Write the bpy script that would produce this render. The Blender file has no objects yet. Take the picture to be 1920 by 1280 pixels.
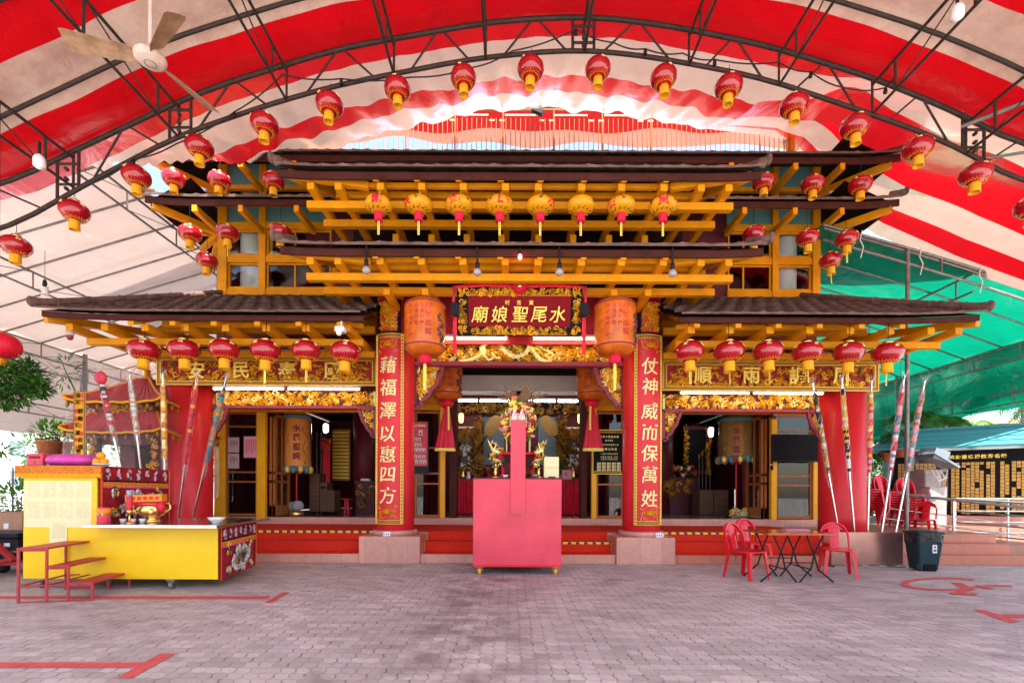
import bpy, math, random
from mathutils import Vector, Matrix
random.seed(7)
S = bpy.context.scene
COL = S.collection
PI = math.pi
# ------------------------------------------------------------------ camera
ROLL = 0.0045
FPX = 907.0
HC = 1.33
cam_d = bpy.data.cameras.new('camera')
cam_d.lens = 17.006; cam_d.sensor_width = 36.0; cam_d.sensor_fit = 'HORIZONTAL'
cam_d.shift_x = 0.0; cam_d.shift_y = 285.0/1920.0
cam_d.clip_start = 0.05; cam_d.clip_end = 2000
cam = bpy.data.objects.new('camera', cam_d); COL.objects.link(cam)
cam.matrix_world = Matrix.Translation((0,0,HC)) @ Matrix.Rotation(PI/2,4,'X') @ Matrix.Rotation(ROLL,4,'Z')
S.camera = cam
# ------------------------------------------------------------------ world, sun, exposure
SUN_EL, SUN_AZ = math.radians(66), math.radians(142)    # azimuth clockwise from +Y: behind the camera and to its right
w = bpy.data.worlds.new('World'); S.world = w; w.use_nodes = True
wn = w.node_tree; bgn = wn.nodes['Background']
sky = wn.nodes.new('ShaderNodeTexSky'); sky.sky_type = 'NISHITA'; sky.sun_disc = False
sky.sun_elevation = SUN_EL; sky.sun_rotation = SUN_AZ
sky.air_density = 1.0; sky.dust_density = 2.0
wn.links.new(sky.outputs[0], bgn.inputs[0]); bgn.inputs[1].default_value = 0.15
sd = bpy.data.lights.new('sun','SUN'); sd.energy = 5.0; sd.angle = math.radians(0.5); sd.color = (1.0,0.96,0.9)
sun = bpy.data.objects.new('sun', sd); COL.objects.link(sun)
sdir = Vector((math.sin(SUN_AZ)*math.cos(SUN_EL), math.cos(SUN_AZ)*math.cos(SUN_EL), math.sin(SUN_EL)))
sun.rotation_euler = sdir.to_track_quat('Z','Y').to_euler()
sun.location = sdir*60
S.view_settings.view_transform = 'Standard'; S.view_settings.look = 'None'
S.view_settings.exposure = 2.05; S.view_settings.gamma = 1.0
S.cycles.use_denoising = True
S.cycles.max_bounces = 10; S.cycles.diffuse_bounces = 6; S.cycles.glossy_bounces = 4
S.cycles.transmission_bounces = 8; S.cycles.transparent_max_bounces = 16
S.cycles.sample_clamp_indirect = 12.0
S.cycles.caustics_reflective = False; S.cycles.caustics_refractive = False

# ------------------------------------------------------------------ where a point of the photograph lies at a given depth
def P(u, v, Y):
    du, dv = u-960.0, v-925.0
    return Vector(((du+dv*ROLL)*Y/FPX, Y, HC+(du*ROLL-dv)*Y/FPX))
def PX(u, Y): return (u-960.0)*Y/FPX
def PZ(v, Y): return HC+(925.0-v)*Y/FPX
def G(u, v, z=0.0):
    du, dv = u-960.0, v-925.0
    Y = (HC-z)*FPX/(dv-du*ROLL)
    return Vector(((du+dv*ROLL)*Y/FPX, Y, z))

# ------------------------------------------------------------------ mesh builder
class MB:
    def __init__(s): s.v=[]; s.f=[]; s.m=[]; s.sm=[]
    def add(s, vs, fs, mi=0, sm=False):
        b=len(s.v); s.v.extend([tuple(p) for p in vs])
        for f in fs: s.f.append([i+b for i in f]); s.m.append(mi); s.sm.append(sm)
        return s
    def box(s, x0,x1,y0,y1,z0,z1, mi=0):
        if x0>x1: x0,x1=x1,x0
        if y0>y1: y0,y1=y1,y0
        if z0>z1: z0,z1=z1,z0
        vs=[(x0,y0,z0),(x1,y0,z0),(x1,y1,z0),(x0,y1,z0),(x0,y0,z1),(x1,y0,z1),(x1,y1,z1),(x0,y1,z1)]
        return s.add(vs,[(0,3,2,1),(4,5,6,7),(0,1,5,4),(1,2,6,5),(2,3,7,6),(3,0,4,7)],mi)
    def bbox(s, x0,x1,y0,y1,z0,z1, b=0.01, mi=0):
        # box with small chamfers on all edges
        if x0>x1: x0,x1=x1,x0
        if y0>y1: y0,y1=y1,y0
        if z0>z1: z0,z1=z1,z0
        vs=[];
        def q(x,y,z): vs.append((x,y,z)); return len(vs)-1
        X=(x0,x1);Y=(y0,y1);Z=(z0,z1);idx={}
        for i in (0,1):
            for j in (0,1):
                for k in (0,1):
                    sx,sy,sz=(1-2*i)*b,(1-2*j)*b,(1-2*k)*b
                    idx[i,j,k]=(q(X[i],Y[j]+sy,Z[k]+sz),q(X[i]+sx,Y[j],Z[k]+sz),q(X[i]+sx,Y[j]+sy,Z[k]))
        fs=[]
        for i in (0,1):
            o=[(0,0),(1,0),(1,1),(0,1)]
            fs.append([idx[i,a,c][0] for a,c in o]); fs.append([idx[a,i,c][1] for a,c in o]); fs.append([idx[a,c,i][2] for a,c in o])
        for a in (0,1):
            for c in (0,1):
                fs.append([idx[0,a,c][1],idx[1,a,c][1],idx[1,a,c][2],idx[0,a,c][2]])
                fs.append([idx[a,0,c][0],idx[a,1,c][0],idx[a,1,c][2],idx[a,0,c][2]])
                fs.append([idx[a,c,0][0],idx[a,c,1][0],idx[a,c,1][1],idx[a,c,0][1]])
                for k in (0,1): pass
        for k in idx: fs.append(list(idx[k]))
        return s.add(vs,fs,mi)
    def bar(s, p, q, w, h=None, up=(0,0,1), mi=0):
        h = w if h is None else h
        p=Vector(p); q=Vector(q); d=(q-p).normalized(); u=Vector(up)
        if abs(d.dot(u))>0.98: u=Vector((0,1,0))
        r=d.cross(u).normalized(); u=r.cross(d)
        vs=[]
        for c in (p,q):
            for a,b in ((-1,-1),(1,-1),(1,1),(-1,1)): vs.append(c+r*(a*w/2)+u*(b*h/2))
        return s.add(vs,[(0,1,2,3),(7,6,5,4),(0,4,5,1),(1,5,6,2),(2,6,7,3),(3,7,4,0)],mi)
    def tube(s, pts, r, n=8, mi=0, caps=True, flat=1.0):
        pts=[Vector(p) for p in pts]; N=len(pts)
        rs = r if isinstance(r,(list,tuple)) else [r]*N
        vs=[]; fs=[]; prev=None
        for i,p in enumerate(pts):
            d=(pts[min(i+1,N-1)]-pts[max(i-1,0)])
            d = d.normalized() if d.length>1e-9 else Vector((0,0,1))
            if prev is None:
                a=Vector((0,0,1)) if abs(d.z)<0.9 else Vector((0,1,0))
                x=d.cross(a).normalized()
            else:
                x=(prev-d*prev.dot(d))
                x = x.normalized() if x.length>1e-6 else d.orthogonal().normalized()
            prev=x; y=d.cross(x)
            for k in range(n):
                t=2*PI*k/n; vs.append(p+x*(math.cos(t)*rs[i])+y*(math.sin(t)*rs[i]*flat))
        for i in range(N-1):
            for k in range(n):
                fs.append((i*n+k,i*n+(k+1)%n,(i+1)*n+(k+1)%n,(i+1)*n+k))
        s.add(vs,fs,mi,n>5)
        if caps:
            s.add(vs[:n],[tuple(range(n))[::-1]],mi); s.add(vs[-n:],[tuple(range(n))],mi)
        return s
    def lathe(s, prof, n=24, c=(0,0,0), mi=0, rib=0, ribn=16, sm=True, M=None):
        vs=[];fs=[];c=Vector(c)
        for (r,z) in prof:
            for k in range(n):
                t=2*PI*k/n; rr=r*(1+rib*(abs(math.sin(t*ribn/2))-1))
                p=Vector((rr*math.cos(t),rr*math.sin(t),z))
                vs.append(c+(M@p if M else p))
        m=len(prof)
        for i in range(m-1):
            for k in range(n): fs.append((i*n+k,i*n+(k+1)%n,(i+1)*n+(k+1)%n,(i+1)*n+k))
        if prof[0][0]>1e-6: fs.append(tuple(range(n))[::-1])
        if prof[-1][0]>1e-6: fs.append(tuple((m-1)*n+k for k in range(n)))
        return s.add(vs,fs,mi,sm)
    def ell(s, c, rx,ry,rz, nu=12,nv=7, mi=0, M=None):
        vs=[];fs=[];c=Vector(c)
        for j in range(nv+1):
            a=-PI/2+PI*j/nv
            for k in range(nu):
                t=2*PI*k/nu; p=Vector((rx*math.cos(a)*math.cos(t),ry*math.cos(a)*math.sin(t),rz*math.sin(a)))
                vs.append(c+(M@p if M else p))
        for j in range(nv):
            for k in range(nu): fs.append((j*nu+k,j*nu+(k+1)%nu,(j+1)*nu+(k+1)%nu,(j+1)*nu+k))
        return s.add(vs,fs,mi,True)
    def prism(s, poly, o, ax, ay, depth, mi=0):
        # poly in 2D, plane origin o with axes ax, ay, extruded along depth vector
        o=Vector(o);ax=Vector(ax);ay=Vector(ay);d=Vector(depth);n=len(poly)
        a=[o+ax*x+ay*y for x,y in poly]; b=[p+d for p in a]
        fs=[tuple(range(n)),tuple(range(n,2*n))[::-1]]+[(i,(i+1)%n,n+(i+1)%n,n+i) for i in range(n)]
        return s.add(a+b,fs,mi)
    def grid(s, fn, nu, nv, mi=0, sm=True, mfn=None, skip=None):
        vs=[fn(i/nu,j/nv) for j in range(nv+1) for i in range(nu+1)]
        b=len(s.v); s.v.extend([tuple(p) for p in vs]); W=nu+1
        for j in range(nv):
            for i in range(nu):
                if skip and skip((i+.5)/nu,(j+.5)/nv): continue
                s.f.append([b+j*W+i,b+j*W+i+1,b+(j+1)*W+i+1,b+(j+1)*W+i])
                s.m.append(mfn((i+.5)/nu,(j+.5)/nv) if mfn else mi); s.sm.append(sm)
        return s
    def quad(s,a,b,c,d,mi=0): return s.add([a,b,c,d],[(0,1,2,3)],mi)
    def mesh(s, mesh, M, mi=0):
        return s.add([M@v.co for v in mesh.vertices],[tuple(p.vertices) for p in mesh.polygons],mi)
    def build(s, name, mats, parent=None, local=False):
        me=bpy.data.meshes.new(name)
        off=Vector((0,0,0))
        if parent is not None and not local:
            p=parent
            while p is not None: off=off+p.location; p=p.parent
        me.from_pydata([(x-off.x,y-off.y,z-off.z) for x,y,z in s.v],[],s.f)
        if not isinstance(mats,(list,tuple)): mats=[mats]
        for m in mats: me.materials.append(m)
        me.polygons.foreach_set('material_index',[min(i,len(mats)-1) for i in s.m])
        me.polygons.foreach_set('use_smooth',s.sm)
        me.update()
        o=bpy.data.objects.new(name,me); COL.objects.link(o)
        if parent is not None: o.parent=parent
        return o

def tag(o, label=None, cat=None, group=None, kind=None):
    if label: o['label']=label
    if cat: o['category']=cat
    if group: o['group']=group
    if kind: o['kind']=kind
    return o
def thing(name, label, cat, loc=(0,0,0), group=None, rz=0):
    o=bpy.data.objects.new(name,None); COL.objects.link(o); o.empty_display_size=0.1
    o.location=loc; o.rotation_euler=(0,0,rz); return tag(o,label,cat,group)
KIDS={}
def copy_tree(o, parent=None):
    c=o.copy(); COL.objects.link(c)
    if parent is not None: c.parent=parent
    for ch in list(o.children): copy_tree(ch,c)
    return c
def clone(src, loc, label, rz=None, scale=None, group=None):
    c=copy_tree(src); c.location=loc; c['label']=label
    if rz is not None: c.rotation_euler=(0,0,rz)
    if scale is not None: c.scale=(scale,)*3
    if group: c['group']=group
    return c
ORD=['first','second','third','fourth','fifth','sixth','seventh','eighth','ninth','tenth','eleventh','twelfth','thirteenth','fourteenth']

# ------------------------------------------------------------------ text
_tc={}
def glyph(ch, bold=0.0, ext=0.0):
    k=(ch,bold,ext)
    if k in _tc: return _tc[k]
    c=bpy.data.curves.new('lettering','FONT'); c.body=ch; c.size=1.0; c.extrude=ext; c.offset=bold; c.resolution_u=3
    o=bpy.data.objects.new('lettering',c); COL.objects.link(o)
    bpy.context.view_layer.update()
    dg=bpy.context.evaluated_depsgraph_get()
    m=bpy.data.meshes.new_from_object(o.evaluated_get(dg))
    bpy.data.objects.remove(o); _tc[k]=m
    return m
def put_glyph(mb, ch, c, size, ax=(1,0,0), ay=(0,0,1), ext=0.1, bold=0.02, mi=0, fn=None, italic=0.0):
    # centres one character on c; ax, ay its reading axes; fn maps (x,y,z) in metres to world when given
    m=glyph(ch,bold,ext)
    if not m.vertices: return
    xs=[v.co.x for v in m.vertices]; ys=[v.co.y for v in m.vertices]
    cx=(min(xs)+max(xs))/2; cy=(min(ys)+max(ys))/2
    c=Vector(c); ax=Vector(ax); ay=Vector(ay); az=ax.cross(ay)
    vs=[]
    for v in m.vertices:
        x=(v.co.x-cx)*size; y=(v.co.y-cy)*size; z=v.co.z*size
        x+=italic*y
        vs.append(fn(x,y,z) if fn else c+ax*x+ay*y+az*z)
    mb.add(vs,[tuple(p.vertices) for p in m.polygons],mi)

# ------------------------------------------------------------------ materials
def _new(name):
    m=bpy.data.materials.new(name); m.use_nodes=True
    nt=m.node_tree; b=nt.nodes['Principled BSDF']; return m,nt,b
def mat(name, col, rough=0.5, metal=0.0, var=0.12, scale=4.0, bump=0.0, bscale=30.0, coat=0.0, spec=0.28, emit=0.0, ecol=None, stretch=None, dirt=0.0, transl=0.0):
    m,nt,b=_new(name); N=nt.nodes.new; L=nt.links.new
    tc=N('ShaderNodeTexCoord'); mp=N('ShaderNodeMapping'); L(tc.outputs['Object'],mp.inputs[0])
    if stretch: mp.inputs['Scale'].default_value=stretch
    nz=N('ShaderNodeTexNoise'); nz.inputs['Scale'].default_value=scale; nz.inputs['Detail'].default_value=6; nz.inputs['Roughness'].default_value=0.65
    L(mp.outputs[0],nz.inputs['Vector'])
    rp=N('ShaderNodeValToRGB'); c=Vector(col)
    lo=[max(0,x*(1-var*1.6)) for x in c]; hi=[min(1,x*(1+var)) for x in c]
    rp.color_ramp.elements[0].position=0.3; rp.color_ramp.elements[1].position=0.7
    rp.color_ramp.elements[0].color=(*lo,1); rp.color_ramp.elements[1].color=(*hi,1)
    L(nz.outputs['Fac'],rp.inputs[0]); out=rp.outputs[0]
    if dirt>0:
        n2=N('ShaderNodeTexNoise'); n2.inputs['Scale'].default_value=scale*0.35; n2.inputs['Detail'].default_value=8; n2.inputs['Roughness'].default_value=0.7
        L(mp.outputs[0],n2.inputs['Vector'])
        r2=N('ShaderNodeValToRGB'); r2.color_ramp.elements[0].position=0.5; r2.color_ramp.elements[1].position=0.72
        r2.color_ramp.elements[0].color=(0,0,0,1); r2.color_ramp.elements[1].color=(dirt,dirt,dirt,1); L(n2.outputs['Fac'],r2.inputs[0])
        mx=N('ShaderNodeMix'); mx.data_type='RGBA'; L(r2.outputs[0],mx.inputs['Factor']); L(out,mx.inputs['A'])
        mx.inputs['B'].default_value=(c[0]*.3+.02,c[1]*.3+.015,c[2]*.3+.012,1); out=mx.outputs['Result']
    L(out,b.inputs['Base Color'])
    b.inputs['Metallic'].default_value=metal; b.inputs['Specular IOR Level'].default_value=spec
    b.inputs['Coat Weight'].default_value=coat; b.inputs['Coat Roughness'].default_value=0.08
    mr=N('ShaderNodeMapRange'); mr.inputs['To Min'].default_value=max(0.02,rough-0.08); mr.inputs['To Max'].default_value=min(1,rough+0.1)
    L(nz.outputs['Fac'],mr.inputs['Value']); L(mr.outputs[0],b.inputs['Roughness'])
    if bump>0:
        n3=N('ShaderNodeTexNoise'); n3.inputs['Scale'].default_value=bscale; n3.inputs['Detail'].default_value=4; L(mp.outputs[0],n3.inputs['Vector'])
        bp=N('ShaderNodeBump'); bp.inputs['Strength'].default_value=bump; bp.inputs['Distance'].default_value=0.02
        L(n3.outputs['Fac'],bp.inputs['Height']); L(bp.outputs[0],b.inputs['Normal'])
    if emit>0:
        b.inputs['Emission Color'].default_value=(*(ecol or col),1); b.inputs['Emission Strength'].default_value=emit
    if transl>0:
        tr=N('ShaderNodeBsdfTranslucent'); L(out,tr.inputs['Color']); ms=N('ShaderNodeMixShader'); ms.inputs[0].default_value=transl
        o=nt.nodes['Material Output']; L(b.outputs[0],ms.inputs[1]); L(tr.outputs[0],ms.inputs[2]); L(ms.outputs[0],o.inputs[0])
    return m
def glassy(name, tint=(1,1,1), refl=0.12, rough=0.03, opac=0.0, bump=0.0, bscale=12.0):
    # thin clear sheet: see-through with a Fresnel-like gloss
    m,nt,b=_new(name); N=nt.nodes.new; L=nt.links.new
    nt.nodes.remove(b)
    t=N('ShaderNodeBsdfTransparent'); t.inputs[0].default_value=(*tint,1)
    g=N('ShaderNodeBsdfGlossy'); g.inputs['Roughness'].default_value=rough; g.inputs[0].default_value=(1,1,1,1)
    lw=N('ShaderNodeLayerWeight'); lw.inputs[0].default_value=0.35
    ma=N('ShaderNodeMath'); ma.operation='MULTIPLY_ADD'; ma.inputs[1].default_value=0.22; ma.inputs[2].default_value=refl; ma.use_clamp=True
    L(lw.outputs['Fresnel'],ma.inputs[0])
    mx=N('ShaderNodeMixShader'); L(ma.outputs[0],mx.inputs[0]); L(t.outputs[0],mx.inputs[1]); L(g.outputs[0],mx.inputs[2])
    out=mx.outputs[0]
    if opac>0:
        d=N('ShaderNodeBsdfDiffuse'); d.inputs[0].default_value=(.85,.82,.84,1); m2=N('ShaderNodeMixShader'); m2.inputs[0].default_value=opac
        L(out,m2.inputs[1]); L(d.outputs[0],m2.inputs[2]); out=m2.outputs[0]
    if bump>0:
        tc=N('ShaderNodeTexCoord'); nz=N('ShaderNodeTexNoise'); nz.inputs['Scale'].default_value=bscale; nz.inputs['Detail'].default_value=3; nz.inputs['Distortion'].default_value=1.5
        L(tc.outputs['Object'],nz.inputs['Vector']); bp=N('ShaderNodeBump'); bp.inputs['Strength'].default_value=bump; bp.inputs['Distance'].default_value=0.05
        L(nz.outputs['Fac'],bp.inputs['Height']); L(bp.outputs[0],g.inputs['Normal'])
    L(out,nt.nodes['Material Output'].inputs[0])
    return m
def fabric(name, col, transl=0.5, gloss=0.12, bump=0.5, bscale=1.2, dirt=0.3, wr=(1,1,1), gr=0.3):
    m,nt,b=_new(name); N=nt.nodes.new; L=nt.links.new; nt.nodes.remove(b)
    tc=N('ShaderNodeTexCoord'); mp=N('ShaderNodeMapping'); mp.inputs['Scale'].default_value=wr; L(tc.outputs['Object'],mp.inputs[0])
    nz=N('ShaderNodeTexNoise'); nz.inputs['Scale'].default_value=0.9; nz.inputs['Detail'].default_value=9; nz.inputs['Roughness'].default_value=0.72; L(tc.outputs['Object'],nz.inputs['Vector'])
    rp=N('ShaderNodeValToRGB'); c=col
    rp.color_ramp.elements[0].position=0.34; rp.color_ramp.elements[1].position=0.62
    rp.color_ramp.elements[0].color=(c[0]*(1-dirt*.7),c[1]*(1-dirt),c[2]*(1-dirt),1); rp.color_ramp.elements[1].color=(*c,1)
    L(nz.outputs['Fac'],rp.inputs[0])
    d=N('ShaderNodeBsdfDiffuse'); L(rp.outputs[0],d.inputs[0]); t=N('ShaderNodeBsdfTranslucent'); L(rp.outputs[0],t.inputs[0])
    g=N('ShaderNodeBsdfGlossy'); g.inputs['Roughness'].default_value=gr; g.inputs[0].default_value=(1,.97,.97,1)
    a=N('ShaderNodeMixShader'); a.inputs[0].default_value=transl; L(d.outputs[0],a.inputs[1]); L(t.outputs[0],a.inputs[2])
    lw=N('ShaderNodeLayerWeight'); lw.inputs[0].default_value=0.25
    ma=N('ShaderNodeMath'); ma.operation='MULTIPLY_ADD'; ma.inputs[1].default_value=0.5*gloss/0.12; ma.inputs[2].default_value=gloss*.3; ma.use_clamp=True; L(lw.outputs['Fresnel'],ma.inputs[0])
    e=N('ShaderNodeMixShader'); L(ma.outputs[0],e.inputs[0]); L(a.outputs[0],e.inputs[1]); L(g.outputs[0],e.inputs[2])
    n2=N('ShaderNodeTexNoise'); n2.inputs['Scale'].default_value=bscale; n2.inputs['Detail'].default_value=5; n2.inputs['Roughness'].default_value=0.5; n2.inputs['Distortion'].default_value=0.6; L(mp.outputs[0],n2.inputs['Vector'])
    bp=N('ShaderNodeBump'); bp.inputs['Strength'].default_value=bump; bp.inputs['Distance'].default_value=0.25; L(n2.outputs['Fac'],bp.inputs['Height'])
    for s in (d,t,g): L(bp.outputs[0],s.inputs['Normal'])
    L(e.outputs[0],nt.nodes['Material Output'].inputs[0])
    return m
def tilemat(name, col, grout, tw, th, rough=0.35, mort=0.004, var=0.12, off=0.0, axes='XZ', bump=0.3):
    m,nt,b=_new(name); N=nt.nodes.new; L=nt.links.new
    tc=N('ShaderNodeTexCoord'); sp=N('ShaderNodeSeparateXYZ'); L(tc.outputs['Object'],sp.inputs[0])
    cb=N('ShaderNodeCombineXYZ')
    ad=N('ShaderNodeMath'); ad.operation='ADD'; L(sp.outputs['X'],ad.inputs[0])
    if axes=='XZ': L(sp.outputs['Y'],ad.inputs[1]); ad.inputs[1].default_value=0
    L(ad.outputs[0] if axes=='XZ' else sp.outputs['X'],cb.inputs[0]); L(sp.outputs['Z' if axes=='XZ' else 'Y'],cb.inputs[1])
    br=N('ShaderNodeTexBrick'); br.offset=off; br.inputs['Scale'].default_value=1.0; br.inputs['Brick Width'].default_value=tw; br.inputs['Row Height'].default_value=th
    br.inputs['Mortar Size'].default_value=mort; br.inputs['Mortar Smooth'].default_value=0.2; br.inputs['Bias'].default_value=0
    br.inputs['Color1'].default_value=(*[x*(1-var) for x in col],1); br.inputs['Color2'].default_value=(*[min(1,x*(1+var)) for x in col],1); br.inputs['Mortar'].default_value=(*grout,1)
    L(cb.outputs[0],br.inputs['Vector'])
    nz=N('ShaderNodeTexNoise'); nz.inputs['Scale'].default_value=9; nz.inputs['Detail'].default_value=8; nz.inputs['Roughness'].default_value=.7; L(tc.outputs['Object'],nz.inputs['Vector'])
    mr=N('ShaderNodeMapRange'); mr.inputs['To Min'].default_value=.7; mr.inputs['To Max'].default_value=1.25; L(nz.outputs['Fac'],mr.inputs['Value'])
    mx=N('ShaderNodeMix'); mx.data_type='RGBA'; mx.blend_type='MULTIPLY'; mx.inputs['Factor'].default_value=1; L(br.outputs['Color'],mx.inputs['A']); L(mr.outputs[0],mx.inputs['B'])
    L(mx.outputs['Result'],b.inputs['Base Color']); b.inputs['Roughness'].default_value=rough
    bp=N('ShaderNodeBump'); bp.inputs['Strength'].default_value=bump; bp.inputs['Distance'].default_value=.004; bp.invert=True; L(br.outputs['Fac'],bp.inputs['Height']); L(bp.outputs[0],b.inputs['Normal'])
    return m

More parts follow.
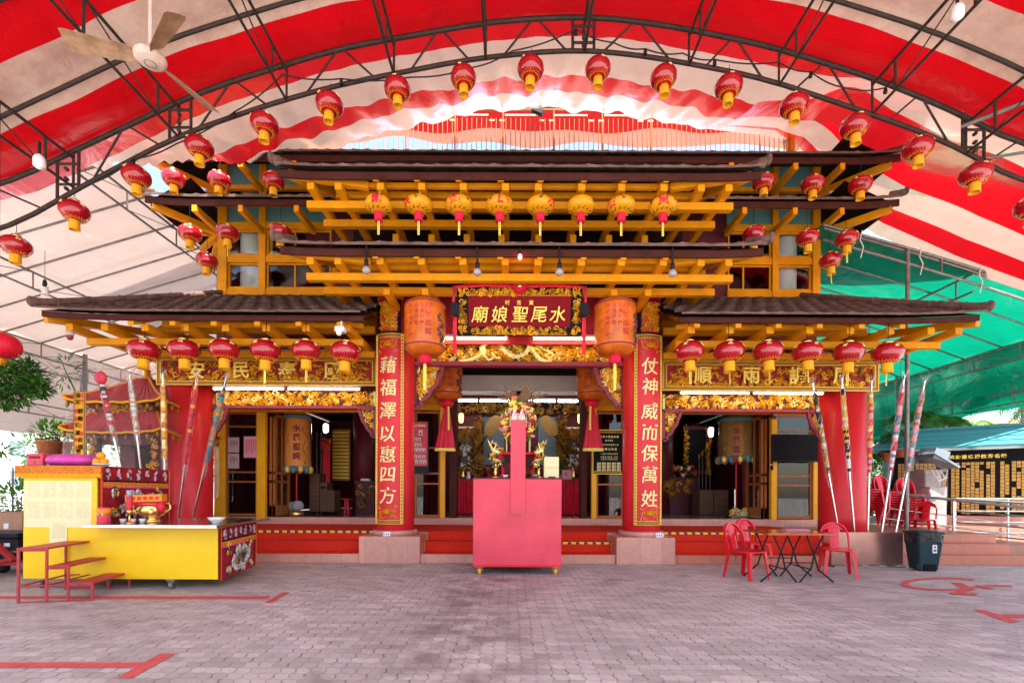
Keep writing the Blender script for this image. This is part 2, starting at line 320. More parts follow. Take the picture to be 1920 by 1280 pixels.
M=dict(
 red=mat('red_paint',(.66,.018,.024),.42,var=.08,scale=2.5,spec=.3,coat=.06,dirt=.12),
 redwall=mat('red_wall_paint',(.50,.02,.035),.5,var=.1),
 plum=mat('plum_paint',(.26,.035,.05),.45,var=.12),
 maroon=mat('maroon_wall',(.13,.012,.018),.5,var=.15),
 darkmaroon=mat('dark_maroon',(.10,.012,.02),.5,var=.2),
 yellow=mat('yellow_timber',(.70,.265,.004),.55,var=.12,scale=3,dirt=.30,spec=.15),
 yellowbright=mat('yellow_post_paint',(.88,.42,.01),.4,var=.06),
 orangewood=mat('orange_door_timber',(.40,.12,.025),.4,var=.15,stretch=(6,6,1)),
 gold=mat('gilded_carving',(.88,.38,.012),.38,metal=.4,var=.25,scale=40),
 goldflat=mat('gold_lettering',(.95,.60,.10),.4,metal=.25,var=.1),
 goldpale=mat('pale_gold',(.95,.76,.32),.45,metal=.2,var=.15,scale=30),
 goldedge=mat('gold_key_border',(.36,.185,.02),.55,metal=.12,var=.3,scale=60),
 namegold=mat('tan_gold_names',(.62,.34,.07),.5,var=.25,scale=20),
 golddark=mat('aged_gold',(.40,.19,.02),.45,metal=.3,var=.4,scale=30),
 tile=mat('brown_roof_tile',(.165,.098,.078),.9,var=.3,scale=6,dirt=.5,spec=.1,bump=.25,bscale=40),
 fascia=mat('purple_brown_board',(.072,.021,.016),.8,var=.2,spec=.08),
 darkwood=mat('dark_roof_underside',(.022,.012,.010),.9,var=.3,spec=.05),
 black=mat('black_lacquer',(.008,.006,.006),.6,var=.2,spec=.1),
 blackplastic=mat('black_plastic',(.014,.013,.015),.45,spec=.2,var=.2),
 carpet=mat('red_carpet',(.62,.032,.014),.95,var=.08,scale=12,bump=.3,bscale=300,spec=.1,dirt=.06),
 steel=mat('stainless_steel',(.62,.6,.58),.18,metal=1.0,var=.08,scale=2),
 darksteel=mat('brown_painted_steel',(.045,.028,.022),.6,metal=.0,var=.3,scale=8,dirt=.35),
 greysteel=mat('grey_steel',(.22,.2,.18),.45,metal=.4,var=.25,scale=8),
 brass=mat('polished_brass',(.80,.50,.16),.22,metal=.9,var=.15,scale=12),
 fanbrown=mat('woven_palm_brown',(.30,.14,.03),.7,var=.3,scale=20),
 deepgold=mat('deep_altar_gold',(.27,.12,.012),.45,metal=.35,var=.5,scale=20),  # darker gold for the altar screen carvings
 glassclear=glassy('clear_upper_glass',(.92,.94,.94),refl=.02,rough=.02),
 noticepaper=mat('greyish_pink_paper',(.56,.40,.40),.8,var=.05),
 frieze=mat('frieze_red_ground',(.28,.014,.014),.6,var=.2),
 lanternink=mat('faded_red_ink',(.58,.05,.015),.6,var=.3),
 white=mat('white_plastic',(.80,.78,.76),.4,var=.05),
 offwhite=mat('cream_plaster',(.72,.68,.62),.6,var=.08),
 teal=mat('teal_panel',(.11,.24,.24),.45,var=.12,scale=1.5),
 palecol=mat('pale_column_plaster',(.60,.62,.58),.5,var=.06),
 lantern=mat('red_lantern_shell',(.50,.006,.016),.16,var=.10,scale=5,coat=.9,transl=.18,spec=.5),
 ylantern=mat('yellow_lantern_shell',(.90,.44,.012),.25,var=.05,coat=.3,transl=.3),
 fringe=mat('yellow_fringe',(.88,.40,.015),.8,var=.15,scale=60,stretch=(1,1,.05)),
 redfringe=mat('red_fringe',(.70,.015,.05),.8,var=.15,scale=60,stretch=(1,1,.05)),
 ytag=mat('yellow_paper',(.88,.72,.12),.7,var=.05),
 paper=mat('white_paper',(.78,.74,.70),.7,var=.04),
 pinkpaper=mat('pink_paper',(.80,.32,.36),.7,var=.05),
 biglantern=mat('orange_paper_lantern',(.84,.18,.014),.38,var=.22,scale=5,bump=.4,bscale=45,transl=.25,coat=.5),
 cartred=mat('faded_red_paint',(.74,.058,.09),.42,var=.14,scale=1.6,coat=.1,dirt=.14),
 altaryellow=mat('bright_yellow_paint',(.90,.54,.003),.4,var=.07,scale=1.6,coat=.1,dirt=.10),
 cream=mat('cream_chart_paper',(.80,.70,.38),.8,var=.03),
 chairred=mat('red_chair_plastic',(.72,.014,.028),.28,var=.08,scale=3,coat=.25,dirt=.06),
 stoolred=mat('red_step_paint',(.48,.05,.05),.45,var=.2,scale=10,dirt=.3),
 satin=mat('red_satin',(.68,.01,.03),.45,var=.2,scale=8,stretch=(3,3,.3)),
 clothred=mat('embroidered_red',(.36,.012,.025),.7,var=.3,scale=10,bump=.4,bscale=60),
 clothorange=mat('orange_braid',(.75,.24,.03),.7,var=.35,scale=40),
 silver=mat('silver_embroidery',(.55,.5,.45),.45,metal=.3,var=.4,scale=25),
 bluedark=mat('dark_blue_embroidery',(.05,.06,.10),.6,var=.4,scale=25),
 screen=mat('switched_off_screen',(.007,.004,.006),.5,spec=.08,var=.1),
 binteal=mat('dark_teal_plastic',(.006,.032,.038),.4,var=.12,scale=5,dirt=.15),
 bag=mat('black_bin_bag',(.012,.011,.013),.25,var=.2,bump=.8,bscale=14),
 terracotta=mat('terracotta_pot',(.55,.18,.08),.7,var=.2,scale=12),
 leaf=mat('green_leaf',(.07,.20,.03),.45,var=.5,scale=3,transl=.3),
 leafdark=mat('dark_green_leaf',(.03,.085,.018),.45,var=.5,scale=3,transl=.25),
 leafbright=mat('bright_palm_leaf',(.11,.28,.03),.45,var=.4,scale=3,transl=.35),
 bark=mat('grey_bark',(.20,.17,.13),.85,var=.35,scale=10,bump=.5),
 palmtrunk=mat('pale_palm_trunk',(.34,.34,.28),.8,var=.25,scale=10),
 concrete=mat('concrete',(.42,.38,.35),.85,var=.15,scale=6,dirt=.3),
 box=mat('brown_cardboard',(.42,.22,.13),.8,var=.1),
 woodbox=mat('brown_wood_box',(.13,.055,.03),.5,var=.3,stretch=(1,1,8)),
 orange=mat('orange_peel',(.90,.33,.01),.4,var=.08,bump=.2,bscale=120),
 pinkplastic=mat('pink_cushion',(.78,.08,.42),.35,var=.06,coat=.2,transl=.2),
 orangebox=mat('orange_carton',(.88,.28,.02),.45,var=.1),
 markred=mat('red_ground_paint',(.60,.10,.09),.8,var=.18,scale=14,dirt=.5),
 tealroof=mat('teal_metal_roof',(.05,.22,.26),.35,var=.1,scale=3),
 gluedgreen=mat('phoenix_yellow',(.85,.56,.04),.35,metal=.35,var=.3,scale=30),
 purpled=mat('purple_curtain',(.10,.012,.022),.7,var=.3,scale=4,stretch=(6,6,.2)),
 bluewall=mat('pale_blue_wall',(.17,.21,.24),.6,var=.08),
 fanblade=mat('dusty_fan_blade',(.31,.18,.10),.5,var=.3,scale=6,dirt=.6),
 fanhub=mat('rusty_white_enamel',(.62,.46,.38),.5,var=.12,scale=14,dirt=.5),
 tube=mat('fluorescent_tube',(1,.95,.8),.4,emit=6,ecol=(1,.80,.42)),
 tubew=mat('cool_fluorescent_tube',(1,1,1),.4,emit=9,ecol=(.85,.97,1)),
 bulbred=mat('lit_red_bulb',(1,.1,.1),.3,emit=12,ecol=(1,.08,.1)),
 bulbclear=mat('clear_bulb_glass',(.36,.34,.34),.12,var=.1,coat=.5),
 lampwarm=mat('warm_lamp_shade',(.8,.3,.08),.5,emit=2.0,ecol=(1,.35,.08)),
 cooklamp=mat('cool_lamp',(1,1,1),.4,emit=8,ecol=(.9,1,1)),
 plastic=glassy('clear_plastic_wrap',(1,.97,.97),refl=.02,rough=.15,opac=.012,bump=1.0,bscale=9),
 wrap=glassy('tight_clear_wrap',(1,1,1),refl=.03,rough=.12,opac=.02,bump=1.0,bscale=26),
 glass=glassy('window_glass',(.62,.62,.60),refl=.02,rough=.02),
 glassdark=glassy('dark_window_glass',(.32,.30,.32),refl=.03,rough=.02),
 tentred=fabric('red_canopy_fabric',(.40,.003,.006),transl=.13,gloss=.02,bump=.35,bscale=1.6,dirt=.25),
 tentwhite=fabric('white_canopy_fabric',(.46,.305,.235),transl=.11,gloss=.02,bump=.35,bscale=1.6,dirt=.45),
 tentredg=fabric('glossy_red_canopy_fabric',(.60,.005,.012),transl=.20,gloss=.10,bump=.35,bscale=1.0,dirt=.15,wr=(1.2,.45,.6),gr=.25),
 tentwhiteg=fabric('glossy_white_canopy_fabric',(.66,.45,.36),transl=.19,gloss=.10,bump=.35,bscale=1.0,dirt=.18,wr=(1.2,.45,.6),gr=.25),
 tentclear=fabric('translucent_white_sheet',(.74,.58,.49),transl=.125,gloss=.04,bump=.25,bscale=1.2,dirt=.10),
 curtain=fabric('beige_side_curtain',(.60,.46,.38),transl=.30,gloss=.03,bump=.4,bscale=1.4,dirt=.12,wr=(1,1,3)),
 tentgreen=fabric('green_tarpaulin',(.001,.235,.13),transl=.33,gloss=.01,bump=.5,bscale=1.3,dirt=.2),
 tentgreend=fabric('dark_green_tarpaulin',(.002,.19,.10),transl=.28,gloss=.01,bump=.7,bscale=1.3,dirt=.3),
 tilepink=tilemat('pink_granite_tile',(.62,.30,.22),(.42,.2,.15),.40,.60,rough=.3),
 tilefloor=tilemat('porch_floor_tile',(.34,.14,.09),(.2,.1,.08),.3,.3,axes='XY',rough=.35),
 tilehall=tilemat('polished_hall_floor',(.30,.20,.15),(.12,.08,.06),.5,.5,axes='XY',rough=.12),
 stepterra=tilemat('terracotta_step_tile',(.48,.16,.09),(.3,.11,.07),.6,.5,rough=.4),
)
def hazard():
    m,nt,b=_new('hazard_tape'); N=nt.nodes.new; L=nt.links.new
    tc=N('ShaderNodeTexCoord'); sp=N('ShaderNodeSeparateXYZ'); L(tc.outputs['Object'],sp.inputs[0])
    a=N('ShaderNodeMath'); a.operation='ADD'; L(sp.outputs['X'],a.inputs[0]); L(sp.outputs['Y'],a.inputs[1])
    b1=N('ShaderNodeMath'); b1.operation='MULTIPLY'; b1.inputs[1].default_value=6.2; L(a.outputs[0],b1.inputs[0])
    c=N('ShaderNodeMath'); c.operation='FRACT'; L(b1.outputs[0],c.inputs[0])
    g=N('ShaderNodeMath'); g.operation='GREATER_THAN'; g.inputs[1].default_value=.58; L(c.outputs[0],g.inputs[0])
    mx=N('ShaderNodeMix'); mx.data_type='RGBA'; L(g.outputs[0],mx.inputs['Factor']); mx.inputs['A'].default_value=(.85,.50,.03,1); mx.inputs['B'].default_value=(.05,.03,.06,1)
    L(mx.outputs['Result'],b.inputs['Base Color']); b.inputs['Roughness'].default_value=.6
    return m
M['hazard']=hazard()
# ================================================================== ground
def paving():
    m,nt,b=_new('interlocking_pavers'); N=nt.nodes.new; L=nt.links.new
    def math_(op,a,bb=None,c=None):
        n=N('ShaderNodeMath'); n.operation=op
        for i,x in enumerate((a,bb,c)):
            if x is None: continue
            if isinstance(x,(int,float)): n.inputs[i].default_value=x
            else: L(x,n.inputs[i])
        return n.outputs[0]
    tc=N('ShaderNodeTexCoord'); sp=N('ShaderNodeSeparateXYZ'); L(tc.outputs['Object'],sp.inputs[0])
    # zigzag: every row of pavers has a tooth in its end joint and a wave in its bed joint
    wob=N('ShaderNodeTexNoise'); wob.inputs['Scale'].default_value=1.1; wob.inputs['Detail'].default_value=3; L(tc.outputs['Object'],wob.inputs['Vector'])
    tri=math_('PINGPONG',sp.outputs['Y'],.05625); x=math_('ADD',sp.outputs['X'],math_('MULTIPLY',tri,.42))
    tri2=math_('PINGPONG',x,.05625); y=math_('ADD',sp.outputs['Y'],math_('MULTIPLY',tri2,.22))
    x=math_('ADD',x,math_('MULTIPLY',wob.outputs['Fac'],.05)); y=math_('ADD',y,math_('MULTIPLY',wob.outputs['Fac'],.05))
    cb=N('ShaderNodeCombineXYZ'); L(x,cb.inputs[0]); L(y,cb.inputs[1])
    def brick(ms,smooth):
        br=N('ShaderNodeTexBrick'); br.offset=.5; br.inputs['Scale'].default_value=1; br.inputs['Brick Width'].default_value=.225; br.inputs['Row Height'].default_value=.1125
        br.inputs['Mortar Size'].default_value=ms; br.inputs['Mortar Smooth'].default_value=smooth; br.inputs['Bias'].default_value=0
        br.inputs['Color1'].default_value=(.385,.355,.32,1); br.inputs['Color2'].default_value=(.56,.52,.475,1); br.inputs['Mortar'].default_value=(.33,.31,.295,1)
        L(cb.outputs[0],br.inputs['Vector']); return br
    br=brick(.0035,.6)
    # worn joints: only part of them is dark
    jn=N('ShaderNodeTexNoise'); jn.inputs['Scale'].default_value=3.2; jn.inputs['Detail'].default_value=6; L(tc.outputs['Object'],jn.inputs['Vector'])
    big=N('ShaderNodeTexNoise'); big.inputs['Scale'].default_value=.45; big.inputs['Detail'].default_value=9; big.inputs['Roughness'].default_value=.68; L(tc.outputs['Object'],big.inputs['Vector'])
    fine=N('ShaderNodeTexNoise'); fine.inputs['Scale'].default_value=26; fine.inputs['Detail'].default_value=8; fine.inputs['Roughness'].default_value=.75; L(tc.outputs['Object'],fine.inputs['Vector'])
    mr=N('ShaderNodeMapRange'); mr.inputs['From Min'].default_value=.3; mr.inputs['From Max'].default_value=.7; mr.inputs['To Min'].default_value=.72; mr.inputs['To Max'].default_value=1.18; L(big.outputs['Fac'],mr.inputs['Value'])
    mf=N('ShaderNodeMapRange'); mf.inputs['From Min'].default_value=.25; mf.inputs['From Max'].default_value=.75; mf.inputs['To Min'].default_value=.78; mf.inputs['To Max'].default_value=1.18; L(fine.outputs['Fac'],mf.inputs['Value'])
    def mul(a,bb):
        mx=N('ShaderNodeMix'); mx.data_type='RGBA'; mx.blend_type='MULTIPLY'; mx.inputs['Factor'].default_value=1; L(a,mx.inputs['A']); L(bb,mx.inputs['B']); return mx.outputs['Result']
    # the toothed end joints, running towards the temple, are open and dark
    row=math_('FLOOR',math_('DIVIDE',y,.1125)); par=math_('MULTIPLY',math_('FRACT',math_('MULTIPLY',row,.5)),1.0)
    fx=math_('FRACT',math_('ADD',math_('DIVIDE',x,.225),par)); dj=math_('SUBTRACT',.5,math_('ABSOLUTE',math_('SUBTRACT',fx,.5)))
    vj=N('ShaderNodeMapRange'); vj.inputs['From Min'].default_value=.045; vj.inputs['From Max'].default_value=.012; L(dj,vj.inputs['Value'])
    vk=N('ShaderNodeMapRange'); vk.inputs['From Min'].default_value=.40; vk.inputs['From Max'].default_value=.60; L(jn.outputs['Fac'],vk.inputs['Value'])
    vjm=math_('MULTIPLY',vj.outputs[0],math_('MULTIPLY_ADD',vk.outputs[0],.75,.12))
    mj=N('ShaderNodeMix'); mj.data_type='RGBA'; L(vjm,mj.inputs['Factor']); L(br.outputs['Color'],mj.inputs['A']); mj.inputs['B'].default_value=(.085,.065,.07,1)
    col=mul(mul(mj.outputs['Result'],mr.outputs[0]),mf.outputs[0])
    # greasy, trodden-in stain on the way to the entrance, broken up by the pavers
    px=N('ShaderNodeMapRange'); px.interpolation_type='SMOOTHSTEP'
    ax=math_('ABSOLUTE',math_('ADD',sp.outputs['X'],.42)); px.inputs['From Min'].default_value=1.15; px.inputs['From Max'].default_value=.25; L(ax,px.inputs['Value'])
    st=N('ShaderNodeTexNoise'); st.inputs['Scale'].default_value=2.1; st.inputs['Detail'].default_value=8; st.inputs['Roughness'].default_value=.7; L(tc.outputs['Object'],st.inputs['Vector'])
    sr=N('ShaderNodeMapRange'); sr.inputs['From Min'].default_value=.42; sr.inputs['From Max'].default_value=.62; L(st.outputs['Fac'],sr.inputs['Value'])
    s2=N('ShaderNodeTexNoise'); s2.inputs['Scale'].default_value=.9; s2.inputs['Detail'].default_value=7; s2.inputs['Distortion'].default_value=.8
    mp2=N('ShaderNodeMapping'); mp2.inputs['Location'].default_value=(7.3,2.1,0); mp2.inputs['Scale'].default_value=(.8,1.6,1); L(tc.outputs['Object'],mp2.inputs[0]); L(mp2.outputs[0],s2.inputs['Vector'])
    sr2=N('ShaderNodeMapRange'); sr2.inputs['From Min'].default_value=.63; sr2.inputs['From Max'].default_value=.70; L(s2.outputs['Fac'],sr2.inputs['Value'])
    f=math_('MAXIMUM',math_('MULTIPLY',math_('MULTIPLY',px.outputs[0],sr.outputs[0]),.75),math_('MULTIPLY',sr2.outputs[0],.45))
    mx=N('ShaderNodeMix'); mx.data_type='RGBA'; L(f,mx.inputs['Factor']); L(col,mx.inputs['A']); mx.inputs['B'].default_value=(.15,.11,.11,1)
    L(mx.outputs['Result'],b.inputs['Base Color'])
    rr=N('ShaderNodeMapRange'); rr.inputs['To Min'].default_value=.45; rr.inputs['To Max'].default_value=.85; L(fine.outputs['Fac'],rr.inputs['Value']); L(rr.outputs[0],b.inputs['Roughness'])
    b2=brick(.009,1.0)
    h=math_('SUBTRACT',math_('MULTIPLY',fine.outputs['Fac'],.35),math_('MULTIPLY',b2.outputs['Fac'],math_('ADD',math_('MULTIPLY',jn.outputs['Fac'],1.1),.15)))
    bp=N('ShaderNodeBump'); bp.inputs['Strength'].default_value=.7; bp.inputs['Distance'].default_value=.010; L(h,bp.inputs['Height']); L(bp.outputs[0],b.inputs['Normal'])
    return m
M['paving']=paving()
g=MB(); g.quad((-150,-150,0),(150,-150,0),(150,250,0),(-150,250,0)); tag(g.build('ground',M['paving']),kind='structure')
# red painted parking lines, wheelchair mark
PZN=[0]
def paint(name, polys):
    mb=MB(); PZN[0]+=1
    for k,poly in enumerate(polys):
        z=.004+(.0008*(k-22) if k>23 else .0008*(k%3))
        pts=[G(u,v) for u,v in poly]
        mb.add([(p.x,p.y,z) for p in pts],[tuple(range(len(pts)))])
    # faces up
    o=mb.build(name,M['markred']); tag(o,kind='structure'); return o
paint('parking_marking',[[(-260,1117),(508,1117.5),(502,1122.5),(-260,1122)],[(496,1130),(530,1110),(543,1110),(510,1130)]])
paint('parking_marking',[[(-260,1241),(270,1242),(254,1252),(-260,1252)],[(220,1271),(300,1225),(329,1225),(248,1271)]])
paint('parking_marking',[[(1826,1143),(1846,1143),(1915,1166),(1893,1168)],[(1875,1152),(2100,1150),(2100,1157),(1890,1158)]])
arc=[]; arc2=[]
for k in range(25):
    t=math.radians(42+ k*(300-42)/24)
    arc.append((1770+82*math.cos(t),1094.5-12.5*math.sin(t)-0*k)); arc2.append((1770+68*math.cos(t),1094.5-9.3*math.sin(t)))
wm=[]
for k in range(24): wm.append([arc[k],arc[k+1],arc2[k+1],arc2[k]])
wm+= [[(1782,1092),(1802,1092),(1826,1104),(1808,1104)],[(1802,1101),(1862,1096),(1898,1098),(1899,1100),(1860,1099),(1810,1104)],
      [(1808,1102),(1832,1104),(1804,1113),(1782,1112)],[(1782,1110),(1834,1112),(1830,1116),(1780,1114)],[(1826,1096),(1846,1099),(1866,1104),(1846,1104)]]
paint('wheelchair_marking',wm)

# ================================================================== temple
FZ=.55; HZ=.72; WY=12.1
T=thing('temple_building','red and yellow temple hall with brown tiled eaves and gilded carvings','temple',(0.12,9.85,0))
def part(name,mb,m,parent=None): return mb.build(name,m,parent if parent is not None else T)
# platform and steps
b=MB(); b.box(-8.6,9.85,9.85,12.0,0,FZ); part('porch_floor',b,M['tilefloor'])
b=MB(); b.box(-8.6,9.85,9.842,9.85,.38,FZ-.002); part('porch_riser',b,M['stepterra'])
for xs in ((-8.6,-2.89),(-1.74,1.98),(3.09,9.78)):
    b=MB(); b.bbox(xs[0],xs[1],9.5,9.842,0,.377,.008); part('step',b,M['stepterra'])
    b=MB(); b.bbox(xs[0],xs[1]+(.12 if xs[1]>9 else 0),9.2,9.5,0,.184,.008); part('step',b,M['stepterra'] if xs[0]>3 else M['tilepink'])
b=MB(); b.box(7.62,14.5,12.0,17.0,0,FZ-.003); b.box(9.85,11.2,9.9,12.0,0,.32); part('side_terrace',b,M['tilefloor'])
for x0,x1 in ((-2.89,-1.74),(1.98,3.09)):
    b=MB(); b.bbox(x0,x1,9.14,9.9,0,.512,.006); part('plinth',b,M['tilepink'])
b=MB(); b.bbox(-7.45,7.62,12.0,12.35,.3,HZ,.006); part('threshold',b,M['tilepink'])
b=MB(); b.box(-7.4,7.6,12.35,20,.4,HZ-.004); part('hall_floor',b,M['tilehall'])
# pillars
for x,r,y,z0,z1,base in ((-2.31,.365,9.6,.512,5.25,True),(2.56,.365,9.6,.512,5.25,True),(-6.93,.44,10.4,FZ,3.95,False),(7.09,.44,10.4,FZ,3.95,False)):
    b=MB(); b.lathe([(r,z0),(r,z0+.3),(r*.995,z1)],40,(x,y,0)); p=part('pillar',b,M['red'])
    if base:
        b=MB(); b.lathe([(r+.07,z0),(r+.07,z0+.09),(r+.05,z0+.10),(r+.003,z0+.10)],40,(x,y,0)); part('base_ring',b,M['tilepink'],p)
    else:
        b=MB(); b.lathe([(r+.012,z0),(r+.012,z0+.02),(r+.004,z0+.025)],40,(x,y,0)); part('base_ring',b,M['red'],p)
# beams joining the pillars
b=MB(); b.box(-2.60,2.86,9.55,9.75,4.28,5.22); part('front_beam',b,M['redwall'])
b=MB(); b.box(-7.35,-2.68,10.28,10.5,3.93,4.55); part('side_beam',b,M['maroon'])
b=MB(); b.box(2.93,7.5,10.28,10.5,3.93,4.55); part('side_beam',b,M['maroon'])
# ---- front wall at WY
def wx(u): return PX(u,WY)
b=MB(); b.box(-7.42,wx(843),WY+.03,WY+.2,3.47,6.22); b.box(wx(1100),7.62,WY+.03,WY+.2,3.47,6.22); b.box(wx(843),wx(1100),WY+.03,WY+.2,4.42,6.22); part('wall',b,M['maroon'])
b=MB(); b.box(wx(840),wx(1104),WY-.06,WY+.02,4.29,4.46); part('door_head',b,M['black'])
for u0,u1,z1 in ((405,425,3.33),(484,500,3.33),(826,835,4.1),(1108,1117,4.1),(1443,1453,3.33),(1521,1531,3.33)):
    b=MB(); b.bbox(wx(u0),wx(u1),WY-.09,WY+.03,FZ,z1,.006); part('door_post',b,M['yellowbright'])
for u0,u1 in ((405,700),(1245,1531)):
    b=MB(); b.bbox(wx(u0),wx(u1),WY-.1,WY+.02,3.33,3.50,.006); part('door_header',b,M['yellow'])
for u0,u1 in ((775,843),(1100,1170)):
    b=MB(); b.bbox(wx(u0),wx(u1),WY-.07,WY+.02,3.40,3.55,.006); b.box(wx(u0),wx(u1),WY+.0,WY+.05,3.55,4.6); part('door_header',b,M['yellow'])
for u0,u1 in ((843,856),(1089,1100)):
    b=MB(); b.box(wx(u0),wx(u1),WY-.05,WY+.35,HZ,4.3); part('door_jamb',b,M['fascia'])
def window(u0,u1,v0,v1,rails,fm,gm,Y=WY,fw=.05,posts=()):
    x0,x1=PX(u0,Y),PX(u1,Y); z1,z0=PZ(v0,Y),PZ(v1,Y)
    b=MB(); b.box(x0,x1,Y-.035,Y+.03,z0,z0+fw*1.3); b.box(x0,x1,Y-.035,Y+.03,z1-fw,z1)
    b.box(x0,x0+fw,Y-.033,Y+.028,z0+fw*1.3,z1-fw); b.box(x1-fw,x1,Y-.033,Y+.028,z0+fw*1.3,z1-fw)
    for v in rails:
        z=PZ(v,Y); b.box(x0+fw,x1-fw,Y-.028,Y+.024,z-.02,z+.02)
    for u in posts:
        x=PX(u,Y); b.box(x-.02,x+.02,Y-.025,Y+.022,z0+fw*1.3,z1-fw)
    f=part('window',b,fm)
    b=MB(); b.box(x0+fw*.5,x1-fw*.5,Y-.004,Y+.004,z0+fw,z1-fw*.5); part('pane',b,gm,f)
    return f
window(425,484,775,969,(802,887,905),M['orangewood'],M['glass'])
window(1453,1521,775,969,(806,890,907),M['orangewood'],M['glass'])
window(778,826,772,970,(840,888,907),M['orangewood'],M['glass'])
window(1117,1168,772,970,(840,907),M['orangewood'],M['glass'])
# folded glazed leaves standing open into the hall
for x,s in ((wx(502),-1),(wx(1441),1)):
    for k in range(2):
        Y0=WY+.08+k*.0; xx=x-s*(-.02-.11*k)*-1 if False else x+(-s)*(.03+.09*k)
        b=MB()
        for z0,z1 in ((HZ+.02,HZ+.28),(1.58,1.64),(1.80,1.86),(3.24,3.32)): b.box(xx-.03,xx+.03,Y0,Y0+.82,z0,z1)
        for y in (Y0,Y0+.36,Y0+.72): b.box(xx-.029,xx+.029,y,y+.1 if y!=Y0+.36 else y+.05,HZ+.021,3.319)
        f=part('door_leaf',b,M['orangewood'])
        b=MB(); b.box(xx-.004,xx+.004,Y0+.05,Y0+.78,HZ+.2,3.28); part('pane',b,M['glass'],f)
# hall interior: back walls, partitions, ceiling, inner pillars
b=MB(); b.box(-7.5,7.7,19.8,20,HZ,6.2); b.box(-7.55,-7.45,12.38,20,HZ,4.2); b.box(7.62,7.72,12.38,20,HZ,4.2)
b.box(-2.8,-2.7,15.2,20,HZ,6.0); b.box(3.0,3.1,15.2,20,HZ,6.0); part('hall_wall',b,M['maroon'])
for xa,xb in ((-7.5,-2.9),(3.2,7.7)):
    b=MB(); b.box(xa,xb,12.3,20,4.25,4.35); part('hall_ceiling',b,M['darkmaroon'])
b=MB(); b.box(-2.9,3.2,12.3,16.2,4.62,4.72); part('hall_ceiling',b,M['offwhite'])
for x,y in ((-6.45,13.1),(-4.55,14.9),(-2.75,14.2),(3.0,14.2),(4.8,15.5),(6.6,13.1)):
    b=MB(); b.lathe([(.34,HZ),(.34,4.25)],28,(x,y,0)); part('hall_pillar',b,M['maroon'] if y>13.5 else M['plum'])
# purple curtains behind the side lights
for u0,u1 in ((778,812),(1128,1168),(432,496),(1440,1508)):
    Y=12.75
    b=MB(); b.grid(lambda s,t: (PX(u0,Y)+(PX(u1,Y)-PX(u0,Y))*s, Y+.05*math.sin(s*26), HZ+.02+3.2*t),60,1); part('curtain',b,M['purpled'])
# ---- upper storey
UY=12.1
U=MB(); U.box(-5.2,5.4,UY+.02,UY+.15,6.2,9.4)
U.box(-7.42,7.62,13.75,13.9,6.2,9.4); part('upper_wall',U,M['darkmaroon'])
b=MB(); b.box(-7.42,7.62,UY,14.6,6.14,6.2); part('upper_floor',b,M['maroon'])
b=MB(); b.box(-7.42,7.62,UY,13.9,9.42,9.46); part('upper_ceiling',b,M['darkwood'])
posts=[(410,427),(487,499),(1443,1454),(1518,1532)]
for u0,u1 in posts:
    b=MB(); b.bbox(PX(u0,UY),PX(u1,UY),UY-.1,UY+.05,6.22,9.5,.006); part('upper_post',b,M['yellow'])
rails=[(545,557),(483,496),(421,434),(386,391),(352,360),(302,308)]
for a,c in (((427,487)),((499,620)),((1360,1443)),((1454,1518))):
    for v0,v1 in rails:
        b=MB(); b.bbox(PX(a,UY),PX(c,UY),UY-.075,UY+.03,PZ(v1,UY),PZ(v0,UY),.005); part('upper_rail',b,M['yellow'])
    for v0,v1 in ((391,421),(308,352)):
        b=MB(); b.box(PX(a,UY),PX(c,UY),UY-.01,UY+.01,PZ(v1,UY),PZ(v0,UY)); part('teal_panel',b,M['teal'])
window(428,486,435,482,(),M['yellow'],M['glassclear'],fw=.035); window(428,486,497,544,(),M['yellow'],M['glassclear'],fw=.035)
window(500,620,435,482,(),M['yellow'],M['glassclear'],fw=.035,posts=(552,)); window(500,620,497,544,(),M['yellow'],M['glassdark'],fw=.035,posts=(552,))
window(1455,1517,435,482,(),M['yellow'],M['glassclear'],fw=.035); window(1455,1517,497,544,(),M['yellow'],M['glassclear'],fw=.035)
window(1362,1442,435,482,(),M['yellow'],M['glassclear'],fw=.035,posts=(1391,)); window(1362,1442,497,544,(),M['yellow'],M['glassdark'],fw=.035,posts=(1391,))
for x in (-6.72,7.0):
    b=MB(); b.lathe([(.30,6.2),(.30,9.4)],28,(x,12.52,0)); part('upper_column',b,M['palecol'])
for x0,x1 in ((-6.5,-6.2),(-4.95,-4.7)):
    b=MB(); b.grid(lambda s,t: (x0+(x1-x0)*s-.25*(1-t)*0, 12.5+.04*math.sin(s*18), 6.22+1.75*t),24,1); part('upper_curtain',b,M['ytag'])
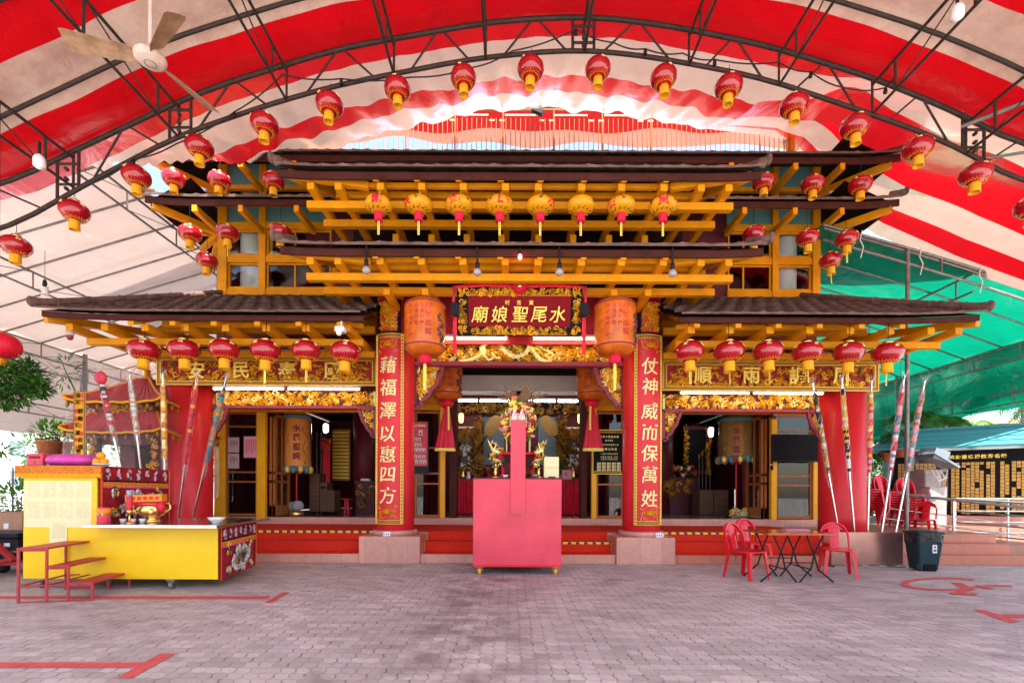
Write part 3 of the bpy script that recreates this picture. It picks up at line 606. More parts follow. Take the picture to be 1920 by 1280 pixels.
# ---- roofs
def roof(name,x0,x1,Ye,Ze,Yb,Zb,hl,hr,ul,ur,mt=None,fas=.17,Lup=1.6,ridge=(True,True),short=False):
    Ls=math.hypot(Yb-Ye,Zb-Ze); rows=max(3,int(Ls/.33)); W=x1-x0
    def up(x,t):
        z=0
        if ul: z+=ul*max(0,1-(x-x0)/Lup)**2.2
        if ur: z+=ur*max(0,1-(x1-x)/Lup)**2.2
        return z*(1-t)**1.3
    def base(s,t):
        a=x0+hl*t; c=x1-hr*t; x=a+(c-a)*s
        return x, Ye+(Yb-Ye)*t, Ze+(Zb-Ze)*t+up(x,t)
    nu=int(W/.045)
    rnd=random.Random(sum(map(ord,name)))
    jit=[[rnd.uniform(-.004,.006) for _ in range(int(W/.3)+3)] for _ in range(rows+1)]
    b=MB(); vs=[];fs=[]
    for r in range(rows):
        for e,(t,lift) in enumerate(((r/rows-.012*(1 if r else 1.5),.055),((r+1)/rows,.012))):
            for i in range(nu+1):
                x,y,z=base(i/nu,max(t,-.02)); ph=((x+ (0.15 if r%2 else 0))/.30)
                f=ph-math.floor(ph); j=jit[r][int(max(0,(x-x0)/.3))]
                prof=.005*math.cos(2*PI*f)+(.012 if f>.9 else 0)
                vs.append((x,y,z+lift+prof+j))
    Wn=nu+1
    for r in range(rows):
        o=2*r*Wn
        for i in range(nu): fs.append((o+i,o+i+1,o+Wn+i+1,o+Wn+i))
        if r<rows-1:
            o2=o+Wn
            for i in range(nu): fs.append((o2+i,o2+i+1,o2+Wn+i+1,o2+Wn+i))
    b.add(vs,fs,0,False)
    # lip of the lowest course
    lo=[]
    for i in range(nu+1):
        x,y,z=vs[i]; bz=base(i/nu,0)[2]-.012; lo.append((x,y+.004,min(bz,z-.03)))
    b.add(list(vs[:nu+1])+lo,[(i,nu+1+i,nu+2+i,i+1) for i in range(nu)],0,False)
    R=part(name,b,mt or M['tile'])
    # underside
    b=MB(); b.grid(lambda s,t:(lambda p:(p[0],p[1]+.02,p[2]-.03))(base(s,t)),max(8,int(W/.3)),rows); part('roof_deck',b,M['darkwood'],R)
    for r in range(1,rows):
        b=MB()
        pts=[base(i/20,r/rows) for i in range(21)]
        for i in range(20):
            p,q=pts[i],pts[i+1]; b.bar((p[0],p[1],p[2]-.05),(q[0],q[1],q[2]-.05),.05,.035)
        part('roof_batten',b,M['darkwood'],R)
    # eave board
    b=MB(); n=max(10,int(W/.2))
    for i in range(n):
        p=base(i/n,0); q=base((i+1)/n,0)
        y=Ye+.06
        b.add([(p[0],y,p[2]-.02),(q[0],y,q[2]-.02),(q[0],y,q[2]-fas),(p[0],y,p[2]-fas),(p[0],y+.04,p[2]-.02),(q[0],y+.04,q[2]-.02),(q[0],y+.04,q[2]-fas),(p[0],y+.04,p[2]-fas)],
              [(0,1,2,3),(7,6,5,4),(3,2,6,7),(0,4,5,1)]+([(0,3,7,4)] if i==0 else [])+([(1,5,6,2)] if i==n-1 else []))
    part('eave_board',b,M['fascia'],R)
    for side,h,u_ in ((0,hl,ul),(1,hr,ur)):
        if not ridge[side]: continue
        b=MB(); pts=[]
        for k in range(15):
            x,y,z=base(side,k/14*(.16 if short else 1)); pts.append(Vector((x,y-.02,z+.07)))
        pts[0]=pts[0]+Vector(((-1 if side==0 else 1)*.05,-.04,.015))
        pts.insert(1,(pts[0]+pts[1])/2-Vector((0,0,.01)))
        b.tube(pts,[.07]*len(pts),10)
        for k in range(2,15,2 if not short else 20):
            c=pts[k]; b.ell(c,.085,.045,.088,10,6)
        b.ell(pts[0],.045,.085,.09,12,8)
        part('hip_ridge',b,mt or M['tile'],R)
    return R,base
def rafters(R,xs,y0,y1,z,w=.115,h=.125,slope=0.0,name='rafter',shift=0):
    for x in xs:
        b=MB(); b.bbox(x-w/2,x+w/2,y0,y1,z-h/2,z+h/2,.006)
        if slope: b.v=[(a,c,d+(c-y0)*slope) for a,c,d in b.v]
        part(name,b,M['yellow'],R)
def purlin(R,x0,x1,y,z,w=.12,h=.12,name='purlin'):
    b=MB(); b.bbox(x0,x1,y-w/2,y+w/2,z-h/2,z+h/2,.006); part(name,b,M['yellow'],R)
# lower side roofs
SL=(6.2-4.33)/(12.05-8.15)
RL,bl=roof('side_roof',-8.00,-2.55,8.15,4.36,12.05,6.22,.75,0,.06,0,ridge=(True,False),fas=.115)
RR,br_=roof('side_roof',2.82,7.93,8.15,4.36,12.05,6.22,0,.75,0,.06,ridge=(False,True),fas=.115)
lowL=[PX(u,8.4) for u in (128,194,270,345,421,497,572,648)]
upL=[PX(u,8.3) for u in (247,325,402,483,560,637)]
lowR=[PX(u,8.4) for u in (1295,1368,1443,1518,1594,1669,1745,1797)]
upR=[PX(u,8.3) for u in (1304,1381,1456,1533,1611,1687)]
for R,lo,up_,sg in ((RL,lowL,upL,-1),(RR,lowR,upR,1)):
    rafters(R,up_,8.25,11.9,4.235,.10,.13,SL)
    rafters(R,lo,8.4,12.0,4.19,.125,.125,0,'bracket_beam')
    xi=-2.72 if sg<0 else 2.97
    xo=-7.75 if sg<0 else 7.78
    purlin(R,xo*.82,xi,8.8,4.36,.09,.09); purlin(R,xo*.9,xi,9.6,4.55,.12,.14)
    purlin(R,xo,xi,8.85,4.065); purlin(R,xo*.97,xi,9.6,4.066); purlin(R,xo*.95,xi,10.2,4.9,.12,.14); purlin(R,xo*.95,xi,11.1,5.35,.12,.14)
    # corner rafter
    b=MB(); b.bar((-8.02 if sg<0 else 7.98,8.3,4.30),(-6.5*1 if sg<0 else 6.5,11.9,4.9),.12,.13); part('corner_rafter',b,M['yellow'],R)
# central double eaves
def tier(name,Ze,x0,x1,Yb,Zb,vU,vL,vP1,vP2,vA,vP4):
    R,bs=roof(name,x0,x1,7.7,Ze,Yb,Zb,.5,.5,.035,.035,fas=.14,Lup=.9,short=True)
    us=(702,779,857,936,1011,1092,1167,1246)
    zu=PZ(vU,7.8); zl=PZ(vL,7.86)
    rafters(R,[PX(u,7.8) for u in us],7.78,Yb-.3,zu-.01,.095,.135,(Zb-Ze)/(Yb-7.7)*.96)
    ul_=[580,632]+[u+9 for u in us[:4]]+[u-4 for u in us[4:]]+[1312,1364]
    rafters(R,[PX(u,7.86) for u in ul_],7.84,10.2,zl,.115,.115,0,'bracket_beam')
    xa,xb=PX(575,8.2),PX(1370,8.2)
    purlin(R,xa*.80,xb*.80,8.03,PZ(vP1,8.03),.08,.08)
    purlin(R,xa*.87,xb*.87,8.3,zl+.115,.11,.11); purlin(R,xa,xb,8.2,zl-.12,.12,.125)
    purlin(R,xa*.98,xb*.98,8.76,zl-.118,.12,.125); purlin(R,xa*.95,xb*.95,8.9,zl+.3,.12,.12); purlin(R,xa*.95,xb*.95,9.6,zl+.65,.12,.12)
    # end rafters at the corners of the tier
    for sg in (-1,1):
        b=MB(); xt=x0+.14 if sg<0 else x1-.14
        b.bar((xt,7.82,zu+.06),(xt-sg*1.1,9.9,zu+.55),.10,.13); b.bar((xt,7.82,zu+.05),(xt-sg*1.25,8.0,zu-.03),.09,.11); part('corner_rafter',b,M['yellow'],R)
    return R,zl
R2,zl2=tier('lower_central_roof',5.27,-3.74,4.02,10.3,6.5,478,491,488,504,527,551)
R3,zl3=tier('upper_central_roof',6.50,-3.78,3.98,11.2,8.2,333,351,350,373,397,430)
# second-layer brackets: four under the lower eaves, eight posts under the upper eaves
rafters(R2,[PX(u,8.45) for u in (723,795,1150,1214)],8.45,9.6,zl2-.24,.115,.115,0,'bracket_beam')
for u in (737,805,872,938,1008,1074,1142,1210):
    b=MB(); x=PX(u,8.85); b.bbox(x-.055,x+.055,8.95,9.06,5.75,zl3-.18,.006); part('bracket_post',b,M['yellow'],R3)
for k in (0,1):
    purlin(R3,-3.2,3.4,9.3+k*.5,zl3-.25-.3*k)
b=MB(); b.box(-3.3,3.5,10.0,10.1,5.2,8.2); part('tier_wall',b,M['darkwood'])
# wing roofs
def wing(name,x0,x1,Ye,Ze,Yb,Zb,hl,hr,ul,ur,xs,zr,ridge):
    R,bs=roof(name,x0,x1,Ye,Ze,Yb,Zb,hl,hr,ul*.45,ur*.45,fas=.17,Lup=1.3,ridge=ridge,short=True)
    rafters(R,xs,Ye+.02,UY-.1,zr,.11,.15,0)
    return R
WL=wing('wing_roof',-8.43,-3.6,11.0,8.05,12.1,8.62,.95,0,.16,0,[PX(u,11) for u in (360,447,552)],7.80,(True,False))
WR=wing('wing_roof',3.9,8.83,11.0,8.05,12.1,8.62,0,.95,0,.16,[PX(u,11) for u in (1395,1490,1578)],7.80,(False,True))
TT=wing('top_roof',-8.35,8.85,11.0,9.07,14.0,10.45,.95,.95,.14,.16,[PX(u,11) for u in (446,547,695,818,920,1024,1125,1248,1370,1491,1579)],8.82,(True,True))
for R,z in ((WL,7.82),(WR,7.82),(TT,8.84)):
    for sg in (-1,1):
        if (R is WL and sg>0) or (R is WR and sg<0): continue
        xt=-8.3 if sg<0 else 8.68; xw=-7.40 if sg<0 else 7.60
        b=MB(); b.bar((xt,11.1,z+.08),(xw,12.1,z),.12,.15); b.bar((xw,12.1,z-.08),(xt+.2*-sg*-1*0,12.9,z-.02),.11,.13); b.bar((xw,12.1,z-.28),(xw+sg*.75,13.1,z-.28),.11,.13)
        b.bar((xw,12.6,z+.12),(xw+sg*.9,12.1,z+.12),.10,.12); part('corner_rafter',b,M['yellow'],R)
        # eave along the gable side
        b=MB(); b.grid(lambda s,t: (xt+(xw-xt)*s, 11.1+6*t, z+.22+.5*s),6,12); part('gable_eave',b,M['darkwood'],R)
        b=MB(); b.box(xt-.02,xt+.02,11.1,17,z+.06,z+.26); part('gable_board',b,M['fascia'],R)
# white rods and braces under the left and right gables
for sg in (-1,1):
    b=MB(); xw=-7.42 if sg<0 else 7.64
    for k,(dz,y0,y1) in enumerate(((8.95,11.6,13.6),(8.75,11.9,14.4),(8.55,12.4,13.2))):
        b.bar((xw+sg*.95,y0,dz),(xw,y1,dz-.08),.05,.05)
    b.bar((xw+sg*.9,11.6,8.9),(xw,11.7,8.62),.05,.05)
    part('gable_rod',b,M['white'])
for sg in (-1,1):
    b=MB(); xw=-7.38 if sg<0 else 7.58
    b.box(xw-.06,xw+.06,12.15,17,3.4,9.4); part('gable_wall',b,M['darkmaroon'])
# low parapets where the side roofs meet the wall
for x0,x1 in ((-7.9,-7.1),(7.3,8.6)):
    b=MB(); b.bbox(x0,x1,12.2,12.5,6.0,6.36,.01); part('parapet',b,M['box'])
# ================================================================== big striped canopy
AY=8.6
def interp(tab,x):
    if x<=tab[0][0]: a,b=tab[0],tab[1]
    elif x>=tab[-1][0]: a,b=tab[-2],tab[-1]
    else:
        for i in range(len(tab)-1):
            if tab[i][0]<=x<=tab[i+1][0]: a,b=tab[i],tab[i+1]; break
    return a[1]+(b[1]-a[1])*(x-a[0])/(b[0]-a[0])
def smooth_tab(px):
    t=[]
    for u,v in px:
        p=P(u,v,AY); t.append((p.x,p.z))
    # resample smoothly
    x0,x1=t[0][0],t[-1][0]; out=[]
    for k in range(81):
        x=x0+(x1-x0)*k/80; z=0;wt=0
        for d in (-.5,-.25,0,.25,.5):
            z+=interp(t,min(max(x+d,x0),x1)); wt+=1
        out.append((x,z/wt))
    return out
TOP=smooth_tab([(0,352),(137,283),(207,252),(320,197),(390,167),(533,122),(640,90),(800,62),(907,43),(987,36),(1100,31),(1200,41),(1280,53),(1457,90),(1560,123),(1630,143),(1800,213),(1920,277)])
LOW=smooth_tab([(0,437),(107,377),(167,342),(247,300),(333,255),(500,197),(640,158),(887,110),(1070,93),(1180,101),(1280,117),(1433,147),(1627,212),(1780,267),(1920,347)])
def ztop(x): return interp(TOP,x)
def zlow(x): return interp(LOW,x)
def sstep(a,b,x):
    t=min(1,max(0,(x-a)/(b-a))); return t*t*(3-2*t)
TENT=thing('striped_canopy','large red and white striped barrel canopy on dark steel arches, spanning the whole forecourt','canopy',(-11.5,8.6,0))
rn=random.Random(3)
edges=[-.7,.6,1.6,2.8,3.8,5.0,5.9,7.0,7.85,AY,9.07,10.2,10.85,11.9]
isred=[1,0,1,0,1,0,1,0,1,1,0,1,0]
XL,XR=-12.4,13.4; XF=5.0
ribs=[-.65,1.6,3.4,5.2,6.4,7.62,AY]
def sag(Y):
    for a,c in zip(ribs,ribs[1:]):
        if a<=Y<=c:
            t=(Y-a)/(c-a); return -.10*(4*t*(1-t))
    return 0
def wr(x,y):
    return .035*math.sin(x*2.3+y*1.1)+.025*math.sin(x*5.1-y*3.7+1)+.02*math.sin(y*7.3+x*1.3)
def front(x,y):
    return (x,y,ztop(x)+.06+sag(y)+wr(x,y)*.5*abs(sag(y))*10)
EB=[8.6,9.07,10.2,10.85,11.9,12.3,13.1]; ER=[8.6,8.92,9.75,11.0,11.75,12.0,12.8]
def rear(x,y):
    y=y+sstep(3.5,7,x)*(interp(list(zip(EB,ER)),y)-y)
    t=(y-AY)/3.3
    f=min(1,t*1.6)
    # gathered cloth: long folds running down from the arch to the lip
    fold=.03*math.sin(x*3.1+t*5.6+.6*math.sin(x*.9))+.045*math.sin(x*7.7-t*6.1)+.022*math.sin(x*14.3+t*9)
    z=ztop(x)+.06+(.31+.42*sstep(5,7.5,x)-.75*sstep(9.5,12,x))*(min(y,11.9)-AY)+.31*max(0,y-11.9)-1.5*max(0,y-11.9)*sstep(6,8,x)+fold*f*.8-.22*math.sin(min(1,t)*PI)
    k=1-.75*sstep(4.5,7,x); z-=fold*f*.8*(1-k)
    # lip swags
    z+=-.10*max(0,t-.5)*2*abs(math.sin(x*.55+.4))
    yy=y+(1-.7*sstep(4.5,7,x))*.03*f*math.sin(x*4.2+1.3)+.02*f*math.sin(x*9.1)
    return (x,yy,z)
def ylip(x): return 11.9-2.8*(1-sstep(-8.2,-4.6,x))
def strip(y0,y1,fn,mt,x0=XL,x1=XR,dx=.14,xr=None,name='canopy_strip'):
    ny=max(2,int((y1-y0)/.16)); nx=int((x1-x0)/dx)
    b=MB(); b.grid(lambda s,t: fn(x0+(x1-x0)*s,y0+(y1-y0)*t),nx,ny,skip=(lambda s,t: y0>=AY-.01 and y0+(y1-y0)*t>max(ylip(x0+(x1-x0)*s),11.9 if x0+(x1-x0)*s>0 else 0) and x0+(x1-x0)*s<0))
    return b.build(name,mt,TENT)
for i in range(len(edges)-1):
    y0,y1=edges[i],edges[i+1]; red=isred[i]
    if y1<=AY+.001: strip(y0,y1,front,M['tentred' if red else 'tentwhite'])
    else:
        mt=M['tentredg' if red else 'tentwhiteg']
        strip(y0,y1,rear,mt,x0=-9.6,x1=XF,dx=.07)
# right flank: the cloth is gathered at the railing's corner and fans out down to the green tent
XF=5.0
EDGE=[(0,XF,11.9,0),(.10,6.4,12.05,10.25),(.22,7.5,12.9,10.35),(.36,8.7,13.4,9.45),(.52,9.75,13.0,8.35),(.68,10.85,12.0,7.0),(.82,11.5,10.9,5.95),(1,12.6,9.4,5.55)]
e0=rear(XF,11.9); EDGE[0]=(0,e0[0],e0[1],e0[2])
ARX=[(0,XF),(.10,5.7),(.22,6.6),(.36,7.6),(.52,8.8),(.68,10.0),(.82,11.3),(1,13.4)]
def flank(tau,s_):
    xa=interp(ARX,tau); a=Vector((xa,AY,ztop(xa)+.06)); e=Vector((interp([(k[0],k[1]) for k in EDGE],tau),interp([(k[0],k[2]) for k in EDGE],tau),interp([(k[0],k[3]) for k in EDGE],tau)))
    p=a+(e-a)*s_
    c=Vector(rear(XF,AY+3.3*s_)); w_=1-sstep(0,.10,tau)
    lift=.95*sstep(.08,.30,tau)*(1-.8*sstep(.6,.95,tau))
    g=1-.6*tau
    p.z+=lift*math.sin(PI*min(1,s_))**.9*(1-.25*s_) if 0<s_<1 else 0
    # creases radiating from the gather
    cr=s_*(1-.5*s_)*2
    p.z+=cr*(.035*math.sin(s_*23+tau*2)+.02*math.sin(s_*47+tau*7))*sstep(.05,.3,tau)
    return c*w_+p*(1-w_)
FS0=[0,.1424,.4848,.6818,1.0]; FS1=[0,.12,.34,.70,.85,.93,1.0]
cols=[1,0,1,0,1,0]
for k in range(6):
    a0=FS0[min(k,3)] if k<4 else .86+.0*(k-4); a1=FS0[k+1] if k<3 else (.86 if k==3 else (.88 if k==4 else 1.0))
    if k>=4: a0=(.86,.88)[k-4]
    b=MB(); b.grid(lambda t,q:(lambda w_:flank(t,(a0+(a1-a0)*q)*(1-w_)+(FS1[k]+(FS1[k+1]-FS1[k])*q)*w_))(sstep(.0,.25,t)),130,max(3,int((FS1[k+1]-FS1[k])*26)))
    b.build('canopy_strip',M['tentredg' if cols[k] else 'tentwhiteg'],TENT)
# ---- the main arch truss
def archpts(f,x0,x1,n,Y): return [(x0+(x1-x0)*k/n,Y,f(x0+(x1-x0)*k/n)) for k in range(n+1)]
ms=M['darksteel']
b=MB(); b.tube(archpts(ztop,XL,XR,60,AY),.042,8); a1=b.build('arch_top_chord',ms,TENT)
b=MB(); b.tube(archpts(zlow,XL,XR,60,AY),.038,8); a2=b.build('arch_bottom_chord',ms,TENT)
VX=[PX(u,AY) for u in (-180,135,333,534,735,907,1092,1288,1457,1632,1808,2010)]
for i,x in enumerate(VX):
    b=MB(); b.tube([(x,AY,ztop(x)),(x,AY,zlow(x))],.022,6); b.build('arch_web',ms,TENT)
    if i<len(VX)-1:
        xm=(x+VX[i+1])/2; xa=x+.18*(VX[i+1]-x); xb=x+.82*(VX[i+1]-x)
        b=MB(); b.tube([(xa,AY,zlow(xa)),(xm-.04,AY,ztop(xm))],.018,6); b.tube([(xb,AY,zlow(xb)),(xm+.04,AY,ztop(xm))],.018,6); b.build('arch_web',ms,TENT)
for u in (125,335,1090,1822):
    x=PX(u,AY); b=MB()
    for d in (-.19,.19): b.tube([(x+d,AY,ztop(x+d)),(x+d,AY,zlow(x+d))],.026,6)
    for f in (.25,.75):
        z=zlow(x)+(ztop(x)-zlow(x))*f; b.tube([(x-.19,AY,z),(x+.19,AY,z)],.022,6)
    for f in (.12,.36,.6): b.ell((x,AY-.03,zlow(x)+(ztop(x)-zlow(x))*f),.035,.05,.035,8,5)
    b.build('arch_splice_frame',ms,TENT)
# lighter ribs under the cloth
for Y in ribs[:-1]:
    b=MB(); b.tube(archpts(lambda x: ztop(x)-.03,XL,XR,50,Y),.032,8); b.build('canopy_rib',ms,TENT)
# purlin trusses running from the arch towards the viewer
for x in VX[1:-1]:
    zt=ztop(x)-.12; zb=zt-.52
    b=MB(); b.tube([(x,.1,zt),(x,AY,zt)],.026,6); b.tube([(x,.1,zb),(x,AY-.02,zb)],.024,6)
    n=6
    for k in range(n):
        y=AY-.02-k*1.4
        b.tube([(x,y-.5,zt),(x,y-.5,zb)],.022,6)
        b.tube([(x,y-.5,zb),(x,y-1.9,zt)],.012,5)
    b.build('purlin_truss',ms,TENT)
for x in (XL+.2,):
    for Y in (AY,2.0): 
        b=MB(); b.tube([(x,Y,0),(x,Y,ztop(x)+.02)],.06,8); b.build('canopy_leg',ms,TENT)
b=MB(); b.tube([(XR-.1,AY,0),(XR-.1,AY,ztop(XR-.1))],.06,8); b.build('canopy_leg',ms,TENT)
# loose tube lying across the right end of the arch
b=MB(); b.tube([P(1802,238,AY-.1),P(1990,165,AY-.9)],.035,8); b.tube([P(1850,297,AY-.05),P(1990,275,AY-.6)],.025,8); b.build('stay_tube',M['greysteel'],TENT)
# string-light cable along the arch
cab=thing('festoon_cable','black cable with empty bulb sockets slung along the arch truss','cable',(0,AY,9))
pts=[P(u,v,AY-.08) for u,v in ((170,345),(250,298),(330,270),(440,210),(530,140),(640,148),(770,145),(880,128),(960,96),(1080,55),(1150,80),(1210,92),(1280,100),(1340,112),(1460,117),(1520,135),(1585,165),(1660,165),(1690,120))]
b=MB()
for p,q in zip(pts,pts[1:]):
    seg=[p+(q-p)*(k/6)-Vector((0,0,.05*math.sin(PI*k/6))) for k in range(7)]; b.tube(seg,.012,5)
b.build('cable',M['blackplastic'],cab)
for p in pts[1:-1:2]:
    b=MB(); b.lathe([(.02,.0),(.028,-.03),(.034,-.07),(.03,-.10)],8,p); b.build('bulb_socket',M['blackplastic'],cab)
# ================================================================== rear canopy seen behind the rooftop railing
RC=thing('rear_canopy','pale canopy sheet with a red border hanging behind the rooftop railing','canopy',(0,16,10))
def rc(x,y0z): return None
b=MB(); b.grid(lambda s,t:(-9+18.5*s,16+.3*t+.08*math.sin(s*40),(12.78+.22*(1-sstep(.15,.55,s))+.12*math.sin(s*17)**2)*(1-t)+13.55*t+.05*math.sin(s*23+t*3)),120,6); b.build('white_panel',M['tentwhiteg'],RC)
b=MB(); b.grid(lambda s,t:(-9+18.5*s,16.3+.3*t+.08*math.sin(s*40),13.55+1.3*t+.05*math.sin(s*23+3)),120,4); b.build('red_border',M['tentredg'],RC)
b=MB(); b.grid(lambda s,t:(-11+22.5*s,12.4+4.3*t,12.9+2.0*t+.05*math.sin(s*31)),60,8); b.build('roof_sheet',M['tentwhiteg'],RC)  # unseen upper sheet, added to keep direct sun off the hanging panels
# rooftop railing
RL_=thing('rooftop_railing','thin rusty bar railing along the top of the temple roof','railing',(0.2,12.1,9.7))
YR=12.1
b=MB()
bars=0
x=PX(470,YR)
while x<PX(1478,YR):
    b.tube([(x,YR,9.6),(x,YR,PZ(222,YR)-.004*(x>0)*x)],.0105,5); x+=.122; bars+=1
o=b.build('railing_bars',M['orangewood'],RL_); o['kind']='stuff'
mats_r=M['orangewood']
b=MB(); b.tube([(PX(470,YR),YR,PZ(206,YR)),(PX(1478,YR),YR,PZ(206,YR))],.022,6); b.build('top_rail',mats_r,RL_)
b=MB(); x=PX(758,YR)
k=0
while x<PX(1450,YR):
    b.bar((x,YR,PZ(216,YR)),(x+.82,YR,PZ(216,YR)),.02,.03); b.bar((x+.85,YR,PZ(226,YR)),(x+.97,YR,PZ(226,YR)),.02,.03); b.bar((x+1.1,YR,PZ(226,YR)),(x+1.22,YR,PZ(226,YR)),.02,.03); x+=1.24
b.build('pattern_rail',M['goldpale'],RL_)
for u in (470,758,850,940,1035,1126,1217,1320,1422,1478):
    b=MB(); x=PX(u,YR); b.tube([(x,YR,9.6),(x,YR,PZ(206,YR))],.02,6); b.build('railing_post',mats_r,RL_)
b=MB(); b.bbox(PX(1478,YR)-.03,PX(1478,YR)+.14,YR,YR+.14,9.6,PZ(234,YR)); 
for k in range(5): b.tube([(PX(1478,YR),YR+.25+.28*k,9.6),(PX(1478,YR),YR+.25+.28*k,PZ(232,YR))],.012,5)
b.build('corner_post',M['yellow'],RL_)
fl=thing('floodlight','small black floodlight fixed to the rooftop railing','floodlight',P(1008,208,YR-.1))
b=MB(); p=P(1008,208,YR-.12); b.bar(p+Vector((-.13,0,.05)),p+Vector((.13,.0,-.06)),.12,.11); b.build('housing',M['blackplastic'],fl)
b=MB(); b.bar(p+Vector((0,.05,.05)),p+Vector((0,.12,.12)),.03,.03); b.build('bracket',M['blackplastic'],fl)

# ================================================================== left side tent: translucent sheet, side curtain, trusses
LT=thing('side_tent','translucent white tent with rusty rods and a beige side curtain left of the temple','tent',(-12,13,0))
def lz(x): return 6.15+.30*(x+15.4)
def lcan(x0,x1,y0,y1):
    b=MB(); b.grid(lambda s,t:(x0+(x1-x0)*s,y0+(y1-y0)*t,lz(x0+(x1-x0)*s)+.06+.03*math.sin((y0+(y1-y0)*t)*2.7+s*3)),24,int((y1-y0)/.25)); return b
lcan(-15.5,-8.5,9.2,27).build('roof_sheet',M['tentclear'],LT)
for k in range(15):
    Y=9.0+k*1.12
    x1=-8.55
    b=MB(); b.tube([(-15.4+(x1+15.4)*j/8,Y,lz(-15.4+(x1+15.4)*j/8)-.02) for j in range(9)],.026,6); b.build('tent_rod',M['greysteel'],LT)
for x in (-15.3,-12.4,-8.7):
    z=lz(x)-.06
    if x<-11.9:
        pass
    b=MB(); b.tube([(x,8.8,z),(x,27,z)],.028,6); b.tube([(x,8.8,z-.42),(x,27,z-.42)],.026,6)
    for k in range(11):
        y=9.3+k*1.6; b.tube([(x,y,z),(x,y,z-.42)],.02,5); b.tube([(x,y,z-.42),(x,y+1.6,z)],.010,5)
    b.build('tent_truss',M['greysteel'],LT)
for z1,z0 in ((5.65,5.23),(4.12,3.8)):
    b=MB(); x=-15.2; b.tube([(x,8,z1),(x,27,z1)],.026,6); b.tube([(x,8,z0),(x,27,z0)],.026,6)
    for k in range(10):
        y=8.9+k*2.1; b.tube([(x,y,z0),(x,y,z1)],.028,5); b.tube([(x,y,z1),(x,y+1.05,z0),(x,y+2.1,z1)],.011,5)
    b.build('tent_truss',M['greysteel'],LT)
for Y in (17.2,22,26):
    b=MB(); b.tube([(-15.2,Y,0),(-15.2,Y,6.2)],.07,8); b.build('tent_post',M['greysteel'],LT)
b=MB(); b.grid(lambda s,t:(-15.45+.05*math.sin(s*60+t*2)+.10*math.sin(t*9)*(1-t), 7+20*s, 3.22+2.95*t-.05*abs(math.sin(s*28))*(1-t)),150,12); b.build('side_curtain',M['curtain'],LT)
b=MB(); b.grid(lambda s,t:(-15.4+7*s, 26.9+.05*math.sin(s*30), 3.0+(lz(-15.4+7*s)-3.0)*t),20,8); b.build('end_curtain',M['curtain'],LT)

# ================================================================== right side tent in green tarpaulin
GT=thing('green_tarpaulin_tent','bright green tarpaulin tent on steel trusses right of the temple','tent',(14,14,0))
def gz(x): return 7.42-.27*(x-8.2)-.008*(x-8.2)**2
b=MB(); b.grid(lambda s,t:(7.3+6.9*s,11.45+15*t,gz(7.3+6.9*s)+.05+.03*math.sin(t*38+s*4)),30,60); b.build('roof_sheet',M['tentgreen'],GT)
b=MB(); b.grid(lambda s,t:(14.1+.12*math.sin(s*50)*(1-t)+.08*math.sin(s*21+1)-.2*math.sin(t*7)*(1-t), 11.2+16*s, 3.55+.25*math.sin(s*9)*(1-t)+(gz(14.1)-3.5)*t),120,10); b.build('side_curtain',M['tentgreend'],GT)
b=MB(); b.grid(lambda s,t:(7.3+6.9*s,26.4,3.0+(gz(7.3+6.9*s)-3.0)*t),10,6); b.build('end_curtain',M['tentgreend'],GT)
for k in range(12):
    Y=11.45+k*1.2
    b=MB(); b.tube([(7.35+6.8*j/8,Y,gz(7.35+6.8*j/8)) for j in range(9)],.026,6); b.build('tent_rod',M['greysteel'],GT)
# front truss with lashings
b=MB(); pts=[(7.3+7*j/10,11.4,gz(7.3+7*j/10)+.04) for j in range(11)]; b.tube(pts,.03,6); b.tube([(p[0],p[1],p[2]-.36) for p in pts],.03,6)
for p in pts[1::3]: b.tube([p,(p[0],p[1],p[2]-.36)],.022,5)
b.build('front_truss',M['greysteel'],GT)
for j in (1,3,5,7,8):
    p=pts[j]; b=MB(); b.tube([(p[0]+.2,p[1]-.04,p[2]+.03),(p[0]+.14,p[1]-.05,p[2]-.2),(p[0]+.22,p[1]-.05,p[2]-.36),(p[0]+.16,p[1]-.05,p[2]-.62)],.012,5); b.build('lashing',M['paper'],GT)
for x in (10.9,14.0):
    z=gz(x)-.05
    b=MB(); b.tube([(x,11.45,z),(x,26,z)],.028,6); b.tube([(x,11.45,z-.42),(x,26,z-.42)],.026,6)
    for k in range(10):
        y=11.9+k*1.45; b.tube([(x,y,z),(x,y,z-.42)],.02,5); b.tube([(x,y,z-.42),(x,y+1.45,z)],.010,5)
    b.build('tent_truss',M['greysteel'],GT)
b=MB(); b.tube([(13.9,11,3.9),(13.9,26,3.9)],.025,6); b.tube([(13.9,11,4.2),(13.9,26,4.2)],.025,6)
for k in range(8): b.tube([(13.9,11.5+1.9*k,3.9),(13.9,11.5+1.9*k,4.35)],.02,5)
b.build('tent_truss',M['greysteel'],GT)
for x,y in ((9.3,11.4),(13.9,17.5),(13.9,25)):
    b=MB(); b.tube([(x,y,0),(x,y,gz(x))],.045,8); b.build('tent_post',M['greysteel'],GT)
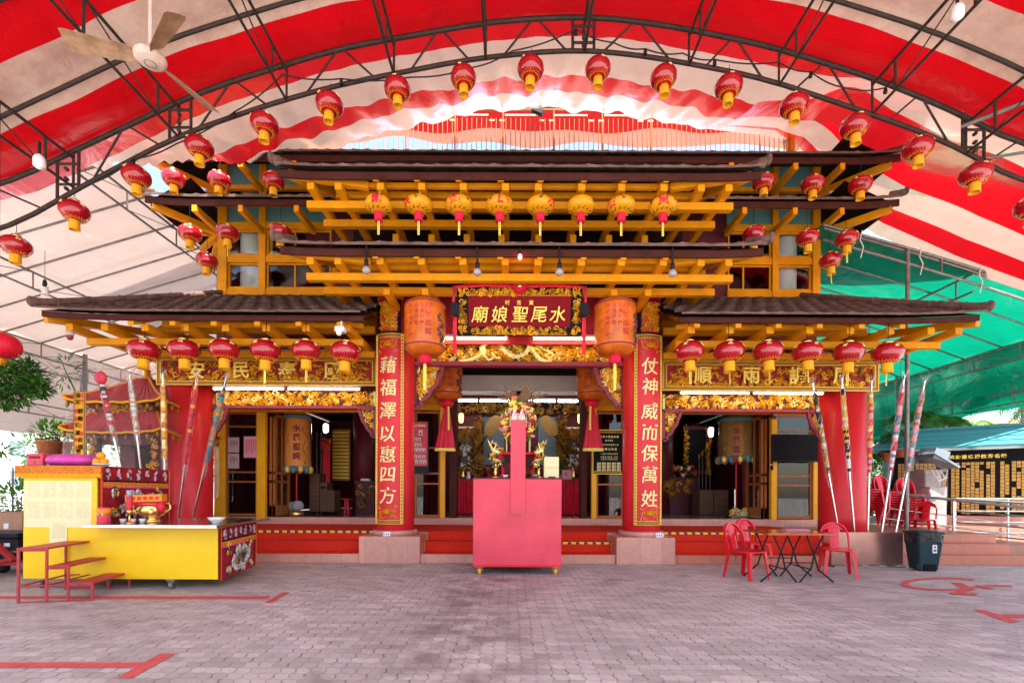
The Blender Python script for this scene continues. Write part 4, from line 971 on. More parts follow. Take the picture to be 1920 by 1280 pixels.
# ================================================================== lanterns
def red_lantern(tagged):
    t=thing('red_lantern','','lantern',(0,0,0))
    R,Hh=.235,.165
    b=MB(); prof=[]
    for k in range(17):
        a=-PI/2+PI*k/16; r=R*math.cos(a)**.82 if math.cos(a)>1e-6 else 0; prof.append((max(r,.055 if abs(a)>1.3 else r),Hh*math.sin(a)))
    b.lathe(prof,48,(0,0,0),rib=.018,ribn=16); body=b.build('shell',M['lantern'],t,True)
    # gilded emblems on the shoulder and the beaded flower ring below
    b=MB()
    for k in range(4):
        a=PI/4+PI/2*k+.35; e=.55
        for j in range(9):
            da=random.uniform(-.13,.13); de=random.uniform(-.16,.16)
            r=R*math.cos(e+de)**.82*1.005; p=Vector((r*math.cos(a+da),r*math.sin(a+da),Hh*math.sin(e+de)))
            b.ell(p,.013,.013,.008,6,4)
    b.build('emblem',M['goldpale'],body,True)
    b=MB()
    for k in range(22):
        a=2*PI*k/22
        for e,rr in ((-1.02,.015),(-.86,.010)):
            aa=a+(0 if e<-1 else PI/22); r=R*math.cos(e)**.82*1.0; b.ell((r*math.cos(aa),r*math.sin(aa),Hh*math.sin(e)-.004),rr,rr,.008,6,4)
    b.build('flower_ring',M['gold'],body,True)
    b=MB(); b.lathe([(.075,Hh-.012),(.078,Hh+.022),(.05,Hh+.024),(.012,Hh+.03)],20); b.build('cap',M['brass'],t,True)
    b=MB(); b.lathe([(.078,-Hh+.010),(.084,-Hh-.01),(.082,-Hh-.05),(.088,-Hh-.155),(.074,-Hh-.155),(.07,-Hh-.05)],36,rib=.05,ribn=24); b.build('fringe',M['fringe'],t,True)
    b=MB(); b.tube([(-.05,0,Hh+.02),(0,0,Hh+.10),(.05,0,Hh+.02)],.004,5); b.tube([(0,0,Hh+.10),(0,0,Hh+.19)],.005,5); b.build('hook',M['blackplastic'],t,True)
    if tagged:
        b=MB(); b.box(-.017,.017,-.002,.002,-Hh-.36,-Hh-.12); tg=b.build('paper_tag',M['ytag'],t,True)
        b=MB()
        for k in range(6): b.box(-.007,.007,-.0045,-.0025,-Hh-.335+.032*k,-Hh-.318+.032*k)
        b.build('tag_writing',M['clothred'],tg,True)
    return t
LP=red_lantern(False); LT_=red_lantern(True)
used={}
def place_lantern(src,loc,label,group,sc=1.0,rz=None,extra=0):
    rz=random.uniform(0,6.28) if rz is None else rz
    key=id(src)
    if key not in used:
        o=src; used[key]=1; o.location=loc; o['label']=label; o['group']=group; o.scale=(sc,)*3
    else: o=clone(src,loc,label,rz,sc,group)
    o.rotation_euler=(random.uniform(-.05,.05),random.uniform(-.05,.05),rz); sv=random.uniform(.97,1.03); o.scale=(sc*sv,sc*sv,sc*random.uniform(.96,1.04))
    return o
# along the arch
arch_px=[(30,461),(140,396),(256,331),(374,276),(496,233),(618,196),(745,167),(869,146),(995,130),(1121,130),(1244,146),(1366,163),(1489,198),(1603,236),(1722,278),(1829,327),(1932,388)]
for k,(u,v) in enumerate(arch_px):
    n=['leftmost','second from the left','third from the left','fourth from the left','fifth from the left','sixth from the left','seventh from the left','eighth from the left','ninth from the left','just right of the arch crown',
       'seventh from the right','sixth from the right','fifth from the right','fourth from the right','third from the right','second from the right','rightmost'][k]
    p=P(u,v,AY+.02)
    o=place_lantern(LP,p,'round red lantern on the arch, '+n,'red lanterns strung along the arch')
    b=MB(); b.tube([(0,0,.33),(0,0,max(.36,zlow(p.x)-p.z))],.005,5); b.build('hanging_wire',M['blackplastic'],o,True)
# under the temple's wing eaves
wl=[(325,334,10.9,0,'leftmost of three under the left top eave'),(411,338,10.9,0,'middle one of three under the left top eave'),(513,339,10.95,0,'nearest the centre under the left top eave'),
    (356,438,10.95,1,'leftmost of three under the left middle eave'),(427,437,10.95,1,'middle one of three under the left middle eave'),(526,436,10.95,0,'half hidden by the central roof tip on the left'),(388,489,11.4,0,'lowest one beside the left upper window'),
    (1432,342,10.95,0,'nearest the centre under the right top eave'),(1524,345,10.9,0,'middle one of three under the right top eave'),(1613,347,10.9,0,'rightmost of three under the right top eave'),
    (1413,440,10.95,0,'half hidden by the central roof tip on the right'),(1514,446,10.95,0,'in front of the right upper window post'),(1587,448,10.95,1,'rightmost under the right middle eave'),(1557,488,11.4,1,'lowest one beside the green tarpaulin')]
for u,v,Y,tg_,n in wl:
    o=place_lantern(LT_ if tg_ else LP,P(u,v,Y),'dark red lantern, '+n,'red lanterns under the wing eaves',1.02)
    b=MB(); b.tube([(0,0,.33),(0,0,.62)],.006,5); b.build('hanging_wire',M['blackplastic'],o,True)
# under the side eaves
for k,(u,v) in enumerate([(270,656),(345,656),(421,656),(498,657),(574,657),(648,660)]):
    place_lantern(LT_ if k in (3,4) else LP,P(u,v,8.4),'wide red lantern under the left lower eave, '+ORD[k]+' from the left','red lanterns under the left lower eave',1.06)
for k,(u,v) in enumerate([(1293,659),(1367,659),(1440,659),(1514,660),(1591,661),(1664,662)]):
    place_lantern(LT_,P(u,v,8.4),'wide red lantern with paper tag under the right lower eave, '+ORD[k]+' from the left','red lanterns under the right lower eave',1.06)
# plain big one at the picture's left edge
t=thing('red_lantern','plain matt red lantern hanging low at the left edge of the forecourt','lantern',P(-2,648,7.2))
b=MB(); prof=[(max(.05,.26*max(0,math.cos(-PI/2+PI*k/16))**.85),.20*math.sin(-PI/2+PI*k/16)) for k in range(17)]
b.lathe(prof,40,(0,0,0),rib=.01,ribn=16); b.build('shell',M['satin'],t,True)
b=MB(); b.lathe([(.08,.19),(.08,.22),(.02,.23)],20); b.build('cap',M['brass'],t,True)
b=MB(); b.lathe([(.085,-.18),(.09,-.34),(.07,-.34)],30,rib=.05,ribn=24); b.build('fringe',M['fringe'],t,True)
b=MB(); b.tube([(0,0,.22),(0,0,3.6)],.006,5); b.build('hanging_wire',M['blackplastic'],t,True)
# yellow lanterns with one red character each
chars=[('廟',.16),('娘',-.95),('聖',-.18),('尾',.30),('水',.98),('村',1.9),('吉',-1.0),('寅',-.25)]
upx=[710,785,861,937,1013,1089,1165,1243]
for k,(ch,ang) in enumerate(chars):
    u=upx[k]; p=P(u,384+.4*k,7.88)
    side='turned to the left' if ang<-.6 else ('turned to the right' if .6<ang<1.5 else ('turned away' if ang>=1.5 else 'facing the front'))
    t=thing('yellow_lantern',('%s yellow lantern from the left, its red character '%ORD[k])+side,'lantern',p,'yellow lanterns under the upper central eave')
    R,Hh=.226,.125
    b=MB(); prof=[]
    for j in range(17):
        a=-PI/2+PI*j/16; r=R*max(0,math.cos(a))**.8; prof.append((max(r,.05),Hh*math.sin(a)))
    b.lathe(prof,40,rib=.008,ribn=16); body=b.build('shell',M['ylantern'],t,True)
    def onball(x,y,z,a0=0,e0=0):
        e=e0+y/(Hh*1.12); a=-PI/2+a0+x/R; e=max(-1.3,min(1.3,e)); r=R*math.cos(e)**.8+.004
        return Vector((r*math.cos(a),r*math.sin(a),Hh*math.sin(e)))
    b=MB()
    put_glyph(b,ch,(0,0,0),.215,bold=.03,ext=0,fn=lambda x,y,z:onball(x,y,z,ang,.08)); b.build('red_character',M['satin'],body,True)
    b=MB()
    for c2,a2,e2 in (('合',ang-.85,.45),('平',ang+.80,.45),('安',ang+.95,.1),('境',ang-1.0,.1)): put_glyph(b,c2,(0,0,0),.055,bold=.02,ext=0,fn=lambda x,y,z:onball(x,y,z,a2,e2))
    b.build('small_characters',M['darkmaroon'],body,True)
    b=MB()
    for j in range(22):
        for e,rr in ((-1.0,.014),(-.84,.009)):
            a=2*PI*(j+(.5 if e>-.9 else 0))/22; r=R*math.cos(e)**.8; b.ell((r*math.cos(a),r*math.sin(a),Hh*math.sin(e)-.003),rr,rr,.008,6,4,mi=j%2)
    b.build('flower_ring',[M['gold'],M['black']],body,True)
    b=MB(); b.lathe([(.055,Hh-.01),(.06,Hh+.02),(.01,Hh+.03)],18); b.tube([(0,0,Hh+.02),(.03,0,Hh+.10),(.06,.03,Hh+.15)],.006,5); b.build('cap',M['brass'],t,True)
    b=MB(); b.lathe([(.062,-Hh+.005),(.068,-Hh-.015),(.07,-Hh-.14),(.058,-Hh-.14)],30,rib=.05,ribn=20); b.build('fringe',M['redfringe'],t,True)
    b=MB(); b.box(-.017,.017,-.002,.002,-Hh-.36,-Hh-.10)
    for j in range(6): b.box(-.006,.006,-.004,-.0025,-Hh-.34+.035*j,-Hh-.322+.035*j,1)
    b.build('paper_tag',[M['ytag'],M['black']],t,True)
# orange paper barrel lanterns
def barrel(loc,name_label,R=.36,H=.92,tassel='yellow'):
    t=thing('barrel_lantern',name_label,'lantern',loc,'orange barrel lanterns at the entrance')
    b=MB(); prof=[(.10,H/2),(R*.86,H/2-.01),(R*.95,H/2-.03),(R*.985,H/2-.10)]+[(R*(1.0+.004*math.cos(k*1.7)),H/2-.12-(H-.30)*k/10) for k in range(11)]+[(R*.99,-H/2+.14),(R*.93,-H/2+.09),(R*.80,-H/2+.04),(R*.66,-H/2+.0),(.10,-H/2)]
    b.lathe(prof,48); sh=b.build('paper_shell',M['biglantern'],t,True)
    for z in (H/2-.06,-H/2+.13):
        b=MB(); b.lathe([(R*.995,z-.012),(R*1.012,z),(R*.995,z+.012)],48); b.build('rim_band',M['plum'],sh,True)
    def cyl(x,y,z,a0=0): a=-PI/2+a0+x/R; return Vector(((R*1.006)*math.cos(a),(R*1.006)*math.sin(a),y))
    b=MB()
    for c,txt,sz in ((-.55,'風調雨順國泰',.085),(-.25,'合境平安',.085),(.05,'生意興隆',.085),(.32,'招財進寶',.125)):
        for j,ch in enumerate(txt): put_glyph(b,ch,(0,0,0),sz,bold=.02,ext=0,fn=lambda x,y,z:cyl(x,y+.29-j*sz*1.15,z,c))
    b.build('red_writing',M['lanternink'],sh,True)
    b=MB()
    for s in (1,):
        for j in range(26):
            a=s*(.98+.16*math.sin(j*.5)); z=-.26+.018*j
            p=cyl(0,z,0,a); b.ell(p,.026+.009*math.sin(j),.012,.024,7,4,mi=j%3)
        for j in range(10):
            p=cyl(0,random.uniform(-.3,.1),0,s*random.uniform(.75,1.2)); b.ell(p,.04,.010,.014,7,4,mi=random.randint(0,2),M=Matrix.Rotation(random.uniform(-1,1),3,'Y'))
    b.build('painted_dragon',[M['bluedark'],M['leafdark'],M['plum']],sh,True)
    if tassel=='yellow':
        b=MB(); b.lathe([(.10,-H/2+.01),(.105,-H/2-.02),(.115,-H/2-.15),(.10,-H/2-.15)],30,rib=.05,ribn=20); b.build('red_fringe',M['redfringe'],t,True)
        b=MB()
        for j in range(9):
            a=j*.7; b.tube([(.016*math.cos(a),.016*math.sin(a),-H/2-.13),(.022*math.cos(a),.022*math.sin(a),-H/2-.4),(.016*math.cos(a),.016*math.sin(a),-H/2-.62)],.010,5)
        b.build('tassel',M['ytag'],t,True)
    else:
        b=MB(); b.ell((0,0,-H/2-.08),.16,.14,.13,14,8); b.lathe([(.16,-H/2-.03),(.14,-H/2-.16)],24,rib=.2,ribn=9); b.build('satin_knot',M['satin'],t,True)
        b=MB(); b.grid(lambda s,q:(lambda rr,a:(rr*math.cos(a)*1.1+.06*q*tassel,rr*math.sin(a)*.5,-H/2-.14-.98*q))((.045+.15*q)*(1+.12*math.sin(s*2*PI*11)),s*2*PI),132,8); b.build('satin_skirt',M['satin'],t,True)
        b=MB(); b.grid(lambda s,q:(lambda rr,a:(rr*math.cos(a)*1.1+.06*tassel,rr*math.sin(a)*.5,-H/2-1.12-.06*q))(.197*(1+.12*math.sin(s*2*PI*11)),s*2*PI),132,1); b.build('yellow_hem',M['ytag'],t,True)
        b=MB(); b.tube([(-.10*tassel,-.17,-H/2-.18),(-.12*tassel,-.2,-H/2-.5),(-.12*tassel,-.2,-H/2-.72)],.024,6); b.build('yellow_ribbon',M['ytag'],t,True)
    b=MB(); b.lathe([(.12,H/2-.005),(.12,H/2+.05),(.02,H/2+.06)],20); b.tube([(0,0,H/2+.05),(0,0,H/2+.22)],.008,5); b.build('cap',M['redfringe'],t,True)
    return t
barrel(P(797,617,8.55),'large orange barrel lantern with yellow tassel in front of the left pillar')
barrel(P(1153,617,8.55),'large orange barrel lantern with yellow tassel in front of the right pillar')
barrel(P(838,714,11.2),'orange barrel lantern with red satin skirt behind the left carved bracket',R=.36,H=.88,tassel=-.6)
barrel(P(1110,714,11.2),'orange barrel lantern with red satin skirt behind the right carved bracket',R=.36,H=.88,tassel=.6)

# ================================================================== carvings
def curl(b,c,r,ax,ay,az,turns=1.1,w=.012,flip=1,mi=0,n=12):
    pts=[];rs=[]
    for k in range(n):
        t=k/(n-1); a=flip*t*turns*2*PI; rr=r*(1-t*.78)
        pts.append(c+ax*(rr*math.cos(a))+ay*(rr*math.sin(a))+az*(.5*w*math.sin(t*PI)+w*.5)); rs.append(w*(.55+.6*math.sin(t*PI))*(1-.3*t))
    b.tube(pts,rs,5,mi=mi)
def leafblob(b,c,l,w_,ang,ax,ay,az,h=.014,mi=0):
    d=ax*math.cos(ang)+ay*math.sin(ang); p=-ax*math.sin(ang)+ay*math.cos(ang)
    vs=[c-d*l, c-d*l*.2+p*w_, c+d*l*.5+p*w_*.75, c+d*l, c+d*l*.5-p*w_*.75, c-d*l*.2-p*w_, c-d*l*.4+az*h, c+d*l*.5+az*h*1.3]
    b.add(vs,[(0,6,1),(1,6,7,2),(2,7,3),(3,7,4),(4,7,6,5),(5,6,0)],mi)
def carving(b,x0,x1,y,z0,z1,dens,sz,rnd,mi=1,inside=None,mis=(1,1,1,2)):
    ax,ay,az=Vector((1,0,0)),Vector((0,0,1)),Vector((0,-1,0))
    n=int((x1-x0)*(z1-z0)*dens)
    for k in range(n):
        x=rnd.uniform(x0,x1); z=rnd.uniform(z0,z1)
        if inside and not inside(x,z): continue
        c=Vector((x,y-rnd.uniform(.0,.02),z)); s=sz*rnd.uniform(.6,1.35); m=rnd.choice(mis)
        q=rnd.random()
        if q<.32: curl(b,c,s,ax,ay,az,rnd.uniform(.7,1.3),s*.24,rnd.choice((-1,1)),m,9)
        elif q<.85: leafblob(b,c,s*1.3,s*.5,rnd.uniform(0,6.28),ax,ay,az,s*.45,m)
        else:
            for j in range(6): leafblob(b,c+(ax*math.cos(j*1.05)+ay*math.sin(j*1.05))*s*.55,s*.6,s*.3,j*1.05,ax,ay,az,s*.4,m)
            b.ell(c+az*s*.3,s*.28,s*.28,s*.28,7,4,m)
CM=[M['darkmaroon'],M['gold'],M['goldpale'],M['golddark']]
# carved lintels over the side openings
for u0,u1,v0,v1,lab in ((395,704,735,763,'left'),(1241,1546,738,766,'right')):
    Y=10.55; x0,x1,z0,z1=PX(u0,Y),PX(u1,Y),PZ(v1,Y),PZ(v0,Y)
    b=MB(); b.box(x0,x1,Y,Y+.05,z0,z1,0); carving(b,x0+.03,x1-.03,Y,z0+.03,z1-.02,330,.055,random.Random(11+u0)); c=part('carved_lintel',b,CM)
    b=MB(); b.bbox(x0,x1,Y-.10,Y+.06,z0-.07,z0,.01); part('lintel_rail',b,M['plum'],c)
    for x in (x0,x1-.05):
        b=MB(); b.box(x,x+.05,Y-.03,Y-.002,z0,z1); part('lintel_end',b,M['goldpale'],c)
# scroll-edged corner brackets
def bracket(x,z,w_,h,Y,sgn,fm,seed):
    poly=[(0,0),(w_,0),(w_*.98,-h*.16),(w_*.86,-h*.30),(w_*.80,-h*.46),(w_*.58,-h*.60),(w_*.50,-h*.74),(w_*.26,-h*.86),(w_*.20,-h),(0,-h)]
    pl=[(sgn*a,c) for a,c in poly]
    def ins(px,pz):
        a=(px-x)*sgn; c=pz-z
        if a<.05 or c>-.05: return False
        wlim=interp([(-h,w_*.20),(-h*.86,w_*.26),(-h*.74,w_*.5),(-h*.6,w_*.58),(-h*.46,w_*.8),(-h*.3,w_*.86),(-h*.16,w_*.98),(0,w_)],c)
        return a<wlim-.07
    b=MB(); b.prism(pl,(x,Y,z),(1,0,0),(0,0,1),(0,.05,0),0)
    carving(b,min(x,x+sgn*w_),max(x,x+sgn*w_),Y,z-h,z,560,.055,random.Random(seed),inside=ins); c=part('carved_bracket',b,CM)
    b=MB(); o=[Vector((x+sgn*p[0],Y-.02,z+p[1])) for p in poly]
    for p,q in zip(o,o[1:]+o[:1]): b.bar(p,q,.07,.07,up=(0,1,0))
    part('bracket_moulding',b,fm,c)
for u,v,w_,h,Y,s,fm in ((704,767,.34,.60,10.5,-1,M['plum']),(397,767,.34,.60,10.5,1,M['plum']),(1242,770,.36,.62,10.5,1,M['plum']),(1545,770,.36,.66,10.5,-1,M['plum']),
                     (778,686,.55,.83,9.75,1,M['plum']),(1166,686,.55,.83,9.75,-1,M['plum'])):
    bracket(PX(u,Y),PZ(v,Y),w_,h,Y,s,fm,u)
# phoenix panel over the entrance
Y=9.72; x0,x1,z0,z1=PX(778,Y),PX(1166,Y),PZ(680,Y),PZ(638,Y)
b=MB(); b.box(x0,x1,Y,Y+.05,z0,z1+.02,0); carving(b,x0+.03,x1-.03,Y,z0+.03,z1-.0,230,.085,random.Random(5),mis=(1,1,3,1,2))
pw=part('phoenix_panel',b,CM)
b=MB()
def plume(pts,r0,r1,mi=0):
    P_=[Vector((PX(u,Y-.08),Y-.08-.02*math.sin(i),PZ(v,Y-.08))) for i,(u,v) in enumerate(pts)]
    # smooth the polyline
    Q=[]
    for i in range(len(P_)-1):
        a=P_[max(i-1,0)];p=P_[i];q=P_[i+1];c=P_[min(i+2,len(P_)-1)]
        for k in range(5):
            t=k/5; Q.append(.5*((2*p)+(q-a)*t+(2*a-5*p+4*q-c)*t*t+(3*p-a-3*q+c)*t**3))
    Q.append(P_[-1]); n=len(Q); b.tube(Q,[r0+(r1-r0)*k/(n-1) for k in range(n)],6,mi=mi,flat=.7)
    for k in range(2,n-1,2):
        d=(Q[min(k+1,n-1)]-Q[k-1]).normalized(); ang=math.atan2(d.z,d.x)
        for s in (-1,1): leafblob(b,Q[k]+Vector((0,-.01,0)),r0*1.6,r0*.5,ang+PI+s*.7,Vector((1,0,0)),Vector((0,0,1)),Vector((0,-1,0)),.012,mi)
plume([(905,668),(903,656),(908,646),(920,642),(935,644),(948,660),(966,668),(984,662),(992,648)],.055,.025,1)
plume([(930,643),(948,640),(962,648),(976,657),(970,645),(960,641)],.035,.015,0)
plume([(992,650),(1002,664),(1014,675),(1030,680)],.05,.02,1); plume([(994,648),(1010,658),(1022,670)],.03,.02,0)
plume([(902,664),(890,672),(874,677),(862,679)],.045,.03,1)
plume([(907,666),(915,675),(924,670),(922,662)],.03,.02,1)
b.ell((PX(905,Y),Y-.09,PZ(662,Y)),.075,.05,.11,10,6,1); b.ell((PX(907,Y),Y-.11,PZ(645,Y)),.045,.045,.045,8,5,0)
for u,v,a in ((785,650,.6),(800,668,.2),(815,655,-.8),(830,672,.5),(845,650,-.3),(1050,650,.5),(1062,668,-.6),(1080,655,.7),(1098,670,.2),(1116,655,-.5),(1135,668,.4),(1150,652,.1)):
    c=Vector((PX(u,Y),Y-.06,PZ(v,Y)))
    for j in range(7): leafblob(b,c+Vector((math.cos(j*.9+a)*.07,0,math.sin(j*.9+a)*.07)),.085,.032,j*.9+a,Vector((1,0,0)),Vector((0,0,1)),Vector((0,-1,0)),.03,2)
    b.ell(c+Vector((0,-.02,0)),.03,.03,.03,7,4,1)
part('gilded_phoenix',b,[M['gluedgreen'],M['goldpale'],M['gold']],pw)
b=MB(); b.bbox(x0-.02,x1+.02,Y-.12,Y+.08,z0-.09,z0,.012); part('lintel_rail',b,M['plum'],pw)
b=MB(); b.box(x0,x1,Y-.02,Y+.05,z1+.02,z1+.22); part('lintel_board',b,M['plum'],pw)
for u in (916,1034):
    b=MB(); xx=PX(u,Y); carving(b,xx-.13,xx+.13,Y-.12,z1-.0,z1+.16,1400,.05,random.Random(u),mis=(0,0,1)); part('carved_block',b,[M['gold'],M['golddark']],pw)

# ================================================================== sign boards
def signframe(b,x0,x1,y,z0,z1,w_,mi,d=.05):
    b.box(x0,x1,y-d,y,z0,z0+w_,mi); b.box(x0,x1,y-d,y,z1-w_,z1,mi); b.box(x0,x0+w_,y-d,y,z0+w_,z1-w_,mi); b.box(x1-w_,x1,y-d,y,z0+w_,z1-w_,mi)
for u0,u1,v0,v1,txt,lab,us in ((297,705,672,724,'安民泰國','left',(372,455,541,626)),(1241,1642,677,730,'順雨調風','right',(1314,1404,1490,1572))):
    Y=9.95; x0,x1,z0,z1=PX(u0,Y),PX(u1,Y),PZ(v1,Y),PZ(v0,Y)
    t=thing('gilded_signboard','long gilded carved signboard with key-pattern frame above the %s opening'%lab,'signboard',((x0+x1)/2,Y,z0))
    b=MB(); b.box(x0,x1,Y,Y+.06,z0,z1); b.build('back_board',M['frieze'],t)
    b=MB(); carving(b,x0+.12,x1-.12,Y-.005,z0+.10,z1-.09,110,.066,random.Random(21+u0),mis=(0,0,0,1)); carving(b,x0+.1,x1-.1,Y-.005,z0+.08,z0+.15,260,.06,random.Random(31+u0),mis=(0,)); b.build('gilded_relief',[M['gold'],M['golddark']],t)
    b=MB(); signframe(b,x0,x1,Y-.001,z0,z1,.062,0,.05); b.build('frame',M['goldedge'],t)
    b=MB(); signframe(b,x0+.062,x1-.062,Y-.001,z0+.062,z1-.062,.012,0,.06); signframe(b,x0-.012,x1+.012,Y-.001,z0-.012,z1+.012,.014,0,.06); b.build('gold_beading',M['goldflat'],t)
    for ch,u in zip(txt,us):
        b=MB(); put_glyph(b,ch,(PX(u,Y),Y-.075,(z0+z1)/2),.37,ext=.05,bold=.02); b.build('gilded_character',M['goldflat'],t)
# name board, tilted forward
Y=8.5; c0=P(974,584,Y)
nb=thing('name_board','black and gold framed red temple name board hung over the entrance','signboard',c0)
W2,H2=1.10,.405
tilt=Matrix.Rotation(math.radians(10),4,'X')
def nbo(b,name,m,par=None):
    b.v=[tuple(tilt@Vector(p)) for p in b.v]; return b.build(name,m,par or nb,True)
b=MB(); b.bbox(-W2,W2,0,.07,-H2,H2,.01); nbo(b,'backing',M['black'])
b=MB(); b.box(-.895,.895,-.02,-.001,-.262,.258); nbo(b,'red_panel',mat('deep_red_lacquer',(.19,.003,.008),.65,var=.12,spec=.12))
for z,wd in ((.325,.90),(-.325,.84)):
    b=MB(); carving(b,-wd,wd,-.004,z-.05,z+.05,950,.036,random.Random(int(z*100)+50),mis=(0,0,1)); b.tube([(-wd,-.02,z-.06),(wd,-.02,z-.06)],.008,5); nbo(b,'carved_border',[M['gold'],M['golddark']])
for s in (-1,1):
    b=MB(); carving(b,s*1.0-.05,s*1.0+.05,-.004,-.19,.18,950,.036,random.Random(7+s),mis=(0,0,1)); carving(b,s*1.0-.07,s*1.0+.07,-.004,.26,.36,900,.036,random.Random(9+s),mis=(0,)); carving(b,s*1.0-.07,s*1.0+.07,-.004,-.36,-.26,900,.036,random.Random(19+s),mis=(0,)); nbo(b,'carved_border',[M['gold'],M['golddark']])
for ch,x in zip('廟娘聖尾水',(-.69,-.345,.015,.345,.675)):
    b=MB(); put_glyph(b,ch,(x,-.035,-.055),.29,ext=.06,bold=.004,italic=.14)
    nbo(b,'large_character',M['goldflat'])
b=MB()
for ch,x in zip('村吉寅',(-.215,-.01,.205)): put_glyph(b,ch,(x,-.028,.145),.085,ext=.06,bold=.005)
nbo(b,'small_characters',M['goldflat'])
b=MB(); b.tube([(-1.16,-.02,-.1),(-1.14,-.02,.40),(-.6,-.03,.43),(0,-.03,.41),(.6,-.03,.43),(1.14,-.02,.40),(1.16,-.02,-.1)],.035,6,flat=.5)
for s in (-1,1): b.grid(lambda q,t:(s*(1.13+.02*t)+(.07*(q-.5)),-.04+.01*math.sin(q*9),-.1-.62*t),6,4)
nbo(b,'red_ribbon',M['satin'])
b=MB()
for k in range(30):
    a=2*PI*k/30; leafblob(b,Vector((math.cos(a)*.09,-.07,.40+math.sin(a)*.09)),.05,.018,a,Vector((1,0,0)),Vector((0,0,1)),Vector((0,-1,0)),.03)
b.lathe([(.115,0),(.10,.03),(0,.04)],24,(0,-.05,.40),M=Matrix.Rotation(PI/2,3,'X')); nbo(b,'rosette',M['redfringe'])
b=MB(); b.lathe([(.04,0),(.042,.02),(.02,.035),(0,.04)],16,(0,-.095,.40),M=Matrix.Rotation(PI/2,3,'X')); nbo(b,'rosette_button',M['brass'])
for s,lab in ((-1,'left'),(1,'right')):
    p=c0+Vector((s*1.12,-.14,-.02))
    t=thing('loudspeaker','small black loudspeaker hung on a cord at the %s end of the name board'%lab,'loudspeaker',p)
    b=MB(); b.bbox(p.x-.075,p.x+.075,p.y-.06,p.y+.06,p.z-.11,p.z+.11,.015); b.build('cabinet',M['blackplastic'],t)
    b=MB()
    for k in range(7): b.box(p.x-.06,p.x+.06,p.y-.064,p.y-.0605,p.z-.085+k*.026,p.z-.075+k*.026)
    b.build('grille',M['black'],t)
    b=MB(); b.tube([(p.x,p.y,p.z+.1),(p.x-.01,p.y,p.z+.9)],.006,5); b.build('cord',M['blackplastic'],t)
